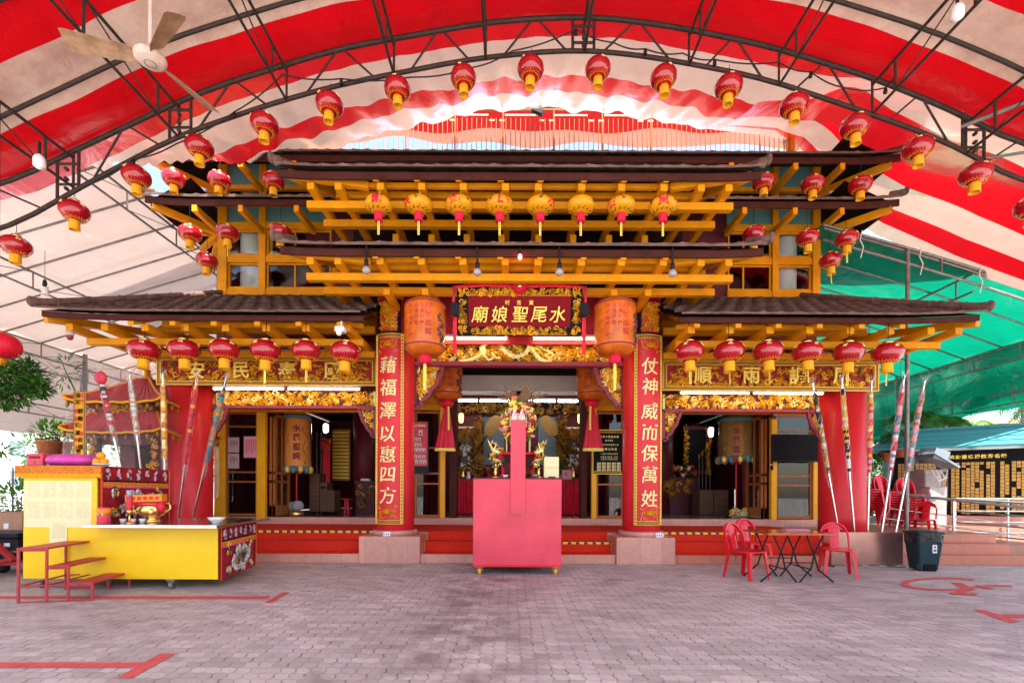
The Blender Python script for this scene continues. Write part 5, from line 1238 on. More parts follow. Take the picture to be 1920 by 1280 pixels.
# couplet boards on the two central pillars
for px_,txt,lab,off in ((-2.31,'藉福澤以惠四方','left',-.16),(2.56,'仗神威而保萬姓','right',.16)):
    z0,z1=PZ(983,9.22),PZ(626,9.22); R=.395; half=.74
    t=thing('couplet_board','tall curved red board of gold characters on the %s pillar'%lab,'couplet board',(px_,9.6,z0))
    def cy(x,y,z,R_=R): a=-PI/2+off+x/R_; return Vector((px_+(R_+z)*math.cos(a),9.6+(R_+z)*math.sin(a),y))
    def panel(a0,a1,za,zb,rr,n=20):
        b=MB()
        b.grid(lambda s,q: cy((a0+(a1-a0)*s)*R,za+(zb-za)*q,rr),n,1)
        b.grid(lambda s,q: cy((a0+(a1-a0)*(1-s))*R,za+(zb-za)*q,rr-.022),n,1)
        for A in (a0,a1): b.quad(cy(A*R,za,rr),cy(A*R,zb,rr),cy(A*R,zb,rr-.022),cy(A*R,za,rr-.022))
        for Z in (za,zb): b.grid(lambda s,q: cy((a0+(a1-a0)*s)*R,Z,rr-.022*q),n,1)
        return b
    panel(-half,half,z0,z1,0).build('red_board',M['red'],t)
    for a0,a1,za,zb in ((-half,-half+.115,z0,z1),(half-.115,half,z0,z1),(-half+.115,half-.115,z0,z0+.075),(-half+.115,half-.115,z1-.075,z1)):
        panel(a0,a1,za,zb,.012,10).build('key_border',M['goldedge'],t)
    b=MB()
    for a in (-half,-half+.115,half-.115,half): b.tube([cy(a*R,z0,.016),cy(a*R,z1,.016)],.006,5)
    for z in (z0,z0+.075,z1-.075,z1): b.tube([cy((-half+2*half*k/12)*R,z,.016) for k in range(13)],.006,5)
    nk=58
    for k in range(nk):
        z=z0+.03+(z1-z0-.06)*k/(nk-1)
        for a in (-half+.058,half-.058): p=cy(a*R,z,.014); b.box(p.x-.012,p.x+.012,p.y-.005,p.y+.005,p.z-.012,p.z+.012)
    b.build('gold_beading',M['goldflat'],t)
    vs_=(685,727,770,814,852,890,929) if lab=='left' else (685,723,769,809,848,888,933)
    for ch,v in zip(txt,vs_):
        b=MB(); put_glyph(b,ch,(0,0,0),.335,ext=.02,bold=.006,fn=lambda x,y,z:cy(x,y+PZ(v,9.22),z+.012),italic=.08)
        b.build('gold_character',M['goldpale'],t)
    b=MB()
    for zc,sg in ((z1-.22,1),(z0+.21,-1)):
        for j in range(9):
            a=PI*j/8; leafblob(b,cy(math.cos(a)*.05,zc+math.sin(a)*.05,.012),.06,.022,a,Vector((1,0,0)),Vector((0,0,1)),Vector((0,-1,0)),.02)
        b.ell(cy(0,zc,.01),.035,.02,.03,8,5)
        for s in (-1,1):
            for j in range(3): curl(b,cy(s*(.10+.03*j),zc+sg*(.07-.09*j),.008),.04,Vector((1,0,0)),Vector((0,0,1)),Vector((0,-1,0)),.9,.008,s)
            b.tube([cy(s*.06,zc-sg*.05,.01),cy(s*.14,zc-sg*.02,.01),cy(s*.17,zc+sg*.12,.01)],.008,5)
    b.build('lotus_ornament',M['gold'],t)
    # gilded figure panel on the pillar head
    t2=thing('pillar_head_carving','black framed gilded figure carving at the head of the %s pillar'%lab,'carving',(px_,9.6,z1))
    zb=PZ(621,9.2); zt=PZ(563,9.2)
    panel(-.62,.62,zb-.03,zt+.02,.01).build('black_frame',M['black'],t2)
    b=MB(); b.v=[];
    panel(-.44,.44,zb,zt,.016).build('red_ground',M['redwall'],t2)
    rr=random.Random(77)
    for k in range(95):
        a=rr.uniform(-.4,.4); z=rr.uniform(zb+.03,zt-.03); c=cy(a*R,z,.02)
        if rr.random()<.4: curl(b,c,.045,Vector((1,0,0)),Vector((0,0,1)),Vector((0,-1,0)),1,.012,rr.choice((-1,1)),0,8)
        else: leafblob(b,c,.06,.022,rr.uniform(0,6.3),Vector((1,0,0)),Vector((0,0,1)),Vector((0,-1,0)),.03)
    b.build('gilded_figures',M['gold'],t2)
# small socket boxes at the pillar feet
for u,v,lab in ((726,998,'left'),(1236,998,'right')):
    p=P(u,v,9.2); t=thing('socket_box','white socket box at the foot of the %s pillar'%lab,'socket',p)
    b=MB(); b.bbox(p.x-.075,p.x+.075,p.y-.04,p.y+.02,.512,.60,.008); b.build('casing',M['white'],t)
    b=MB()
    for k in (-1,0,1): b.box(p.x-.015+k*.045,p.x+.0+k*.045,p.y-.043,p.y-.0405,.54,.57)
    b.build('outlet',M['blackplastic'],t)
# fluorescent battens
def batten(u0,u1,v,Y,lab,lit=True,dz=.0):
    x0,x1=PX(u0,Y),PX(u1,Y); z=PZ(v,Y)
    t=thing('fluorescent_light',lab,'light fitting',((x0+x1)/2,Y,z))
    b=MB(); b.bbox(x0,x1,Y-.03,Y+.03,z+.02,z+.075,.006); b.build('batten',M['white'],t)
    b=MB(); 
    b.tube([(x0+.04,Y-.015,z-.004),(x1-.04,Y-.015,z-.004)],.016,8); b.build('tube',M['tube'] if lit else M['white'],t)
    b=MB(); 
    for x in (x0+.02,x1-.02): b.box(x-.012,x+.012,Y-.032,Y+.0,z-.024,z+.03)
    b.build('lamp_holder',M['white'],t)
batten(398,534,731,10.2,'lit fluorescent batten over the left lintel, nearer the outer pillar'); batten(538,676,731,10.2,'lit fluorescent batten over the left lintel, nearer the couplet board')
batten(1272,1405,735,10.2,'lit fluorescent batten over the right lintel, nearer the couplet board'); batten(1409,1543,735,10.2,'lit fluorescent batten over the right lintel, nearer the outer pillar')
batten(800,952,635,9.45,'lit fluorescent batten over the left half of the phoenix panel'); batten(996,1148,635,9.45,'lit fluorescent batten over the right half of the phoenix panel')
batten(312,470,664,9.75,'unlit white batten behind the left eave lanterns, outer one',False); batten(480,640,664,9.75,'unlit white batten behind the left eave lanterns, inner one',False)
batten(1330,1470,665,9.75,'unlit white batten behind the right eave lanterns, inner one',False); batten(1480,1630,665,9.75,'unlit white batten behind the right eave lanterns, outer one',False)
# pendant bulbs under the lower central eave
for k,(u,v0,v1) in enumerate(((687,473,508),(895,478,512),(1049,478,512),(1261,478,514))):
    p=P(u,v0,7.7); q=P(u,v1,7.7)
    t=thing('pendant_bulb','clear bulb on a black pendant under the lower central eave, %s from the left'%ORD[k],'lamp',p,'pendant bulbs under the central eave')
    b=MB(); b.tube([p+Vector((0,0,.12)),(p.x,p.y,q.z+.19)],.016,6); b.lathe([(.02,.19),(.034,.16),(.036,.08),(.03,.07)],12,(q.x,q.y,q.z)); b.build('pendant',M['blackplastic'],t)
    b=MB(); b.lathe([(.028,.075),(.055,.045),(.068,.01),(.06,-.02),(.03,-.04),(0,-.045)],16,(q.x,q.y,q.z)); b.build('bulb',M['bulbclear'],t)
p=P(975,482,7.72); t=thing('red_bulb','glowing red bulb above the middle of the name board','lamp',p)
b=MB(); b.lathe([(.012,.05),(.028,.01),(.03,-.02),(0,-.045)],12,p); b.build('bulb',M['bulbred'],t); b=MB(); b.tube([p+Vector((0,0,.15)),p+Vector((0,0,.045))],.016,6); b.build('socket',M['blackplastic'],t)
# ================================================================== carpets and tape
for x0,x1,lab in ((-6.4,-2.93,'left'),(-1.70,1.94,'middle'),(3.13,6.35,'right')):
    b=MB(); e=.008
    pr=[(9.19,.176),(9.19,.184+e),(9.492,.184+e),(9.492,.377+e),(9.834,.377+e),(9.834,FZ+e),(10.02,FZ+e)]
    n=int((x1-x0)/.1)
    b.grid(lambda s,t:(x0+(x1-x0)*s,)+pr[min(6,int(round(t*6)))],n,6,sm=False)
    o=b.build('carpet',M['carpet']); tag(o,'red stair carpet covering the %s flight of the porch steps'%lab,'carpet')
b=MB(); b.box(-6.4,6.35,10.02,11.98,FZ+.002,FZ+.008); o=b.build('carpet',M['carpet']); tag(o,'long red carpet lying along the porch floor behind the pillars','carpet')
for x0,x1,y,z,lab in ((-5.35,-2.62,9.826,FZ,'left porch edge'),(2.98,5.62,9.826,FZ,'right porch edge'),(1.0,1.92,9.484,.377,'right half of the middle steps')):
    b=MB(); b.box(x0,x1,y,y+.055,z+.0105,z+.013); b.box(x0,x1,y-.003,y,z-.03,z+.013); o=b.build('hazard_tape',M['hazard']); tag(o,'black and yellow hazard tape along the '+lab,'tape')
# ================================================================== pink offering cart
CY=7.9
t=thing('offering_cart','faded pinkish red box cart on yellow castors in front of the entrance','cart',(.09,CY,0))
x0,x1=PX(887,CY),PX(1053,CY); z0,z1=PZ(1060,CY),PZ(897,CY)
b=MB(); b.bbox(x0,x1,CY,CY+1.1,z0,z1,.008); body=b.build('body',M['cartred'],t)
b=MB(); b.bbox(x0-.012,x1+.012,CY-.012,CY+1.11,z1,z1+.018,.004); b.build('top_edge',M['darkmaroon'],t)
b=MB(); b.bbox(x0-.004,x1+.004,CY-.006,CY+1.104,z0-.02,z0+.012,.003); b.build('bottom_edge',M['red'],t)
b=MB(); b.bbox(PX(957,CY),PX(985,CY),CY-.03,CY-.002,PZ(963,CY),PZ(789,CY),.004); pl=b.build('front_plank',M['cartred'],t)
b=MB(); b.box(PX(957,CY)-.004,PX(985,CY)+.004,CY-.033,CY-.001,PZ(789,CY),PZ(787,CY)); b.box(PX(957,CY),PX(985,CY),CY-.032,CY-.03,PZ(963,CY)-.006,PZ(963,CY)+.001); b.build('plank_edge',M['box'],pl)
for u,y in ((899,CY+.1),(1043,CY+.1),(899,CY+.98),(1043,CY+.98)):
    x=PX(u,CY); b=MB(); b.bbox(x-.07,x+.07,y-.06,y+.06,z0-.035,z0-.02,.003)
    for s in (-1,1): b.bar((x+s*.032,y,z0-.035),(x+s*.032,y+.01,.05),.006,.05)
    b.tube([(x-.06,y,.075),(x+.06,y,.075)],.008,6); c=b.build('castor',M['steel'],t)
    b=MB(); b.lathe([(.02,-.024),(.052,-.024),(.056,-.015),(.056,.015),(.052,.024),(.02,.024)],20,(x,y,.057),M=Matrix.Rotation(PI/2,3,'Y')); b.build('wheel',M['fringe'],c)
zt=z1+.018
def on(u,dy=.3): return PX(u,CY+dy)
# dragon candlesticks
for u,lab,s in ((929,'left',1),(1010,'right',-1)):
    x=on(u); y=CY+.3
    t=thing('dragon_candlestick','ornate white and gold dragon candlestick on the %s of the pink cart'%lab,'candlestick',(x,y,zt))
    b=MB(); b.lathe([(.075,0),(.07,.02),(.03,.04),(.018,.07),(.03,.10),(.018,.13),(.03,.17),(.02,.2)],16,(x,y,zt)); b.build('stem',M['brass'],t)
    b=MB(); rr=random.Random(4)
    Q=[]
    for k in range(40):
        f=k/39; Q.append((x+s*(.085*math.sin(f*11)*(1-.25*f)),y-.03-.03*math.cos(f*11),zt+.2+.38*f))
    b.tube(Q,[.034*(1-.5*k/39) for k in range(40)],7,mi=0)
    for k in range(0,40,2):
        p=Vector(Q[k]); 
        for j in range(3): leafblob(b,p+Vector((rr.uniform(-.05,.05),-.03,rr.uniform(-.04,.04))),.045,.014,rr.uniform(0,6.28),Vector((1,0,0)),Vector((0,0,1)),Vector((0,-1,0)),.02,rr.choice((0,1,2,2)))
    hx=x-s*.01; hz=zt+.46
    b.ell((hx,y-.06,hz),.07,.06,.05,10,6,0); b.ell((hx+s*.05,y-.09,hz-.03),.05,.05,.03,8,5,0)
    for j in range(6): b.tube([(hx-s*.02,y-.05,hz+.02),(hx-s*(.08+.01*j),y-.06,hz+.05+.03*j)],[.014,.003],5,mi=j%2)
    for j in (0,1): b.tube([(hx,y-.06,hz+.04),(hx+s*.02,y-.07,hz+.12+.03*j)],[.012,.004],5)
    b.ell((hx+s*.02,y-.115,hz+.015),.014,.01,.014,6,4,2)
    b.build('dragon',[M['goldpale'],M['gold'],M['black']],t)
# red altar stool with the flowered spirit lantern
x=on(971,.55); y=CY+.55
t=thing('altar_stool','small red curved-leg stool carrying the flower lantern on the pink cart','stool',(x,y,zt))
b=MB(); b.bbox(x-.36,x+.36,y-.2,y+.2,zt+.40,zt+.45,.012); b.build('seat',M['satin'],t)
for sx in (-1,1):
    for sy in (-1,1):
        b=MB(); b.tube([(x+sx*.31,y+sy*.16,zt+.40),(x+sx*.34,y+sy*.17,zt+.3),(x+sx*.25,y+sy*.14,zt+.12),(x+sx*.29,y+sy*.15,zt)],[.05,.045,.03,.035],8); b.build('leg',M['satin'],t)
zz=zt+.45
t=thing('flower_lantern','round paper lantern dressed with red green and yellow flowers behind the pink plank','flower lantern',(x,y,zz))
b=MB(); 
for sx in (-.2,.2):
    for sy in (-.1,.1): b.tube([(x+sx,y+sy,zz),(x+sx,y+sy,zz+.75)],.012,6)
for j in range(4): b.tube([(x-.22,y-.11,zz+.45+.07*j),(x+.22,y-.11,zz+.45+.07*j)],.009,5)
for j in range(7): b.tube([(x-.21+.07*j,y-.11,zz+.45),(x-.21+.07*j,y-.11,zz+.68)],.008,5)
b.build('frame',M['goldpale'],t)
b=MB(); rr=random.Random(9)
for k in range(230):
    a=rr.uniform(0,2*PI); r=.27+.05*rr.random(); c=Vector((x+r*math.cos(a)*rr.uniform(.7,1),y-.10-.12*rr.random(),zz+.50+(r+.05)*math.sin(a)*rr.uniform(.75,1.05)))
    leafblob(b,c,.055,.026,rr.uniform(0,6.28),Vector((1,0,0)),Vector((0,0,1)),Vector((0,-1,0)),.02,rr.choice((0,1,1,1,2,2,3)))
for k in range(14):
    a=2*PI*k/14; c=Vector((x+.25*math.cos(a),y-.2,zz+.50+.25*math.sin(a)))
    for j in range(6): leafblob(b,c+Vector((math.cos(j)*.03,0,math.sin(j)*.03)),.035,.018,j*1.05,Vector((1,0,0)),Vector((0,0,1)),Vector((0,-1,0)),.015,(0,2,3)[k%3])
b.build('flowers',[M['satin'],M['leafbright'],M['ytag'],M['pinkpaper']],t)
b=MB(); b.ell((x,y,zz+.52),.22,.12,.24,16,10); b.build('paper_ball',M['satin'],t)
b=MB(); b.box(x-.12,x-.02,y-.05,y+.05,zz+.75,zz+.98); b.build('top_box',M['biglantern'],t)
t=thing('feather_plumes','bundle of brown feather plumes rising above the flower lantern','plumes',(x,y,zz+.8))
b=MB(); rr=random.Random(2)
for k in range(70):
    a=rr.uniform(-1.35,1.35); l=rr.uniform(.25,.46); d=Vector((math.sin(a)*1.0,rr.uniform(-.2,.2),math.cos(a)*.8+.1)); p=Vector((x+rr.uniform(-.14,.14),y+.08,zz+.82)); q=p+d*l
    m_=(p+q)/2+Vector((0,0,.04)); b.tube([p,m_,q],[.004,.010,.004],4)
    for j in range(7): leafblob(b,p+(q-p)*(.35+.1*j),.035,.006,rr.uniform(0,6.28),Vector((1,0,0)),Vector((0,0,1)),Vector((0,-1,0)),.005)
b.build('feathers',M['fanblade'],t)
for u,lab in ((964,'left'),(978,'right')):
    xx=on(u,.05); z=PZ(787,CY)+.0; yy=CY+.03
    t=thing('paper_cone','folded white and pink paper cone, %s of the pair on top of the plank'%lab,'paper cone',(xx,yy,z))
    b=MB(); b.lathe([(.062,.0),(.05,.07),(.02,.15),(.004,.2)],8,(xx,yy,z)); b.build('cone',M['paper'],t)
    b=MB(); b.tube([(xx-.02,yy-.055,z+.02),(xx+.01,yy-.035,z+.12)],.008,4); b.tube([(xx+.03,yy-.05,z+.02),(xx+.01,yy-.03,z+.14)],.006,4); b.build('pink_fold',M['pinkpaper'],t)
t=thing('card_box','pale yellow folded card standing at the right end of the pink cart','card',(on(1033),CY+.25,zt))
b=MB(); x=on(1033); b.bbox(x-.125,x+.125,CY+.22,CY+.34,zt,zt+.36,.004); b.build('front_panel',M['cream'],t); b=MB(); b.box(x-.122,x+.122,CY+.216,CY+.2195,zt+.175,zt+.18); b.box(x-.05,x+.07,CY+.212,CY+.2195,zt,zt+.03,1); b.build('fold_line',[M['goldedge'],M['woodbox']],t)
for u,r,m_,lab in ((948,.05,'white','white bowl beside the left dragon candlestick'),(1002,.06,'greysteel','grey bowl beside the right dragon candlestick')):
    x=on(u,.2); t=tag(None or MB().lathe([(r*.5,0),(r*.8,r*.5),(r,r),(r*.96,r),(r*.7,r*.5),(0,r*.3)],18,(x,CY+.16,zt)).build('bowl',M[m_]),lab,'bowl')
x=on(938,.2); t=thing('joss_sticks','bundle of purple-red joss sticks standing on the pink cart','joss sticks',(x,CY+.45,zt)); b=MB()
for k in range(16): b.tube([(x+.05+.006*k,CY+.45+.01*(k%3),zt),(x+.045+.0075*k,CY+.45,zt+.26)],.0035,4)
b.build('sticks',M['plum'],t)
# ================================================================== yellow altar counter
AYF=6.6
t=thing('altar_counter','bright yellow wheeled altar counter with a steel top and embroidered end cloth','counter',(-5,AYF,0))
zb=PZ(1088,AYF)
b=MB(); b.prism([(PX(44,AYF),AYF),(PX(409,AYF),AYF),(-4.28,8.1),(-6.68,8.1)],(0,0,zb),(1,0,0),(0,1,0),(0,0,.86-zb),0); b.build('counter_body',M['altaryellow'],t)
b=MB(); b.bbox(PX(44,AYF),PX(182,AYF),AYF-.004,8.0,.86,PZ(880,AYF),.006); tb=b.build('tall_cabinet',M['altaryellow'],t)
b=MB(); b.prism([(PX(158,6.35),6.33),(PX(406,6.33),6.33),(-4.12,8.25),(-5.63,8.25),(-5.63,6.33)],(0,0,.862),(1,0,0),(0,1,0),(0,0,.034),0); b.build('steel_top',M['steel'],t)
for x,y in ((PX(60,AYF)+.05,AYF+.1),(PX(185,AYF)-.05,AYF+.25),(PX(318,AYF),AYF+.05),(-4.5,7.9),(-6.4,7.9)):
    b=MB(); b.box(x-.05,x+.05,y-.04,y+.04,zb-.03,zb); b.bar((x-.03,y,zb-.03),(x-.03,y,.06),.006,.05); b.bar((x+.03,y,zb-.03),(x+.03,y,.06),.006,.05); c=b.build('castor',M['steel'],t)
    b=MB(); b.lathe([(.015,-.02),(.05,-.02),(.054,0),(.05,.02),(.015,.02)],16,(x,y,.055),M=Matrix.Rotation(PI/2,3,'Y')); b.build('wheel',M['greysteel'],c)
# chart papers on the cabinet
b=MB(); y=AYF-.009; b.box(PX(47,AYF),PX(173,AYF),y,y+.003,PZ(992,AYF),PZ(905,AYF)); b.box(PX(94,AYF),PX(127,AYF),y,y+.003,PZ(1024,AYF),PZ(992,AYF)); ch=b.build('chart_paper',M['cream'],tb)
b=MB(); rr=random.Random(8); y-=.002
for j,(v0,v1) in enumerate(((911,937),(946,975),(985,1012))):
    for k in range(4 if j<2 else 1):
        u0=(51+31*k) if j<2 else 99
        for c in range(12):
            uu=u0+1+c*2.05
            for r in range(9):
                if rr.random()<.75:
                    v=v0+(v1-v0)*(r+.15)/9; b.box(PX(uu,AYF),PX(uu+.9,AYF),y,y+.001,PZ(v+1.5,AYF),PZ(v,AYF))
        b.box(PX(u0,AYF),PX(u0+26,AYF),y,y+.001,PZ(v0-1.2,AYF),PZ(v0-1.9,AYF))
b.build('printed_rows',mat('faint_print',(.62,.52,.26),.8,var=.1),ch)
# fringe round the cabinet top
b=MB(); xa,xb=PX(20,6.5),PX(184,6.5)
b.grid(lambda s,q:(xa+(xb-xa)*s,6.55+.008*math.sin(s*400),PZ(878,6.55)-.145*q-.008*math.sin(s*97)*q),320,3,mfn=lambda s,q:1 if q>.7 else 0)
b.box(xa,xb,6.56,6.6,PZ(878,6.55)-.01,PZ(878,6.55)+.012); b.build('fringe',[M['clothorange'],M['fringe']],tb)
b=MB(); b.bbox(PX(42,AYF),PX(184,AYF),6.57,8.02,PZ(880,AYF)-.005,PZ(877,AYF)+.01,.004); b.build('cabinet_top',M['woodbox'],tb)
# embroidered cloths: one on the cabinet's side, one on the counter's end
def cloth(org,ax,up_,w_,h,name,par,seed,split=.27):
    O=Vector(org); ax=Vector(ax).normalized(); up_=Vector((0,0,1)); nr=ax.cross(up_)
    def at(a,z,d=0): return O+ax*a+up_*z+nr*d
    b=MB(); b.grid(lambda s,q:at(w_*s,h*q,.012*math.sin(s*9+1)*(1-q)),24,6); c=b.build(name,M['clothred'],par)
    b=MB()
    def strip_(a0,a1,z0,z1,d,mi): b.add([at(a0,z0,d),at(a1,z0,d),at(a1,z1,d),at(a0,z1,d)],[(0,1,2,3)],mi)
    strip_(0,.06,0,h,.016,1); strip_(w_-.06,w_,0,h,.016,1); strip_(.02,.045,0,h,.018,0); strip_(w_-.045,w_-.02,0,h,.018,0)
    zs=h*(1-split); strip_(.06,w_-.06,zs-.07,zs,.016,0); strip_(.06,w_-.06,zs-.085,zs-.07,.017,2); strip_(.06,w_-.06,zs,zs+.02,.017,3)
    b.build('braid_border',[M['clothorange'],M['satin'],M['pinkplastic'],M['black']],c)
    b=MB(); rr=random.Random(seed); az=nr
    n=7
    for k in range(n):
        a=.14+(w_-.28)*k/(n-1); z=zs+.05
        for j in range(9): b.ell(at(a+rr.uniform(-.03,.03),z+rr.uniform(0,h*split-.1),.018),.022,.012,.028,6,4,rr.choice((0,1,2)))
        b.ell(at(a,z+h*split-.09,.022),.018,.014,.02,6,4,0)
    cx=w_*.52; cz=zs*.45
    for k in range(120):
        a=rr.uniform(0,6.28); r=rr.random()**.5; p=at(cx+r*w_*.24*math.cos(a)+.1*r*math.sin(3*a)*w_*.3,cz+r*zs*.33*math.sin(a),.018)
        leafblob(b,p,.06,.022,rr.uniform(0,6.28),ax,up_,az,.015,0 if r>.55 else rr.choice((1,3)))
    for k in range(4):
        c2=at(w_*(.2 if k%2 else .8),zs*(.22 if k<2 else .78),.018)
        for j in range(14): leafblob(b,c2+ax*rr.uniform(-.07,.07)+up_*rr.uniform(-.07,.07),.045,.02,rr.uniform(0,6.28),ax,up_,az,.012,rr.choice((0,1,3,4)))
    b.build('silver_embroidery',[M['silver'],M['bluedark'],M['pinkpaper'],M['goldedge'],M['fringe']],c)
cloth((PX(182,AYF)+.015,AYF,.90),(0,1,0),(0,0,1),1.38,PZ(877,AYF)-.90,'side_cloth',t,3)
cloth((PX(410,AYF)+.02,AYF-.02,zb-.02),(-.27,1.5,0),(0,0,1),1.45,.86-zb,'end_cloth',t,6)
# things on the altar
ztop_=PZ(877,AYF)+.01
x=PX(135,6.9); t=thing('lotus_cushion','shiny magenta lotus-shaped cushion on the yellow cabinet','cushion',(x,6.95,ztop_))
b=MB()
for k in range(9):
    a=2*PI*k/9; b.ell((x+.20*math.cos(a),6.95+.14*math.sin(a),ztop_+.085),.19,.14,.085,12,7)
b.ell((x,6.95,ztop_+.09),.28,.2,.09,16,8); b.build('petals',M['pinkplastic'],t)
x=PX(73,6.8); t=thing('red_notice_card','small red notice card standing beside the magenta cushion','notice',(x,6.75,ztop_))
b=MB(); b.bbox(x-.105,x+.105,6.74,6.80,ztop_,ztop_+.17,.003); b.build('card',M['cartred'],t)
b=MB()
for k in range(6): b.box(x-.075+.026*k,x-.057+.026*k,6.736,6.7395,ztop_+.10,ztop_+.135)
b.box(x-.006,x+.004,6.736,6.7395,ztop_+.03,ztop_+.06); b.build('writing',M['darkmaroon'],t)
x=PX(191,6.75); y=6.75; t=tag(MB().lathe([(.05,0),(.085,.012),(.115,.03),(.108,.03),(.05,.014),(0,.012)],24,(x,y,ztop_)).build('plate',M['white']),'white plate holding three oranges on the altar','plate')
for k,(dx,dy,dz) in enumerate(((-.052,-.02,.062),(.052,-.02,.062),(0,-.015,.145))):
    n=('left one under the top orange','right one under the top orange','resting on top of the other two')[k]
    b=MB(); c=(x+dx,y+dy,ztop_+dz+.0); b.ell(c,.052,.052,.049,16,10); o=b.build('orange',M['orange']); tag(o,'orange on the white plate, '+n,'orange','oranges on the plate')
    b=MB(); b.lathe([(.008,.0),(.004,.006),(0,.007)],6,(c[0],c[1],c[2]+.048)); b.build('stalk',M['leafdark'],o)
zc=.896
x,y=PX(195,6.5),6.5; t=thing('drink_can','large pink and orange patterned tin on the steel counter','tin',(x,y,zc))
b=MB(); b.lathe([(.07,0),(.075,.006),(.075,.215),(.07,.225)],28,(x,y,zc)); b.build('tin',M['cartred'],t)
b=MB(); b.lathe([(.0758,.13),(.0758,.21)],28,(x,y,zc),mi=1); b.lathe([(.071,.222),(.06,.226),(0,.224)],24,(x,y,zc),mi=2)
for s in (-1,1): b.ell((x+s*.035,y-.068,zc+.13),.016,.012,.016,8,5,3); b.ell((x+s*.035,y-.079,zc+.13),.007,.005,.008,6,4,4)
b.build('label_bands',[M['red'],M['orangebox'],M['steel'],M['white'],M['black']],t)
x,y=PX(243,6.65),6.65; t=thing('candle_holder','tall glass candle with red label on a brass foot on the counter','candle',(x,y,zc))
b=MB(); b.lathe([(.055,0),(.05,.012),(.015,.03),(.012,.13),(.04,.15),(.042,.19),(.036,.19)],18,(x,y,zc)); b.build('brass_foot',M['brass'],t)
b=MB(); b.lathe([(.038,.19),(.04,.2),(.04,.36),(.035,.37)],20,(x,y,zc)); b.build('red_label',M['red'],t); b=MB(); b.lathe([(.037,.37),(.037,.46),(.034,.46)],20,(x,y,zc)); b.build('glass_top',M['bulbclear'],t)
x,y=PX(280,6.9),6.95; t=thing('incense_burner','round brass incense burner with handles, wrapped in a red ribbon','incense burner',(x,y,zc))
b=MB(); b.lathe([(.09,0),(.13,.01),(.12,.03),(.08,.05),(.12,.08),(.20,.14),(.215,.19),(.19,.235),(.185,.25),(.205,.265),(.2,.275),(.17,.275)],36,(x,y,zc)); b.build('bowl',M['brass'],t)
for s in (-1,1):
    b=MB(); b.tube([(x+s*.2,y,zc+.15),(x+s*.27,y,zc+.20),(x+s*.25,y,zc+.28),(x+s*.19,y,zc+.26)],.018,8); b.ell((x+s*.10,y-.165,zc+.16),.05,.03,.05,10,6); b.build('handle',M['brass'],t)
b=MB(); b.lathe([(.188,.235),(.208,.25),(.2,.285),(.15,.29)],30,(x,y,zc)); b.ell((x+.2,y-.1,zc+.22),.06,.05,.09,10,6); b.build('red_ribbon',M['satin'],t)
for k,(u,lab) in enumerate(((232,'leftmost'),(247,'middle'),(262,'rightmost'))):
    xx=PX(u,6.75); tag(MB().lathe([(.022,0),(.03,.008),(.042,.06),(.04,.06),(.02,.012),(0,.01)],16,(xx,6.74+.03*k,zc)).build('tea_cup',M['white']),'small white tea cup in front of the burner, %s of three'%lab,'cup','tea cups on the counter')
x=PX(277,7.0); t=thing('joss_carton','long orange carton of joss paper lying across the burner','carton',(x,7.0,zc+.28))
b=MB(); b.v=[]; b.bbox(-.23,.23,-.09,.09,0,.105,.004); R_=Matrix.Rotation(math.radians(12),3,'Z')@Matrix.Rotation(math.radians(-2),3,'Y'); b.v=[tuple(Vector((x,6.98,zc+.292))+R_@Vector(p)) for p in b.v]; b.build('carton',M['orangebox'],t)
b=MB()
for k in range(5): b.bbox(-.15+.075*k,-.10+.075*k,-.093,-.0905,.03,.075,.001)
b.v=[tuple(Vector((x,6.98,zc+.292))+R_@Vector(p)) for p in b.v]; b.build('printed_marks',M['red'],t)
x,y=PX(406,6.75),6.75; t=tag(MB().lathe([(.05,0),(.055,.015),(.09,.05),(.112,.085),(.106,.085),(.085,.052),(0,.025)],28,(x,y,zc)).build('white_bowl',M['white']),'empty white bowl at the right end of the steel counter','bowl')
# ================================================================== red step stool
t=thing('step_stool','red three-tread step stool of welded tube in front of the yellow counter','step stool',tuple(G(30,1131)),rz=math.radians(13))
W_=.86
def stp(name,b): return b.build(name,M['stoolred'],t,True)
for k,(xa,xb,z) in enumerate(((0,.31,.66),(.31,.53,.44),(.53,.78,.225))):
    b=MB(); b.bbox(xa,xb,0,W_,z-.025,z,.004); stp('tread',b)
    for y in (.012,W_-.012):
        b=MB()
        if k==0: b.tube([(xa+.015,y,0),(xa+.015,y,z-.02)],.016,8)
        b.tube([(xb-.012,y,0),(xb-.012,y,z-.02)],.016,8); stp('leg',b)
        b=MB(); b.tube([(xa+.01,y,z-.035),(xb-.01,y,z-.035)],.012,6); b.tube([(xa+.01,y,.20 if k<2 else .205),(xb-.01,y,.20 if k<2 else .205)],.011,6); b.tube([(xa+.01,y,.012),(xb-.01,y,.012)],.008,6); stp('side_rail',b)
b=MB(); b.tube([(.015,.012,.2),(.015,W_-.012,.2)],.011,6); b.tube([(.3,.012,.2),(.3,W_-.012,.2)],.011,6); stp('cross_rail',b)
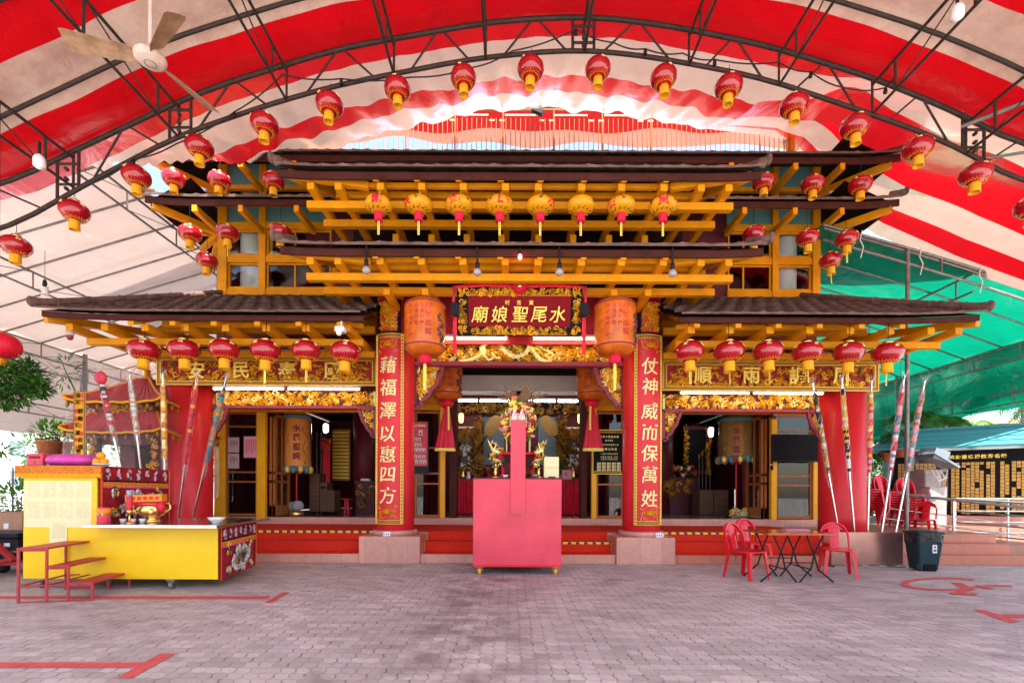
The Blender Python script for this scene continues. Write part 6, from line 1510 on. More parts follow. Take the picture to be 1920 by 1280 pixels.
# ================================================================== red plastic chairs
def chair_proto():
    t=thing('plastic_chair','','chair',(0,0,0))
    # seat 0.44 m high, front towards -Y
    sw,sd,sh=.40,.40,.44
    def rr_(a,x,y): return x
    b=MB()
    def seat(s,q):
        x=(s-.5)*2; y=(q-.5)*2; r=(abs(x)**6+abs(y)**6)**(1/6) if (x or y) else 1; k=max(abs(x),abs(y))/r if r else 1
        return (x*k*sw/2*(1-.06*(q)),y*k*sd/2,sh-.018*math.cos(x*1.5)*(1-.3*y*y)+.008)
    b.grid(seat,14,14); b.grid(lambda s,q:(lambda p:(p[0],p[1],p[2]-.028))(seat(1-s,q)),14,14)
    rim=[]
    for k in range(40):
        a=2*PI*k/40; c,d=math.cos(a),math.sin(a); r=(abs(c)**6+abs(d)**6)**(-1/6); rim.append((c*r*sw/2*(1-.03-.03*d),d*r*sd/2,sh-.012))
    b.tube(rim+rim[:1],.018,6); b.build('seat',M['chairred'],t,True)
    # back: arched rim, splat
    b=MB()
    arch=[]
    for k in range(25):
        f=k/24; 
        a=PI*f; x=-math.cos(a)*.205*(1+.06*math.sin(a)); z=sh+.015+.40*min(1,max(0,math.sin(a))**.55) ; y=sd/2-.012+.115*(z-sh)/.4+.015
        arch.append((x,y-.02*abs(x)/.2,z))
    n=len(arch)
    for k in range(n-1): b.bar(arch[k],Vector(arch[k+1])+(Vector(arch[k+1])-Vector(arch[k]))*.04,.020,.058 if 4<k<n-6 else .046,up=(0,-1,.2))
    b.grid(lambda s,q:((s-.5)*(.13+.03*q),sd/2-.0+.11*q-.012*math.cos((s-.5)*3),sh+.01+.37*q),6,8); b.grid(lambda s,q:((.5-s)*(.13+.03*q),sd/2+.012+.11*q-.012*math.cos((s-.5)*3),sh+.01+.37*q),6,8)
    b.grid(lambda s,q:((s-.5)*.33,sd/2+.085+.03*q-.01*math.cos((s-.5)*3),sh+.325+.085*q-.05*(2*s-1)**2),10,3)
    b.build('backrest',M['chairred'],t,True)
    for sx in (-1,1):
        for sy in (-1,1):
            b=MB(); x0,y0=sx*.175,sy*.17; x1,y1=sx*.225,sy*(.225 if sy<0 else .235)
            w0,w1=.060,.042
            vs=[]
            for (x,y,z,w_) in ((x0,y0,sh-.01,w0),(x1,y1,0,w1)):
                vs+=[(x+sx*w_/2,y+sy*w_/2,z),(x-sx*w_/2,y+sy*w_/2,z),(x-sx*w_/2,y+sy*w_*.3,z),(x+sx*w_*.3,y+sy*w_*.3,z),(x+sx*w_*.3,y-sy*w_/2,z),(x+sx*w_/2,y-sy*w_/2,z)]
            b.add(vs,[(i,(i+1)%6,6+(i+1)%6,6+i) for i in range(6)]+[tuple(range(6)),tuple(range(6,12))]); b.build('leg',M['chairred'],t,True)
    return t
CH=chair_proto()
def place_chair(loc,rz,label,group,first=[True]):
    if first[0]: first[0]=False; CH.location=loc; CH.rotation_euler=(0,0,rz); CH['label']=label; CH['group']=group; return CH
    return clone(CH,loc,label,rz,None,group)
gt='red plastic chairs at the folding table'
c=G(1400,1083); place_chair((c.x,c.y,0),math.radians(28),'red plastic chair nearest the viewer, left of the folding table',gt)
c=G(1420,1062); place_chair((c.x-.02,c.y+.1,0),math.radians(10),'red plastic chair behind the left end of the folding table',gt)
c=G(1570,1078); place_chair((c.x,c.y,0),math.radians(-22),'red plastic chair at the right end of the folding table',gt)
ZS=FZ-.003
for i,(x,y,n,rz,lab) in enumerate(((8.95,12.35,9,.15,'tallest stack beside the right pillar'),(9.52,12.4,8,.1,'middle stack behind the porch'),(10.05,12.35,7,-.1,'right stack behind the porch'))):
    for k in range(n):
        nm='bottom chair' if k==0 else ('top chair' if k==n-1 else ORD[k]+' chair from the bottom')
        place_chair((x+.012*k*math.sin(rz)*-1,y-.028*k,ZS+.062*k),rz+random.uniform(-.03,.03),'red plastic chair, %s of the %s'%(nm,lab),'red plastic chairs stacked on the porch')
place_chair((9.75,11.5,ZS-.225),-1.0,'single red plastic chair in front of the stacks by the handrail','red plastic chairs stacked on the porch')
# folding table
t=thing('folding_table','orange-topped folding table with crossed black legs','table',(4.36,7.7,0))
zt=.755
b=MB(); b.bbox(3.84,4.89,7.25,8.05,zt-.022,zt,.006); b.build('table_top',M['orangewood'] if False else mat('orange_laminate',(.50,.09,.03),.15,var=.15,coat=.4),t)
b=MB(); b.box(3.835,4.895,7.245,8.055,zt-.027,zt-.0225); b.build('edge_trim',M['clothorange'],t)
for x0_,x1_,s in ((4.0,4.2,1),(4.72,4.52,-1)):
    for y in (7.36,7.9):
        b=MB(); b.tube([(x0_-.02*s,y,zt-.03),(x0_+.12*s,y,.42),(x0_+.16*s,y,.22),(x0_+.34*s,y,0)],.014,6); b.build('leg',M['blackplastic'],t)
        b=MB(); b.tube([(x1_+.02*s,y+.03,zt-.03),(x1_-.10*s,y+.03,.42),(x1_-.16*s,y+.03,.2),(x1_-.40*s,y+.03,0)],.014,6); b.build('leg',M['blackplastic'],t)
b=MB()
for y in (7.36,7.93): b.tube([(4.12,y,.30),(4.60,y,.30)],.010,6)
for x in (4.16,4.56): b.tube([(x,7.36,.2),(x,7.93,.2)],.010,6)
b.tube([(4.1,7.38,.42),(4.62,7.38,.42)],.012,6); b.build('cross_bar',M['blackplastic'],t)
t=thing('plastic_bundle','crumpled clear plastic bundle lying on the folding table','bundle',(4.6,7.8,zt))
b=MB(); b.grid(lambda s,q:(4.38+.42*s,7.72+.16*q,zt+.006+.035*math.sin(q*PI)*(1+.4*math.sin(s*30))+.004*math.sin(s*71)),40,8); b.build('wrapper',M['wrap'],t)
b=MB(); b.box(4.4,4.78,7.75,7.84,zt+.004,zt+.022); b.build('contents',M['pinkpaper'],t)
# ================================================================== pole stand with steel front, flag poles
t=thing('pole_stand','low steel-fronted stand holding the wrapped poles, mirror-bright brown','stand',(6.55,9.05,0))
b=MB(); b.bbox(PX(1556,9.05),PX(1690,9.05),9.0,9.06,.03,.645,.006); b.build('mirror_front',mat('brown_mirror_steel',(.40,.21,.17),.22,metal=.75,var=.12,scale=3),t)
b=MB(); b.box(5.98,7.2,9.07,9.18,0,.02); b.box(5.95,7.25,8.9,9.07,0,.028); b.build('base_plate',M['greysteel'],t)
for k in range(4):
    x=6.15+.31*k; b=MB(); b.add([(x,8.895,.031),(x+.12,8.895,.031),(x+.2,9.06,.031),(x+.08,9.06,.031)],[(0,1,2,3)]); b.build('white_stripe',M['paper'],t)
def pole(lab,ut,vt,ub,vb,Y0,Y1,cols,seed,knob=False):
    p=P(ub,vb,Y0); q=P(ut,vt,Y1); d=(q-p); L_=d.length; d.normalize()
    t=thing('wrapped_pole',lab,'flag pole',p,'plastic-wrapped flag poles')
    b=MB(); b.tube([p,q],.018,8); b.build('shaft',M['steel'],t)
    rr=random.Random(seed); b=MB(); n=26; s0=.40
    pts=[p+d*(L_*(s0+(.93-s0)*k/n)) for k in range(n+1)]
    for k in range(n):
        r0=.026+.016*abs(math.sin(PI*k/n))**.7+rr.uniform(-.004,.004); r1=.026+.016*abs(math.sin(PI*(k+1)/n))**.7
        b.tube([pts[k],pts[k+1]],[r0,r1],8,mi=rr.choice(range(len(cols))),caps=False)
        # diagonal folds of the rolled flag
        if rr.random()<.7:
            a=rr.uniform(0,6.28); x_=d.orthogonal().normalized(); y_=d.cross(x_)
            b.tube([pts[k]+(x_*math.cos(a+j*.5)+y_*math.sin(a+j*.5))*(r0+.004)+d*(j*.05) for j in range(6)],.006,5,mi=rr.choice(range(len(cols))))
    b.build('rolled_flag',[M[c] for c in cols],t)
    b=MB(); n=34
    W=[p+d*(L_*(s0-.10+(1.02-s0+.10)*k/n)) for k in range(n+1)]
    b.tube(W,[.034+.020*abs(math.sin(PI*min(1,k/n*1.1)))**.6*(1+.25*math.sin(k*2.3))-(.02 if k==n-3 else 0) for k in range(n+1)],9,caps=False)
    x_=d.orthogonal().normalized(); y_=d.cross(x_)
    for k in range(9):
        a=k*.7; e=q+d*.02; b.add([e-d*.10,e+(x_*math.cos(a)+y_*math.sin(a))*.05+d*.06,e+(x_*math.cos(a+.6)+y_*math.sin(a+.6))*.09+d*.10],[(0,1,2)])
    b.build('plastic_sleeve',M['wrap'],t)
    if knob:
        b=MB(); b.ell(q-d*.10,.10,.07,.12,12,8); b.build('red_knob',M['cartred'],t)
    return t
pole('leaning flag pole with a pink knob, wrapped in clear plastic, in front of the pavilion',186,697,232,900,8.6,8.3,['silver','bluedark','paper','satin'],1,True)
pole('flag pole in whitish plastic, second of the left group',243,703,266,890,8.7,8.4,['silver','paper','clothorange','silver'],2)
pole('flag pole with an orange yellow flag, standing left of the red pillar',305,700,311,968,8.9,8.7,['fringe','clothorange','goldpale'],3)
pole('flag pole with a red flag, leaning across the left pillar',369,703,334,974,9.2,8.6,['satin','clothred','satin','fringe'],4)
pole('flag pole with a teal and orange flag, rightmost of the left group',425,706,361,974,9.3,8.6,['teal','tealroof','clothorange','bluedark'],5)
pole('flag pole with a brown and orange flag, leaning left before the right pillar',1524,717,1573,1000,9.35,9.3,['golddark','fringe','silver','black'],6)
pole('flag pole with a black and white flag in front of the right pillar',1578,708,1602,1000,9.35,9.3,['paper','black','silver','fringe'],7)
pole('flag pole with a yellow and red flag beside the right pillar',1634,713,1627,1000,9.35,9.3,['fringe','pinkpaper','goldpale','satin'],8)
pole('flag pole with a pink and teal flag, second from the right of the right group',1696,703,1653,1000,9.35,9.3,['pinkpaper','tealroof','satin','paper'],9)
pole('flag pole bent at its top, with a grey pink flag, rightmost of all',1734,713,1679,1000,9.35,9.3,['silver','pinkpaper','tealroof','golddark'],10)
# ================================================================== wheeled bin
p=G(1731,1068); t=thing('wheeled_bin','dark teal wheeled bin with a black liner beside the pole stand','bin',(p.x,p.y,0),rz=math.radians(-6)); t.scale=(.78,.78,1.02)
def tp(z): return .195+.085*z/.62
b=MB(); n=[(0,0),(.62,1)]
vs=[]
for z in (0.02,.10,.62):
    w_=tp(z); d_=w_*.9
    for a,c in ((-1,-1),(1,-1),(1,1),(-1,1)):
        for da,dc in ((.12,0),(0,.12)) if a*c<0 else ((0,.12),(.12,0)): vs.append((a*w_*(1-da),c*d_*(1-dc),z))
fs=[]
for r in range(2):
    for k in range(8): fs.append((r*8+k,r*8+(k+1)%8,(r+1)*8+(k+1)%8,(r+1)*8+k))
fs.append(tuple(range(8))[::-1]); b.add(vs,fs); bd=b.build('body',M['binteal'],t,True)
b=MB(); b.bbox(-.12,.14,-.21,-.175,.0,.12,.01); b.bbox(-.06,.09,-.235,-.2,.02,.045,.006); b.build('pedal_recess',M['black'],t,True)
b=MB(); b.grid(lambda s,q:(lambda a,w_:(math.copysign(abs(math.cos(a))**.45,math.cos(a))*w_,math.copysign(abs(math.sin(a))**.45,math.sin(a))*w_*.92,.66-.16*q+.02*math.sin(a*7)*q))(s*2*PI,.285+.012*math.sin(s*41)*q+.01*q),64,5); b.build('liner_bag',M['bag'],t,True)
b=MB(); b.bbox(-.28,.28,-.26,.27,.64,.675,.012); b.bbox(-.2,.22,-.16,.2,.675,.69,.01); b.build('lid',M['binteal'],t,True)
for s in (-1,1):
    b=MB(); b.lathe([(.02,-.02),(.06,-.02),(.065,0),(.06,.02),(.02,.02)],18,(s*.20,-.15 if s<0 else .15,.065),M=Matrix.Rotation(PI/2,3,'X' if s<0 else 'Y')); b.build('wheel',M['blackplastic'],t,True)
b=MB(); b.box(.03,.12,-.262,-.243,.32,.46,0)
b.v=[(x,y+.02*(1),z) for x,y,z in b.v]; b.build('sticker',M['paper'],bd,True)
b=MB(); b.box(.045,.105,-.2445,-.2425,.345,.38); b.box(.06,.09,-.2445,-.2425,.40,.44); b.build('sticker_print',M['bluedark'],bd,True)
# ================================================================== things in the hall
# ceiling tubes and calligraphy plaque
for x0,x1,lab in ((-1.75,-1.1,'leftmost'),(-1.02,.02,'second from the left'),(.28,1.35,'second from the right'),(1.43,2.05,'rightmost')):
    Y=15.2; z=4.24
    t=thing('hall_tube_light','cool white tube light in the hall over the altar, '+lab,'light fitting',((x0+x1)/2,Y,z),'tube lights over the altar')
    b=MB(); b.tube([(x0,Y,z),(x1,Y,z)],.03,8); b.build('tube',M['tubew'],t); b=MB(); b.box(x0,x1,Y-.03,Y+.05,z+.035,z+.09); b.build('batten',M['white'],t)
t=thing('calligraphy_plaque','dark framed brown calligraphy plaque hung between the hall tube lights','plaque',(.2,14.9,4.2))
b=MB(); Y=14.9; b.box(PX(957,Y),PX(989,Y),Y,Y+.03,PZ(752,Y),PZ(719,Y)); b.build('board',M['golddark'],t); b=MB(); signframe(b,PX(956,Y),PX(990,Y),Y-.001,PZ(753,Y),PZ(718,Y),.025,0,.03); b.build('frame',M['black'],t)
b=MB(); put_glyph(b,'壽',(PX(973,Y),Y-.01,PZ(736,Y)),.3,ext=.01,bold=.02); b.build('character',M['black'],t)
b=MB(); b.box(-1.9,2.2,13.2,13.3,4.15,4.62); part('hall_beam',b,M['offwhite'])
# altar screen at the back of the hall
Y=16.4
t=thing('altar_screen','dark carved altar screen with gilded arches at the back of the hall','altar screen',(.2,Y,HZ))
b=MB(); b.box(-2.6,3.0,Y+.4,Y+.5,HZ,4.6); b.build('back_panel',M['darkmaroon'],t)
for u0,u1 in ((905,945),(1010,1050),(862,885),(1066,1086)):
    b=MB(); b.box(PX(u0,Y),PX(u1,Y),Y+.36,Y+.395,PZ(870,Y),PZ(778 if u0 not in (862,1066) else 812,Y))
    b.build("pale_panel",M['bluewall'],t)
rr=random.Random(12)
b=MB(); carving(b,PX(853,Y),PX(1093,Y),Y+.1,PZ(775,Y),PZ(757,Y),170,.09,rr,mis=(0,1,1,2)); b.box(PX(850,Y),PX(1096,Y),Y+.12,Y+.3,PZ(764,Y),PZ(750,Y),2); b.build('gilded_frieze',[M['golddark'],M['deepgold'],M['darkwood']],t)
for u in (897,1052):
    b=MB(); x=PX(u,Y); b.lathe([(.13,HZ),(.13,4.0)],16,(x,Y+.05,0),mi=2); carving(b,x-.15,x+.15,Y-.09,1.7,3.9,300,.07,random.Random(u),mis=(0,1,1)); b.build('dragon_column',[M['golddark'],M['deepgold'],M['darkmaroon']],t)
for u0,u1 in ((853,892),(1058,1094)):
    b=MB(); carving(b,PX(u0,Y),PX(u1,Y),Y+.12,PZ(826,Y),PZ(802,Y),260,.07,random.Random(u0),mis=(0,1,0)); b.box(PX(u0,Y),PX(u1,Y),Y+.1,Y+.3,PZ(802,Y),PZ(799,Y),2); carving(b,PX(u0,Y)+.1,PX(u1,Y)-.1,Y+.2,PZ(880,Y),PZ(830,Y),120,.08,random.Random(u0+1),mis=(1,1,2)); b.build('gilded_side_arch',[M['golddark'],M['deepgold'],M['white']],t)
b=MB(); carving(b,PX(853,Y),PX(1093,Y),Y-.3,1.55,2.2,110,.08,random.Random(44),mis=(0,1,1,2,3)); b.box(PX(853,Y),PX(1093,Y),Y-.28,Y+.2,1.3,1.78,2); b.build('offering_shelf',[M['golddark'],M['deepgold'],M['darkmaroon'],M['satin']],t)
for k in range(26):
    pass
for u,s,lab in ((924,1,'left'),(1029,-1,'right')):
    x=PX(u,15.9); z=PZ(798,15.9)
    tt=thing('palm_fan','large brown ceremonial palm fan on a pole, %s of the altar'%lab,'fan',(x,15.9,z))
    b=MB(); pr=[]
    for k in range(28):
        a=2*PI*k/28; r=.30*(1+.28*math.cos(2*a))*(1 if math.sin(a)>0 else .9); pr.append((r*math.cos(a)*.78+0,r*math.sin(a)*1.02))
    R_=Matrix.Rotation(s*.55,3,'Y'); pr=[((.9 if abs(y)<.1 else 1)*xx,y*1.25) for y,xx in [(p[0],p[1]) for p in pr]]
    pr=[(.21*math.cos(2*PI*k/28)*(1+.25*math.sin(2*PI*k/28)**2*1.2),.38*math.sin(2*PI*k/28)) for k in range(28)]
    b.prism(pr,(0,0,0),R_@Vector((1,0,0)),R_@Vector((0,0,1)),(0,.04,0)); b.build('blade',M['fanbrown'],tt,True)
    b=MB(); q=R_@Vector((0,0,-1)); b.tube([q*.36,q*1.3],.018,6); b.build('handle',M['darkwood'],tt,True)
for u,lab in ((864,'left'),(1087,'right')):
    x=PX(u,16.0); z=PZ(784,16.0); tt=thing('hall_lantern','small glowing amber lantern inside the hall, on the %s'%lab,'lantern',(x,16,z)); b=MB(); b.lathe([(.05,-.15),(.075,-.1),(.085,.1),(.06,.15)],14,(x,16,z)); b.build('glowing_shade',M['lampwarm'],tt)
    b=MB(); b.tube([(x,16,z+.15),(x,16,4.5)],.006,4); b.build('cord',M['blackplastic'],tt)
t=thing('skirted_table','long offering table with a pleated red satin skirt in the hall','table',(.2,14.0,HZ))
x0,x1=PX(852,14),PX(1094,14); zt=PZ(899,14)
b=MB(); b.grid(lambda s,q:(x0+(x1-x0)*s,14+.035*math.sin(s*300)*(1.1-q*.6),HZ+.02+(zt-HZ-.04)*q),420,2); b.build('skirt',M['satin'],t); b=MB(); b.box(x0,x1,13.98,14.9,zt-.02,zt+.02); b.build('table_top',M['plum'],t)
rr=random.Random(15)
for k,(u,h,m_,lab) in enumerate(((868,.3,'brass','brass vase left end of the skirted table'),(878,.22,'white','small white vase on the skirted table, left of the cart'),(1075,.35,'brass','brass candle stand at the right end of the skirted table'),(1062,.3,'plum','lilac gift bag on the skirted table'),(1051,.4,'leafdark','dark leafy plant on the skirted table'))):
    x=PX(u,14.3)
    if 'plant' in lab:
        tt=thing('potted_plant',lab,'plant',(x,14.3,zt)); b=MB(); b.lathe([(.06,0),(.08,.12)],12,(x,14.3,zt+.02)); b.build('pot',M['terracotta'],tt); b=MB()
        for j in range(40): leafblob(b,Vector((x+rr.uniform(-.15,.15),14.3+rr.uniform(-.1,.1),zt+.15+rr.random()*.4)),.07,.025,rr.uniform(0,6.3),Vector((1,0,0)),Vector((0,0,1)),Vector((0,-1,0)),.02)
        b.build('foliage',M['leafdark'],tt)
    elif 'bag' in lab:
        tt=thing('gift_bag',lab,'bag',(x,14.2,zt)); b=MB(); b.box(x-.14,x+.14,14.2,14.3,zt+.02,zt+.3); b.build('bag',M['pinkpaper'],tt); b=MB(); b.tube([(x-.06,14.2,zt+.3),(x-.05,14.2,zt+.42),(x+.05,14.2,zt+.42),(x+.06,14.2,zt+.3)],.008,5); b.build('handle',M['plum'],tt)
    else:
        tag(MB().lathe([(.05,0),(.07,h*.3),(.03,h*.7),(.05,h),(.03,h)],14,(x,14.3,zt+.02)).build('vase',M[m_]),lab,'vase')
# boards beside the entrance
Y=12.02
t=thing('photo_notice_board','red notice board of portrait photographs left of the entrance','notice board',(PX(790,Y),Y,2.0))
b=MB(); b.box(PX(776,Y),PX(804,Y),Y-.05,Y-.01,PZ(888,Y),PZ(790,Y)); b.build('black_frame',M['blackplastic'],t)
b=MB(); b.box(PX(776,Y),PX(802,Y),Y-.06,Y-.051,PZ(874,Y),PZ(792,Y)); b.build('red_panel',M['cartred'],t)
b=MB()
def photo(u,v,w_,h): 
    b.box(PX(u-w_/2,Y),PX(u+w_/2,Y),Y-.066,Y-.061,PZ(v+h/2,Y),PZ(v-h/2,Y),0); b.box(PX(u-w_*.28,Y),PX(u+w_*.28,Y),Y-.069,Y-.0665,PZ(v+h*.4,Y),PZ(v+h*.08,Y),1); b.ell((PX(u,Y),Y-.067,PZ(v-h*.12,Y)),w_*.0028,.004,h*.0026,8,5,2)
photo(789,812,7,10)
for v,us in ((825,(780,786.5)),(835,(781,788)),(844.5,(779.5,785,790.5,796)),(857.5,(780,787.5,795)),(866.5,(782,790,797))):
    for u in us: photo(u,v,5,6.5)
b.build('portrait_photos',[M['paper'],M['bluedark'],M['box']],t)
b=MB()
for k,ch in enumerate('水尾聖娘廟'): put_glyph(b,ch,(PX(779+4.4*k,Y),Y-.065,PZ(799,Y)),.06,ext=.01,bold=.03)
b.build('heading',M['goldpale'],t)
t=thing('donor_board','black donor board with gold lettering and chain border right of the entrance','notice board',(PX(1143,Y),Y,2.0))
b=MB(); x0,x1,z0,z1=PX(1110,Y),PX(1167,Y),PZ(888,Y),PZ(805,Y); b.box(x0,x1,Y-.05,Y-.01,z0,z1); b.build('black_panel',M['black'],t)
b=MB(); signframe(b,x0,x1,Y-.05,z0,z1,.018,0,.012)
for k in range(13):
    for z in (z0+.06,z1-.06): x=x0+.06+k*.053; b.tube([(x+.026*math.cos(a*PI/4),Y-.055,z+.018*math.sin(a*PI/4)) for a in range(9)],.006,4)
b.build('gold_border',M['goldflat'],t)
b=MB()
for r,(txt,v,sz) in enumerate((('文昌水尾聖娘廟',818,.06),('重修碑記',825,.045),('捐款芳名錄善長仁翁',833,.045),('主席山先生',841,.07),('一百元二百元三百元',850,.042),('五百元六百元一千元',856,.042),('七百元八百元九百元',860,.04))):
    for k,ch in enumerate(txt): put_glyph(b,ch,(PX(1141,Y)+(k-(len(txt)-1)/2)*sz*1.15,Y-.055,PZ(v,Y)),sz,ext=.01,bold=.01)
for c in range(5):
    for r in range(6):
        x=PX(1122+9.2*c,Y); z=PZ(867+2.7*r,Y); b.box(x-.045,x+.02,Y-.056,Y-.0515,z-.010,z+.010); b.box(x+.028,x+.05,Y-.056,Y-.0515,z-.010,z+.010)
b.build('gold_lettering',M['goldpale'],t)
# notices on the left window
Y=12.04
for u0,u1,v0,v1,m_,lab in ((427,448,822,850,'paper','greyish pink notice taped on the left window, upper of the two small ones'),(427,448,852,880,'paper','greyish pink notice taped on the left window, lower of the two small ones'),(457,486,820,860,'pinkpaper','bright pink notice taped on the left window')):
    tt=thing('paper_notice',lab,'notice',(PX((u0+u1)/2,Y),Y,PZ(v1,Y))); b=MB(); b.box(PX(u0,Y),PX(u1,Y),Y-.004,Y,PZ(v1,Y),PZ(v0,Y)); b.build('sheet',M[m_] if m_!='paper' else M['noticepaper'],tt)
    b=MB()
    for k in range(7):
        u=u0+4+(u1-u0-8)*k/6; b.box(PX(u,Y),PX(u+.8,Y),Y-.006,Y-.0045,PZ(v1-(8+3*(k%3)),Y),PZ(v0+6,Y))
    b.build('writing',M['plum'],tt)
# television
Y=11.9; t=thing('television','switched-off black television hung before the right window','television',(PX(1489,Y),Y,PZ(862,Y)))
b=MB(); b.bbox(PX(1446,Y),PX(1532,Y),Y-.05,Y+.03,PZ(863,Y),PZ(812,Y),.008); b.build('casing',M['blackplastic'],t); b=MB(); b.box(PX(1447.5,Y),PX(1530.5,Y),Y-.054,Y-.0505,PZ(861,Y),PZ(813.5,Y)); b.build('screen',M['screen'],t)
p=P(1449,782,11.95); t=thing('security_camera','small black security camera at the head of the right doorway','camera',p); b=MB(); b.bar(p+Vector((-.11,-.12,.02)),p+Vector((.06,0,-.01)),.07,.07); b.build('housing',M['blackplastic'],t); b=MB(); b.tube([p,p+Vector((.03,.05,.12))],.012,5); b.build('bracket',M['blackplastic'],t)
p=P(1447,868,11.99); t=thing('door_handle_set','black door lock plate on the right yellow post','lock',p); b=MB(); b.bbox(p.x-.03,p.x+.03,p.y-.02,p.y+.0,p.z-.17,p.z+.03,.005); b.build('plate',M['black'],t); b=MB(); b.tube([p+Vector((0,-.03,-.04)),p+Vector((-.08,-.05,-.04))],.01,6); b.build('lever',M['steel'],t)
# ceremonial umbrellas
def umbrella(px_,Y,vt,vm,vb,wpx,cols,lab,seed,base):
    x=PX(px_,Y); z1,z0=PZ(vt,Y),PZ(vm,Y); w_=wpx*Y/FPX/2
    t=thing('ceremonial_umbrella',lab,'umbrella',(x,Y,HZ))
    b=MB(); b.tube([(x,Y,HZ+.05),(x,Y,z1)],.022,8); b.build('red_pole',M['satin'],t)
    b=MB(); b.lathe([(w_*.92,z1),(w_*.94,z1-.3),(w_*1.0,z0+.1),(w_,z0)],36,(x,Y,0),rib=.05,ribn=14); b.build('silk_drum',M[cols[0]],t)
    rr=random.Random(seed); b=MB()
    for zz in (z0+.07,z1-.1): b.lathe([(w_*1.02,zz-.05),(w_*1.05,zz),(w_*1.02,zz+.05)],36,(x,Y,0),mi=0)
    for s in (-1,1):
        pts=[(x*(Y-w_)/Y+s*(w_*.55+.06*math.sin(k*.8)),Y-w_*.9,z0+.2+(z1-z0-.6)*k/14) for k in range(15)]; b.tube(pts,[.010]*15,6,mi=1)
        for k in range(0,15,2): b.ell(pts[k],.022,.012,.02,6,4,1)
    for k in range(14):
        a=2*PI*k/14; c=Vector((x+w_*1.04*math.cos(a),Y+w_*1.04*math.sin(a),z0+.02)); b.ell(c,.07,.07,.10,8,5,0 if k%2 else 3)
    b.build('embroidered_bands',[M['teal'],M['golddark'],M['satin'],M['goldflat']],t)
    b=MB()
    for k,ch in enumerate('水尾聖娘'): put_glyph(b,ch,(x*(Y-w_)/Y*1.0,Y-w_*1.06,z1-.42-.24*k),.2,ext=.01,bold=.03)
    b.build('characters',M['plum'],t)
    b=MB(); b.lathe([(w_*1.08,z0-.05),(w_*1.1,z0+.3),(w_*1.03,z1-.1),(w_*.9,z1+.05)],30,(x,Y,0),rib=.12,ribn=9); b.build('plastic_cover',M['wrap'],t)
    base(t,x,Y); return t
def base1(t,x,Y):
    b=MB(); b.lathe([(.19,HZ),(.20,HZ+.02),(.19,HZ+.13),(.12,HZ+.14)],28,(x,Y,0)); b.build('brass_base',M['brass'],t)
    b=MB(); b.ell((x+.03,Y,HZ+.26),.17,.14,.14,12,8); b.ell((x-.20,Y+.1,HZ+.24),.16,.1,.13,12,8); b.build('stone_drum',M['concrete'],t)
umbrella(556,12.95,778,884,955,50,['orangebox'],'orange embroidered umbrella banner in plastic inside the left doorway',4,base1)
def base2(t,x,Y):
    b=MB(); b.box(x-.22,x+.22,Y-.2,Y+.2,HZ,HZ+.05); b.tube([(x-.03,Y,HZ+.05),(x-.03,Y,HZ+.75)],.03,8); b.build('steel_stand',M['steel'],t)
    b=MB(); carving(b,x-.2,x+.2,Y-.12,HZ+.06,HZ+.22,500,.06,random.Random(6),mis=(0,0,1)); b.build('gilded_foot',[M['gold'],M['goldpale']],t)
umbrella(1380,13.0,780,862,960,62,['golddark'],'gold brocade umbrella banner in clear plastic inside the right doorway',5,base2)
# left side room furniture
t=thing('donor_board','yellow gridded donor board standing in the left side room','notice board',(PX(640,15),15,1.8)); Y=15
b=MB(); b.box(PX(622,Y),PX(656,Y),Y,Y+.04,PZ(902,Y),PZ(806,Y)); b.build('yellow_board',M['golddark'],t); b=MB()
for k in range(14): z=PZ(812+6.5*k,Y); b.box(PX(624,Y),PX(654,Y),Y-.006,Y-.001,z-.03,z+.03)
b.build('paper_strips',M['goldflat'],t)
t=thing('wooden_cabinet','stepped brown wooden trolley box in the left doorway','cabinet',(PX(605,14),14,HZ)); Y=13.6
b=MB(); b.bbox(PX(580,Y),PX(598,Y),Y,Y+.5,HZ+.08,PZ(888,Y),.006); b.bbox(PX(598,Y)+.002,PX(612,Y),Y+.05,Y+.5,HZ+.08,PZ(905,Y),.006); b.bbox(PX(612,Y)+.002,PX(627,Y),Y,Y+.5,HZ+.08,PZ(920,Y),.006); b.build('box_body',M['woodbox'],t)
b=MB(); b.box(PX(600,Y),PX(609,Y),Y+.044,Y+.049,PZ(917,Y),PZ(913,Y)); b.build('slot',M['black'],t); b=MB()
for u in (584,608,624): b.lathe([(.04,-.015),(.04,.015)],10,(PX(u,Y),Y+.1,HZ+.04),M=Matrix.Rotation(PI/2,3,'Y'))
b.build('castors',M['blackplastic'],t)
for k,u in enumerate((590,594,598,602,607)):
    x=PX(u,14.2); tt=thing('banner_staff','dark wooden staff leaning behind the trolley box, %s from the left'%ORD[k],'staff',(x,14.2,HZ),'staffs behind the trolley box'); b=MB(); b.tube([(x,14.2,HZ),(x-.05,14.3,3.1)],.018,6); b.build('shaft',M['greysteel'] if k%2 else M['darkwood'],tt)
x=PX(612,14.1); t=thing('red_banner','furled red banner on a staff in the left room','banner',(x,14.1,HZ)); b=MB(); b.tube([(x,14.1,HZ),(x-.03,14.2,3.3)],.02,6); b.build('staff',M['darkwood'],t); b=MB(); b.grid(lambda s,q:(x-.11+.22*s,14.08+.03*math.sin(s*20),1.6+1.3*q),16,3); b.build('red_cloth',M['satin'],t); b=MB(); carving(b,x-.13,x+.12,14.03,2.6,2.95,300,.06,random.Random(3),mis=(0,1)); b.build('gilded_head',[M['golddark'],M['satin']],t)
t=thing('side_altar_table','dark carved side altar table in the left room','table',(PX(685,14.6),14.6,HZ)); Y=14.4
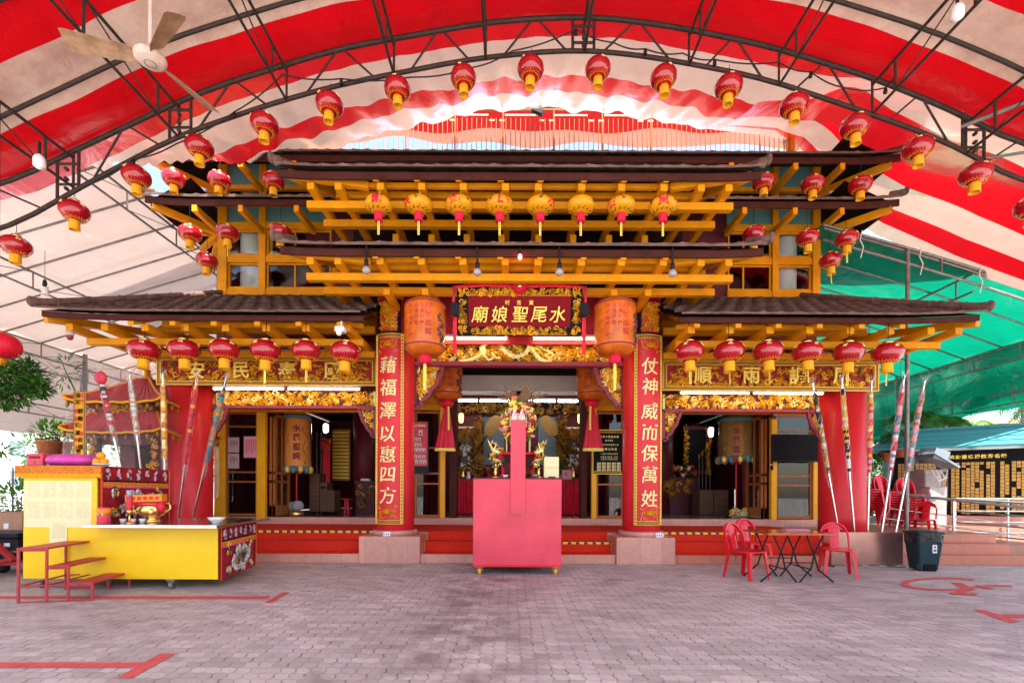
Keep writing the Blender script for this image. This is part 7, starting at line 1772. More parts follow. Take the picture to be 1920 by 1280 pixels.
b=MB(); b.box(PX(664,Y),PX(702,Y),Y,Y+.6,HZ+.9,HZ+.97); b.box(PX(666,Y),PX(700,Y),Y+.05,Y+.5,HZ,HZ+.9); b.build('table_body',M['darkmaroon'],t); b=MB(); carving(b,PX(670,Y),PX(700,Y),Y-.0,HZ+.2,HZ+.85,60,.07,random.Random(8),mis=(0,)); b.build('gilded_trim',[M['golddark']],t)
b=MB(); b.bbox(PX(674,Y),PX(690,Y),Y+.1,Y+.3,HZ+.97,HZ+1.04,.005); o=b.build('tissue_box',M['white']); tag(o,'white tissue box on the dark side altar table','box')
x=PX(650,13.8); t=thing('red_stool','small red stool standing on the hall floor left of the pillar','stool',(x,13.8,HZ)); b=MB(); b.bbox(x-.14,x+.14,13.7,13.95,HZ+.42,HZ+.45,.006); b.build('seat',M['satin'],t)
for sx in (-1,1): b=MB(); b.bar((x+sx*.05,13.8,HZ),(x+sx*.03,13.8,HZ+.42),.05,.05); b.build('leg',M['satin'],t)
# right side room furniture
t=thing('side_altar','dark side altar with gilded figures and offerings in the right room','altar',(PX(1290,15.5),15.5,HZ)); Y=15.2
b=MB(); b.box(PX(1242,Y),PX(1310,Y),Y,Y+.7,HZ,HZ+1.15); b.build('altar_body',M['darkmaroon'],t)
b=MB(); carving(b,PX(1245,Y),PX(1305,Y),Y-.01,HZ+.55,HZ+1.05,75,.09,random.Random(18),mis=(0,1)); b.build('gilded_panels',[M['golddark'],M['gold']],t)
b=MB(); x0,x1=PX(1281,Y+.9),PX(1330,Y+.9); signframe(b,x0,x1,Y+.9,2.0,3.6,.12,2); carving(b,x0,x0+.13,Y+.83,2.0,3.6,200,.06,random.Random(2),mis=(0,)); carving(b,x1-.13,x1,Y+.83,2.0,3.6,200,.06,random.Random(3),mis=(0,)); b.box(x0,x1,Y+.92,Y+.98,2,3.6,3); b.build('shrine_frame',[M['gold'],M['golddark'],M['darkmaroon'],M['black']],t)
b=MB(); rr=random.Random(31)
for k in range(60): b.ell((PX(rr.uniform(1250,1312),Y),Y+.2+rr.uniform(0,.4),HZ+1.18+rr.random()*.35),.05,.05,.07,7,5,rr.choice((0,0,1,2,3,4)))
b.build('offerings',[M['golddark'],M['satin'],M['orange'],M['leafdark'],M['paper']],t)
t=thing('hall_cabinet','low brown wooden cabinet in the right room','cabinet',(PX(1330,14.4),14.4,HZ)); Y=14.2
b=MB(); b.bbox(PX(1312,Y),PX(1366,Y),Y,Y+.6,HZ,HZ+.75,.01); b.build('cabinet_body',M['woodbox'],t); b=MB(); b.box(PX(1338,Y)-.01,PX(1338,Y)+.01,Y-.004,Y-.001,HZ+.05,HZ+.7); b.build('door_gap',M['black'],t)
for k,u in enumerate((1311,1317,1324,1331)):
    x=PX(u,14.9); tt=thing('ritual_weapon','thin metal ritual staff in the right room, %s from the left'%ORD[k],'staff',(x,14.9,HZ),'ritual staffs in the right room'); b=MB(); b.tube([(x,14.9,HZ+.7),(x,14.9,2.5+.1*k)],.015,5); b.build('shaft',M['greysteel'],tt); b=MB(); b.ell((x,14.9,2.5+.1*k),.05,.02,.09,7,5); b.build('head',M['golddark'],tt)
for u,v,Y,lab in ((1333,810,15.0,'right'),(611,803,15.2,'left')):
    p=P(u,v,Y); tt=thing('wall_lamp','glowing white wall lamp in the %s side room'%lab,'lamp',p); b=MB(); b.lathe([(.05,-.13),(.07,-.08),(.075,.1),(.05,.14)],12,p); b.build('glowing_shade',M['cooklamp'],tt); b=MB(); b.tube([p+Vector((0,.05,-.2)),p+Vector((0,.02,-.1))],.015,5); b.build('arm',M['golddark'],tt)
# ================================================================== ceiling fan
h=4.3; hub=Vector((-.839*h,1.116*h,HC+h))
t=thing('ceiling_fan','dusty three-bladed ceiling fan hanging from a thin rod under the striped canopy','fan',hub)
b=MB(); b.lathe([(0,-.055),(.05,-.058),(.055,-.05),(.10,-.05),(.135,-.025),(.14,.01),(.12,.04),(.05,.06),(.0,.062)],36); b.build('motor',M['fanhub'],t,True)
b=MB(); b.tube([(.05*math.cos(PI*k/10),.05*math.sin(PI*k/10),-.0585) for k in range(21)],.004,5); b.build('centre_ring',M['greysteel'],t,True)
for a in (195.6,322,71.6):
    a=math.radians(a); d=Vector((math.cos(a),math.sin(a),0)); n_=Vector((-math.sin(a),math.cos(a),0))
    b=MB()
    vs=[]
    for r,w_ in ((.13,.035),(.20,.06),(.45,.075),(.68,.085),(.715,.075)):
        for k in (-1,-.3,.4,1): vs.append(d*r+n_*(w_*k)+Vector((0,0,.012+.035*k*(1 if True else 0)-.012*abs(k))))
    top=[v+Vector((0,0,.006)) for v in vs]; fs=[]
    for i in range(4):
        for k in range(3): fs.append((i*4+k,i*4+k+1,i*4+k+5,i*4+k+4)); fs.append((20+i*4+k+4,20+i*4+k+5,20+i*4+k+1,20+i*4+k))
    edge=[0,1,2,3,7,11,15,19,18,17,16,12,8,4]
    for i in range(14): p_,q_=edge[i],edge[(i+1)%14]; fs.append((q_,p_,20+p_,20+q_))
    b.add(vs+top,fs); b.build('blade',M['fanblade'],t,True)
b=MB(); b.tube([(0,0,.06),(0,0,ztop(hub.x)-hub.z-.1)],.018,8); b.lathe([(.03,.05),(.045,.09),(.03,.13)],12); b.build('rod',M['fanhub'],t,True)
# lamps on the trusses
for u,v,Y,lab,m_ in ((74,305,7.0,'white lamp hanging from the left purlin truss','white'),(1795,25,6.3,'white lamp hanging from the right purlin truss','white')):
    p=P(u,v,Y); t=thing('truss_lamp',lab,'lamp',p); b=MB(); b.lathe([(.02,.12),(.055,.09),(.075,.04),(.072,-.06),(.03,-.09),(0,-.095)],14,p); b.build('shade',M['white'],t); b=MB(); b.tube([p+Vector((0,0,.11)),p+Vector((0,0,.30))],.02,6); b.build('socket',M['blackplastic'],t)
p=P(84,545,9.6); t=thing('spiral_bulb','white spiral energy-saving bulb dangling under the side tent','lamp',p); b=MB(); b.tube([p+Vector((.045*math.cos(k*.6),.045*math.sin(k*.6),.09-.005*k)) for k in range(42)],.016,6); b.build('spiral_tube',M['white'],t); b=MB(); b.lathe([(.02,.22),(.035,.18),(.04,.09)],10,p); b.tube([p+Vector((0,0,.2)),p+Vector((0,0,.8))],.006,4); b.build('socket',M['blackplastic'],t)
p=P(640,618,8.2); t=thing('spot_lamp','small white spot lamp clamped under the left eave end','lamp',p); b=MB(); b.bbox(p.x-.09,p.x+.07,p.y-.08,p.y+.05,p.z-.05,p.z+.04,.01); b.ell(p+Vector((-.02,-.05,-.07)),.05,.06,.05,8,5); b.build('lamp_body',M['white'],t); b=MB(); b.tube([p+Vector((0,0,.03)),p+Vector((0,0,.14))],.012,5); b.build('stem',M['white'],t)
p=P(131,628,8.3); t=thing('dome_camera','small dome camera under the left eave corner','camera',p); b=MB(); b.lathe([(.06,.06),(.06,.0),(.05,-.01)],14,p); b.build('mount',M['fanhub'],t); b=MB(); b.ell(p+Vector((0,0,-.04)),.05,.05,.05,12,8); b.build('dome',M['plum'],t)
# ================================================================== wrapped pavilion at the left
px_,py=-7.85,10.4
t=thing('incense_pavilion','small red two-roofed incense pavilion wrapped in clear plastic beside the left pillar','pavilion',(px_,py,0))
zb=1.0
b=MB(); b.bbox(px_-.75,px_+.75,py-.7,py+.7,0,zb,.02); b.bbox(px_-.85,px_+.85,py-.8,py+.8,zb,zb+.08,.01); b.build('plinth',M['maroon'],t)
for sx in (-1,1):
    for sy in (-1,1):
        b=MB(); x,y=px_+sx*.6,py+sy*.55; b.lathe([(.075,zb+.08),(.075,2.42)],14,(x,y,0),mi=1); carving(b,x-.08,x+.08,y-.085,zb+.1,2.4,300,.045,random.Random(int(sx*3+sy)),mis=(0,0,2)); b.build('gilded_column',[M['gold'],M['maroon'],M['golddark']],t)
b=MB(); b.box(px_-.5,px_-.18,py-.1,py+.5,zb+.1,2.3); b.box(px_+.18,px_+.5,py-.1,py+.5,zb+.1,2.3); b.box(px_-.55,px_+.55,py-.5,py+.5,2.3,2.5); b.build('inner_walls',M['maroon'],t)
def hiproof(z0,z1,w0,w1,name):
    def fn(s,q):
        k=int(min(3,s*4)); f=s*4-k; w_=w0+(w1-w0)*q; c=[(-1,-1),(1,-1),(1,1),(-1,1)]; a,c2=c[k],c[(k+1)%4]; x=a[0]+(c2[0]-a[0])*f; y=a[1]+(c2[1]-a[1])*f
        e=(2*f-1)**2
        return (px_+x*w_,py+y*w_*.92,z0+(z1-z0)*(q**1.35)+.10*e*e*(1-q)+.010*math.cos(f*2*PI*14))
    b=MB(); b.grid(fn,232,8,sm=False); r=b.build(name,mat('dark_red_roof',(.46,.024,.022),.5,var=.25,scale=8),t)
    b=MB()
    for i in range(4):
        pts=[fn(i/4+.25*k/20*.999,0) for k in range(21)]; b.tube([(p[0],p[1],p[2]-.03) for p in pts],.028,6)
        for k in range(1,20,2): b.lathe([(.025,-.02),(.03,-.07),(.012,-.12)],7,(pts[k][0],pts[k][1],pts[k][2]-.06),mi=1)
        b.tube([fn(i/4+.0005,q/8) for q in range(9)],.022,6)
    b.build('gilded_eave',[M['gold'],M['golddark']],r)
hiproof(2.52,2.95,1.02,.66,'lower_roof'); 
b=MB(); b.box(px_-.62,px_+.62,py-.58,py+.58,2.85,3.12); carving(b,px_-.6,px_+.6,py-.59,2.9,3.1,200,.06,random.Random(4),mi=1,mis=(1,1,2)); b.build('upper_frieze',[M['maroon'],M['gold'],M['golddark']],t)
hiproof(3.12,3.75,.98,.10,'upper_roof')
b=MB(); b.lathe([(.08,3.7),(.10,3.78),(.05,3.86),(.07,3.93),(.0,4.02)],12,(px_,py,0)); b.build('finial',M['gold'],t)
def drape(s,q):
    a=s*2*PI; w_=.14+(1.14-.14)*max(0,min(1,(1-q)*2.0))**.8; sq=1/max(abs(math.cos(a)),abs(math.sin(a)))**.6
    return (px_+w_*math.cos(a)*sq+.03*math.sin(a*17+q*9),py+w_*.92*math.sin(a)*sq+.03*math.sin(a*13),1.2+2.85*q**.8+.04*math.sin(a*11))
b=MB(); b.grid(drape,90,24); b.build('plastic_sheet',M['plastic'],t)
# yellow prayer banner
Y=8.2; p0=P(147,853,Y); t=thing('prayer_banner','narrow yellow vertical banner of black and red writing on a bamboo pole','banner',(p0.x,Y,0))
x0,x1,z0,z1=PX(138,Y),PX(158,Y),PZ(875,Y),PZ(737,Y)
b=MB(); b.box(x0,x1,Y,Y+.02,z0,z1); b.build('yellow_board',M['fringe'],t); b=MB(); signframe(b,x0,x1,Y-.001,z0,z1,.008,0,.01); b.tube([((x0+x1)/2,Y+.03,0),((x0+x1)/2,Y+.03,z1+.3)],.015,6); b.build('frame',M['greysteel'],t)
b=MB()
for k,(ch,dx,v) in enumerate((('消',-.3,745),('災',-.3,757),('解',.25,774),('難',.25,788),('補',-.25,800),('運',-.25,815),('祈',.25,828),('福',.25,841),('聚',-.1,850))): put_glyph(b,ch,((x0+x1)/2+dx*.09,Y-.006,PZ(v,Y)),.09,ext=.01,bold=.02)
b.build('black_writing',M['black'],t); b=MB()
for k,(ch,dx,v) in enumerate((('日',.3,745),('平',.35,757),('安',-.35,774),('合',-.35,788),('境',.35,802),('吉',.35,816),('年',-.35,828),('月',-.3,842))): put_glyph(b,ch,((x0+x1)/2+dx*.13,Y-.006,PZ(v,Y)),.075,ext=.01,bold=.04)
b.build('red_writing',M['red'],t)
# ================================================================== plants
def leafcloud(b,c,rx,ry,rz,n,l,rnd,mis=(0,),shell=.35,up=.3,wd=.38):
    for k in range(n):
        a=rnd.uniform(0,2*PI); e=math.asin(rnd.uniform(-1,1)); r=(shell+(1-shell)*rnd.random()**.6)
        p=Vector((c[0]+rx*r*math.cos(e)*math.cos(a),c[1]+ry*r*math.cos(e)*math.sin(a),c[2]+rz*r*math.sin(e)))
        d=Vector((math.cos(a)*math.cos(e)+rnd.uniform(-.6,.6),math.sin(a)*math.cos(e)+rnd.uniform(-.6,.6),math.sin(e)+rnd.uniform(-.8,.3)+up)).normalized()
        s=d.cross(Vector((rnd.uniform(-.4,.4),rnd.uniform(-.4,.4),1))).normalized(); nn=d.cross(s); L_=l*rnd.uniform(.6,1.3)
        b.add([p,p+d*L_*.5+s*L_*wd*.5,p+d*L_-nn*L_*.15,p+d*L_*.5-s*L_*wd*.5],[(0,1,2,3)],rnd.choice(mis))
LM=[M['leaf'],M['leafdark'],M['leafbright']]
def tree(name,lab,base,h,crown,rnd,leaf=.16,n=1400,lr=.08,cat='tree'):
    t=thing(name,lab,cat,base); x,y,z=base
    b=MB(); pts=[(x,y,z),(x+.05*h*rnd.uniform(-1,1),y,z+h*.4),(x+.06*h*rnd.uniform(-1,1),y,z+h*.75)]; b.tube(pts,[lr,lr*.8,lr*.45],8); 
    for cx,cy_,cz,rx,ry,rz in crown: b.tube([pts[1],((pts[2][0]+x+cx)/2,y+cy_/2,z+(h*.6+cz)/2),(x+cx,y+cy_,z+cz)],[lr*.5,lr*.35,lr*.12],6)
    b.build('trunk',M['bark'],t)
    b=MB(); tot=sum(c[3]*c[4]*c[5] for c in crown)
    for cx,cy_,cz,rx,ry,rz in crown: leafcloud(b,(x+cx,y+cy_,z+cz),rx,ry,rz,int(n*rx*ry*rz/tot)+60,leaf,rnd,(0,0,1,1,2))
    b.build('crown',LM,t); return t
rr=random.Random(50)
# branch of the potted tree at the left edge
t=thing('potted_tree','leafy potted tree whose branch reaches in at the left edge','tree',(-8.0,7.2,0))
b=MB(); b.lathe([(.25,0),(.32,.5),(.34,.52),(.3,.52)],20,(-8.35,7.2,0)); b.build('pot',M['terracotta'],t)
b=MB(); b.tube([(-8.35,7.2,.5),(-8.3,7.2,1.8),(-8.1,7.15,2.6),(-7.6,7.1,2.85),(-7.15,7.1,2.8)],[.06,.05,.045,.03,.012],8); b.tube([(-8.1,7.15,2.6),(-8.2,7.2,3.1)],[.04,.02],6); b.build('trunk',M['bark'],t)
b=MB()
for u,v,r in ((8,715,.30),(40,700,.24),(60,720,.2),(20,745,.2),(75,730,.12),(-30,720,.4),(48,690,.14)):
    c=P(u,v,7.1); leafcloud(b,c,r*1.25,r,r*.75,int(330*r/.25),.10,rr,(0,0,1,2),shell=.1,up=-.15,wd=.45)
for u,v in ((2,838),(10,845)): leafcloud(b,P(u-6,v,7.1),.1,.1,.06,30,.1,rr,(0,2),up=0)
b.build('crown',LM,t)
# beyond the left curtain: wall, hedge, pots, shrubs, far trees, pale building
t=thing('planter_wall','low mossy planter wall beyond the yellow counter at the far left','wall',(-13.2,13.5,0)); b=MB(); b.bbox(-19,-10.4,12.6,13.4,0,.62,.02); b.build('masonry',M['concrete'],t); b=MB(); leafcloud(b,(-13.6,12.9,.66),4.2,.35,.12,900,.10,rr,(0,1),up=.5); o=b.build('moss_edge',LM,t)
for k,(x,y,lab) in enumerate(((-13.3,13.1,'bright green shrub above the planter wall, left of the counter'),(-12.2,13.1,'bright green shrub behind the left edge of the counter'),(-14.6,13.2,'bright green shrub at the far left above the planter wall'))):
    t=thing('shrub',lab,'shrub',(x,y,.6)); b=MB(); leafcloud(b,(x,y,1.1),.55,.4,.5,420,.17,rr,(0,2,2),up=.4); b.build('foliage',LM,t); b=MB()
    for j in range(4): b.tube([(x,y,.55),(x+rr.uniform(-.3,.3),y,1.2)],.012,5)
    b.build('stems',M['bark'],t)
for u,v,Y,r,lab in ((90,838,10.5,.20,'terracotta pot of seedlings behind the red notice card'),(118,840,10.8,.16,'leafy plant pot behind the magenta cushion')):
    p=P(u,v,Y); t=thing('flower_pot',lab,'plant',(p.x,Y,0)); b=MB(); b.bbox(p.x-.3,p.x+.3,Y-.2,Y+.2,0,p.z-.22,.01); b.build('stand',M['concrete'],t); b=MB(); b.lathe([(r*.7,-.22),(r,.1),(r*1.08,.1),(r*1.08,.14),(r*.9,.14)],20,p); b.build('pot',M['terracotta'],t); b=MB(); leafcloud(b,p+Vector((0,0,.32)),.24,.2,.22,150,.14,rr,(0,2),up=.5); b.build('foliage',LM,t); b=MB(); b.tube([p+Vector((.1,0,0)),p+Vector((.12,0,.7))],.012,5); b.tube([p+Vector((-.12,0,0)),p+Vector((-.12,0,.62))],.010,5); b.build('canes',M['greysteel'],t)
p=P(125,700,8.5); t=thing('bamboo_sprig','thin bamboo sprig tied to the top of the yellow banner','plant',p); b=MB(); b.tube([p+Vector((.15,0,-.3)),p,p+Vector((-.15,0,.35))],[.012,.009,.004],5); b.build('stem',M['leaf'],t); b=MB(); leafcloud(b,p+Vector((-.02,0,.05)),.26,.1,.3,70,.14,rr,(0,2),up=-.2,wd=.2); b.build('leaves',LM,t)
for k,(x,y,h_,lab) in enumerate(((-22,24,5.0,'hazy green tree beyond the left curtain, far left'),(-18.5,26,4.2,'round green tree beyond the left curtain, behind the planter wall'),(-15,27,4.5,'dark green tree beyond the left curtain near the pavilion'))):
    tree('street_tree',lab,(x,y,0),h_,[(0,0,h_*.8,1.9,1.6,1.5),(1.1,.3,h_*.65,1.3,1.2,1.1),(-1.2,-.2,h_*.7,1.3,1.2,1.1)],rr,.3,1500,.16)
t=thing('pale_building','pale overexposed building far beyond the left side of the forecourt','building',(-40,60,0)); b=MB(); b.box(-75,-22,58,70,0,24); b.build('wall',M['white'],t); b=MB()
for r in range(6):
    for c in range(16): b.box(-73+3.2*c,-71.2+3.2*c,57.9,57.98,2+3.6*r,3.8+3.6*r)
o=b.build('window_rows',M['bluewall'],t)
t=thing('mesh_fence','pale green wire mesh fence beyond the left planter wall','fence',(-15,15,0)); b=MB()
for k in range(40): b.tube([(-22+.3*k,15.5,0),(-22+.3*k,15.5,2.0)],.008,4)
for k in range(8): b.tube([(-22,15.5,.2+.25*k),(-10,15.5,.2+.25*k)],.007,4)
b.build('wire_mesh',M['teal'],t); b=MB()
for k in range(7): b.tube([(-22+2*k,15.5,0),(-22+2*k,15.5,2.1)],.03,6)
b.build('posts',M['greysteel'],t)
# ================================================================== left edge: trolley and crates
Y=7.6; t=thing('hand_trolley','red steel trolley frame at the left edge beside the yellow counter','trolley',(-8,Y,0))
b=MB(); b.bar(P(-30,1000,Y),P(26,1050,Y),.09,.05); b.bar((-8.9,Y+.05,.16),(PX(44,Y),Y+.05,.20),.10,.05); b.bar((-8.9,Y+.6,.16),(PX(40,Y),Y+.6,.2),.10,.05); b.bar(P(0,1052,Y),P(26,1046,Y),.07,.05); b.build('frame',M['stoolred'],t)
b=MB()
for x in (-8.3,-7.75): b.lathe([(.03,-.03),(.09,-.03),(.095,0),(.09,.03),(.03,.03)],18,(x,Y+.3,.095),M=Matrix.Rotation(PI/2,3,'X'))
b.build('wheels',M['blackplastic'],t)
t=thing('black_crate','black lidded storage crate with a white label at the left edge','crate',(-8.1,Y+.35,.2)); b=MB(); x1=PX(42,Y+.2); b.bbox(x1-1.0,x1,Y+.12,Y+.75,.23,PZ(1012,Y+.15),.02); b.bbox(x1-1.03,x1+.03,Y+.09,Y+.78,PZ(1012,Y+.15),PZ(1003,Y+.15),.012); b.build('crate_body',M['blackplastic'],t); b=MB(); b.box(PX(6,Y+.1),PX(17,Y+.1),Y+.112,Y+.118,PZ(1029,Y+.1),PZ(1022,Y+.1)); b.build('label',M['paper'],t); b=MB(); b.bbox(PX(20,Y+.1),PX(30,Y+.1),Y+.095,Y+.118,PZ(1040,Y+.1),PZ(1036,Y+.1),.003); b.build('latch',M['greysteel'],t)
t=thing('brown_carton','brown cardboard carton on a grey bench at the left edge','carton',(-8.6,8.6,.3)); b=MB(); x1=PX(42,8.6); b.bbox(x1-1.5,x1,8.6,9.2,.35,PZ(965,8.6),.006); b.build('carton',M['box'],t); b=MB(); b.box(PX(8,8.6),PX(17,8.6),8.592,8.598,PZ(995,8.6),PZ(985,8.6)); b.build('label',M['paper'],t)
t=thing('grey_bench','long grey topped bench beyond the cartons at the left edge','bench',(-9,9.4,0)); b=MB(); b.bbox(-12,PX(42,9.4),9.3,9.9,.84,.90,.01); b.build('top',M['greysteel'],t)
for x in (-11.5,-9.7):
    b=MB(); b.box(x-.05,x+.05,9.5,9.6,0,.84); b.build('leg',M['greysteel'],t)
# ================================================================== right side: handrail, memorial board, machine, palms, pots
t=thing('handrail','stainless handrail with a glossy top tube down the ramp at the right','handrail',(10.5,11,0))
pa=[(8.9,12.6,FZ+.95),(11.9,10.4,.98)]
b=MB(); b.tube(pa,.035,10); b.build('top_tube',M['greysteel'],t)
b=MB(); b.tube([(8.9,12.6,FZ+.28),(11.9,10.4,.36)],.022,8); b.tube([(8.9,12.6,FZ+.55),(11.9,10.4,.6)],.016,8); b.build('lower_tube',M['steel'],t)
for f in (0.02,.52,.98):
    x=8.9+3*f; y=12.6-2.2*f; zt=FZ+.95+(.98-FZ-.95)*f; b=MB(); b.tube([(x,y,FZ*(1-f)*.98),(x,y,zt)],.024,8); b.build('post',M['steel'],t)
t=thing('handrail','stainless handrail beside the memorial board at the right edge','handrail',(12,12,0))
b=MB(); b.tube([(10.9,11.9,1.25),(13.6,11.9,1.25)],.03,8); b.tube([(10.9,11.9,1.25),(12.6,9.6,1.05)],.03,8)
for z in (.95,.68,.42): b.tube([(10.9,11.9,z),(13.6,11.9,z)],.018,8); b.tube([(10.9,11.9,z),(12.6,9.6,z-.18)],.018,8)
b.build('rails',M['greysteel'],t)
for x,y in ((10.9,11.9),(12.2,11.9),(13.5,11.9)):
    b=MB(); b.tube([(x,y,.2),(x,y,1.25)],.026,8); b.build('post',M['steel'],t)
t=thing('ramp','sloping concrete access ramp at the right of the porch','ramp',(11,11,0)); b=MB(); b.prism([(0,0),(3.6,0),(0,FZ-.02)],(9.87,12.05,0),(1,0,0),(0,0,1),(0,1.6,0)); b.build('slope',M['concrete'],t); b=MB(); b.box(9.88,13.4,12.02,12.045,0,.06); b.build('kerb',M['stepterra'],t)
# memorial board under its own teal roof, turned towards the forecourt
t=thing('memorial_board','black memorial board of gold name columns under a teal roof at the right','memorial board',(12.05,13.0,0),rz=math.radians(-36))
b=MB(); b.bbox(-1.65,1.65,-.15,.35,0,.80,.01); b.build('base',M['tilepink'],t,True)
b=MB(); b.box(-1.5,1.5,0,.06,.80,2.55); b.build('black_panel',M['black'],t,True)
rr=random.Random(66)
for c in range(6):
    b=MB(); x0=-1.40+c*.475
    for g_ in range(5):
        if rr.random()<.08: continue
        xx=x0+g_*.088
        z=2.22
        while z>.92:
            hgt=rr.uniform(.05,.10)
            if rr.random()<.93: b.box(xx,xx+.074,-.008,-.001,z-hgt,z)
            z-=hgt+.012
            if rr.random()<.03: z-=.15
    b.build('name_column',M['namegold'],t,True)
b=MB()
for k,ch in enumerate('文昌水尾聖娘廟重修捐款芳名錄'): put_glyph(b,ch,(-.80+.125*k,-.01,2.37),.11,ext=.01,bold=.03)
b.build('gold_heading',M['goldflat'],t,True)
b=MB()
for c in range(7): b.box(-1.43+c*.475-.008,-1.43+c*.475+.004,-.012,-.001,.85,2.28)
b.build('column_rules',M['black'],t,True)
for x in (-1.57,1.57):
    b=MB(); b.bbox(x-.08,x+.08,-.1,.12,.80,2.7,.01); b.build('post',M['teal'],t,True)
b=MB()
for k in range(4):
    z0=2.62+.13*k; b.add([(-1.95+.12*k,-.62+.18*k,z0),(1.95-.12*k,-.62+.18*k,z0),(1.95-.12*(k+1),-.62+.18*(k+1),z0+.12),(-1.95+.12*(k+1),-.62+.18*(k+1),z0+.12)],[(0,1,2,3)]); b.box(-1.95+.12*k,1.95-.12*k,-.64+.18*k,-.6+.18*k,z0-.035,z0+.003)
b.add([(-1.95,-.62,2.62),(-1.47,.1,3.14),(-1.95,.82,2.62)],[(0,1,2)]); b.add([(1.95,-.62,2.62),(1.95,.82,2.62),(1.47,.1,3.14)],[(0,1,2)]); b.add([(-1.95,.82,2.62),(1.95,.82,2.62),(1.47,.1,3.14),(-1.47,.1,3.14)],[(3,2,1,0)])
b.add([(-1.9,-.6,2.6),(1.9,-.6,2.6),(1.9,.8,2.6),(-1.9,.8,2.6)],[(0,1,2,3)])
b.tube([(-1.5,.1,3.15),(1.5,.1,3.15)],.05,8); b.tube([(-1.47,.1,3.14),(-1.62,-.1,3.25)],[.05,.02],6); b.build('teal_roof',M['tealroof'],t,True)
# plastic-wrapped machine
p=P(1752,985,12.6); t=thing('wrapped_machine','grey machine with a tilted hood wrapped in clear plastic beside the memorial board','machine',(p.x,12.7,0)); x=p.x
b=MB(); b.bbox(x-.22,x+.24,12.5,13.1,.1,1.55,.02); b.build('cabinet',M['concrete'],t); b=MB(); b.bbox(x-.24,x+.2,12.6,13.1,1.55,2.0,.02); b.build('upper_box',M['concrete'],t)
b=MB(); b.bar((x-.30,12.5,2.42),(x+.34,12.5,2.05),.5,.05,up=(.5,0,1)); b.bar((x-.26,12.55,2.42),(x+.1,12.55,2.30),.5,.28,up=(.3,0,1)); b.build('hood',M['bluewall'],t)
b=MB()
for j in range(3): b.tube([(x-.2+.12*j,12.46,2.0),(x-.05+.1*j,12.44,1.7),(x+.2,12.45,1.8+.1*j)],.012,5)
b.box(x-.2,x-.05,12.47,12.495,1.25,1.4); b.build('cables',M['paper'],t)
b=MB(); b.grid(lambda s,q:(x+(.27+.06*q)*math.cos(s*2*PI)*1.2+.03*math.sin(s*40),12.8+.42*math.sin(s*2*PI),1.1+1.4*q),60,8); b.build('plastic_cover',M['plastic'],t)
# hanging flower pots and palms at the right background
rr=random.Random(81)
for k,(u,v,Y,lab) in enumerate(((1688,848,13.4,'hanging terracotta pot, larger one on the right'),(1663,856,13.8,'hanging terracotta pot half hidden behind a flag pole'))):
    p=P(u,v,Y); t=thing('hanging_pot',lab,'plant pot',p,'hanging pots under the green tarpaulin'); b=MB(); b.lathe([(.10,-.13),(.15,.08),(.165,.08),(.165,.13),(.13,.13)],20,p); b.build('pot',M['terracotta'],t)
    b=MB(); leafcloud(b,p+Vector((0,0,.34)),.28,.22,.28,240,.13,rr,(0,1,2),up=.3); b.build('foliage',LM,t)
    b=MB(); 
    for a in (-.14,.14): b.tube([p+Vector((a,0,.12)),p+Vector((0,0,.9)),p+Vector((0,0,2.6))],.006,4)
    b.build('wire',M['greysteel'],t)
def frond(b,p,az,L_,rnd,mi,droop=.9):
    d=Vector((math.cos(az),math.sin(az),0)); pts=[]
    for k in range(12):
        f=k/11; pts.append(p+d*(L_*f*(1-.15*f))+Vector((0,0,L_*(.55*f-droop*f*f))))
    b.tube(pts,[.025*(1-.8*k/11) for k in range(12)],5,mi=mi)
    for k in range(1,11):
        for j in range(3):
            q=pts[k]+(pts[k+1]-pts[k])*(j/3); tdir=(pts[k+1]-pts[k]).normalized()
            for s in (-1,1):
                sd=tdir.cross(Vector((0,0,1))).normalized()*s; l=L_*.32*math.sin(PI*(.12+.8*k/12)); e=q+(sd*.8+tdir*.5-Vector((0,0,.45+.2*rnd.random()))).normalized()*l
                wv=tdir*.022; b.add([q-wv,q+wv,(q+e)/2+wv*1.2+Vector((0,0,.03)),e,(q+e)/2-wv*1.2+Vector((0,0,.03))],[(0,1,2,3,4)],mi)
def palm(lab,x,y,h,n,L_,mi,rnd,tr=.09):
    t=thing('palm_tree',lab,'palm',(x,y,0)); lean=rnd.uniform(-.2,.2)
    b=MB(); b.tube([(x,y,0),(x+lean*.4,y,h*.5),(x+lean,y,h)],[tr*1.25,tr,tr*.85],9)
    for k in range(int(h/.22)): f=k*.22/h; b.lathe([(tr*1.12,-.012),(tr*1.16,0),(tr*1.12,.012)],9,(x+lean*f*f*.6+lean*.4*f,y,h*f))
    b.build('trunk',M['palmtrunk'],t)
    b=MB(); top=Vector((x+lean,y,h))
    for k in range(n): frond(b,top+Vector((0,0,rnd.uniform(-.1,.25))),2*PI*k/n+rnd.uniform(-.25,.25),L_*rnd.uniform(.8,1.15),rnd,mi,rnd.uniform(.65,1.2))
    b.build('crown',LM,t)
palm('palm with a pale ringed trunk behind the teal roof, left of it',13.3,15.5,3.6,11,1.7,0,rr)
palm('palm with a bright sunlit crown behind the memorial board',14.9,15.6,3.3,12,1.8,2,rr)
palm('tall palm arching over the memorial board at the right edge',17.5,16.5,5.4,13,2.6,0,rr,.13)
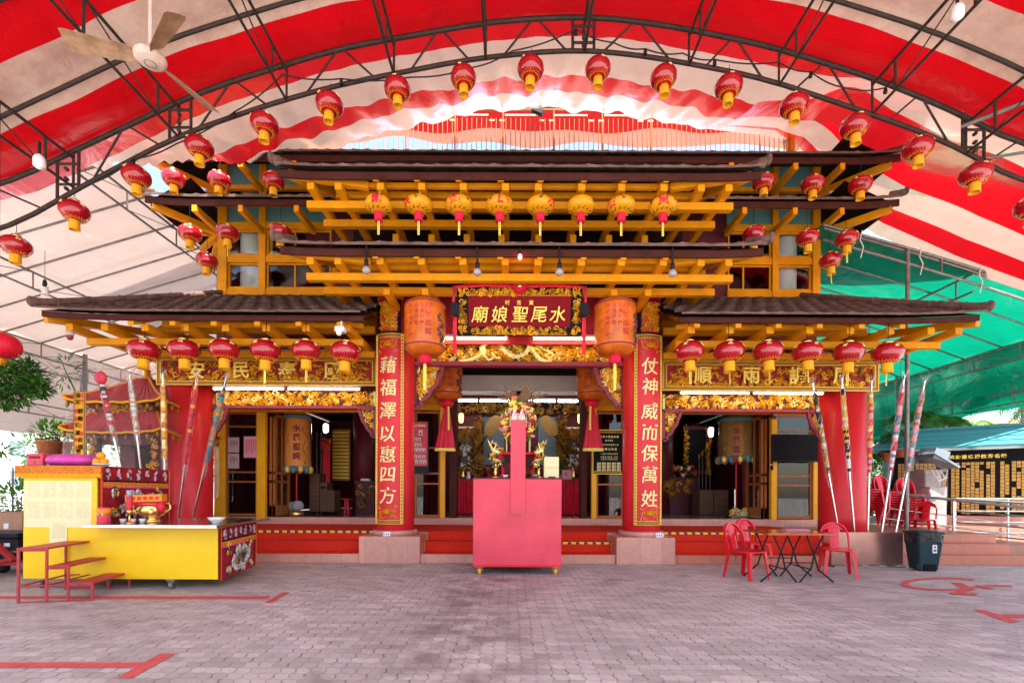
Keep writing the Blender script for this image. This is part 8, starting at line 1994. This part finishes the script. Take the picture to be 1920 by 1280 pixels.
palm('palm far right beyond the handrails',20.5,17.5,5.0,12,2.5,0,rr,.13)
palm('dark palm behind the stacked chairs',11.6,17.0,3.0,11,1.7,1,rr)
palm('short dark palm behind the right pillar',10.1,17.6,2.6,11,1.5,1,rr)
for k,(x,y,lab) in enumerate(((10.2,19,'dark green shrub mass behind the stacked chairs'),(12.0,19.5,'dark green shrub behind the hanging pots'),(13.9,19,'dark green shrub behind the wrapped machine'),(9.0,18.2,'dark green shrub in the gap beside the right pillar'),(16,20,'mid green shrub behind the memorial board'))):
    t=thing('shrub',lab,'shrub',(x,y,0)); b=MB(); leafcloud(b,(x,y,1.7),1.35,.8,1.75,1700,.26,rr,(0,1,1,2),shell=.1,up=.1); b.build('foliage',LM,t); b=MB()
    for j in range(6): b.tube([(x,y,0),(x+rr.uniform(-.9,.9),y,2.4)],.03,5)
    b.build('stems',M['bark'],t)
tree('tall_tree','tall tree showing above the green tarpaulin behind the right eave',(15.5,27,0),12,[(0,0,11,3,2.5,2.2),(-2.2,0,10.2,2,2,1.6),(1.8,.5,9.6,2.2,2,1.6)],rr,.42,2200,.25)
t=thing('tiled_house','orange-tiled pale house beyond the palms at the right','house',(34,40,0)); b=MB(); b.box(24,52,38,52,0,5.4); b.build('wall',M['white'],t); b=MB(); b.add([(23,37,5.3),(53,37,5.3),(49,45,8.4),(27,45,8.4)],[(0,1,2,3)]); b.add([(23,37,5.3),(27,45,8.4),(23,53,5.3)],[(0,1,2)]); b.add([(53,37,5.3),(53,53,5.3),(49,45,8.4)],[(0,1,2)]); b.add([(23,53,5.3),(27,45,8.4),(49,45,8.4),(53,53,5.3)],[(0,1,2,3)]); b.build('roof',M['terracotta'],t); b=MB()
for k in range(6): b.box(26+4.2*k,28+4.2*k,37.92,37.98,1.4,3.4)
b.build('window_row',M['bluewall'],t)
t=thing('boundary_wall','low pale boundary wall beyond the ramp at the right','wall',(20,23,0)); b=MB(); b.bbox(8,30,23,23.25,0,1.3,.02); b.build('masonry',M['offwhite'],t)
# prune unused lantern prototypes is not needed: both are placed
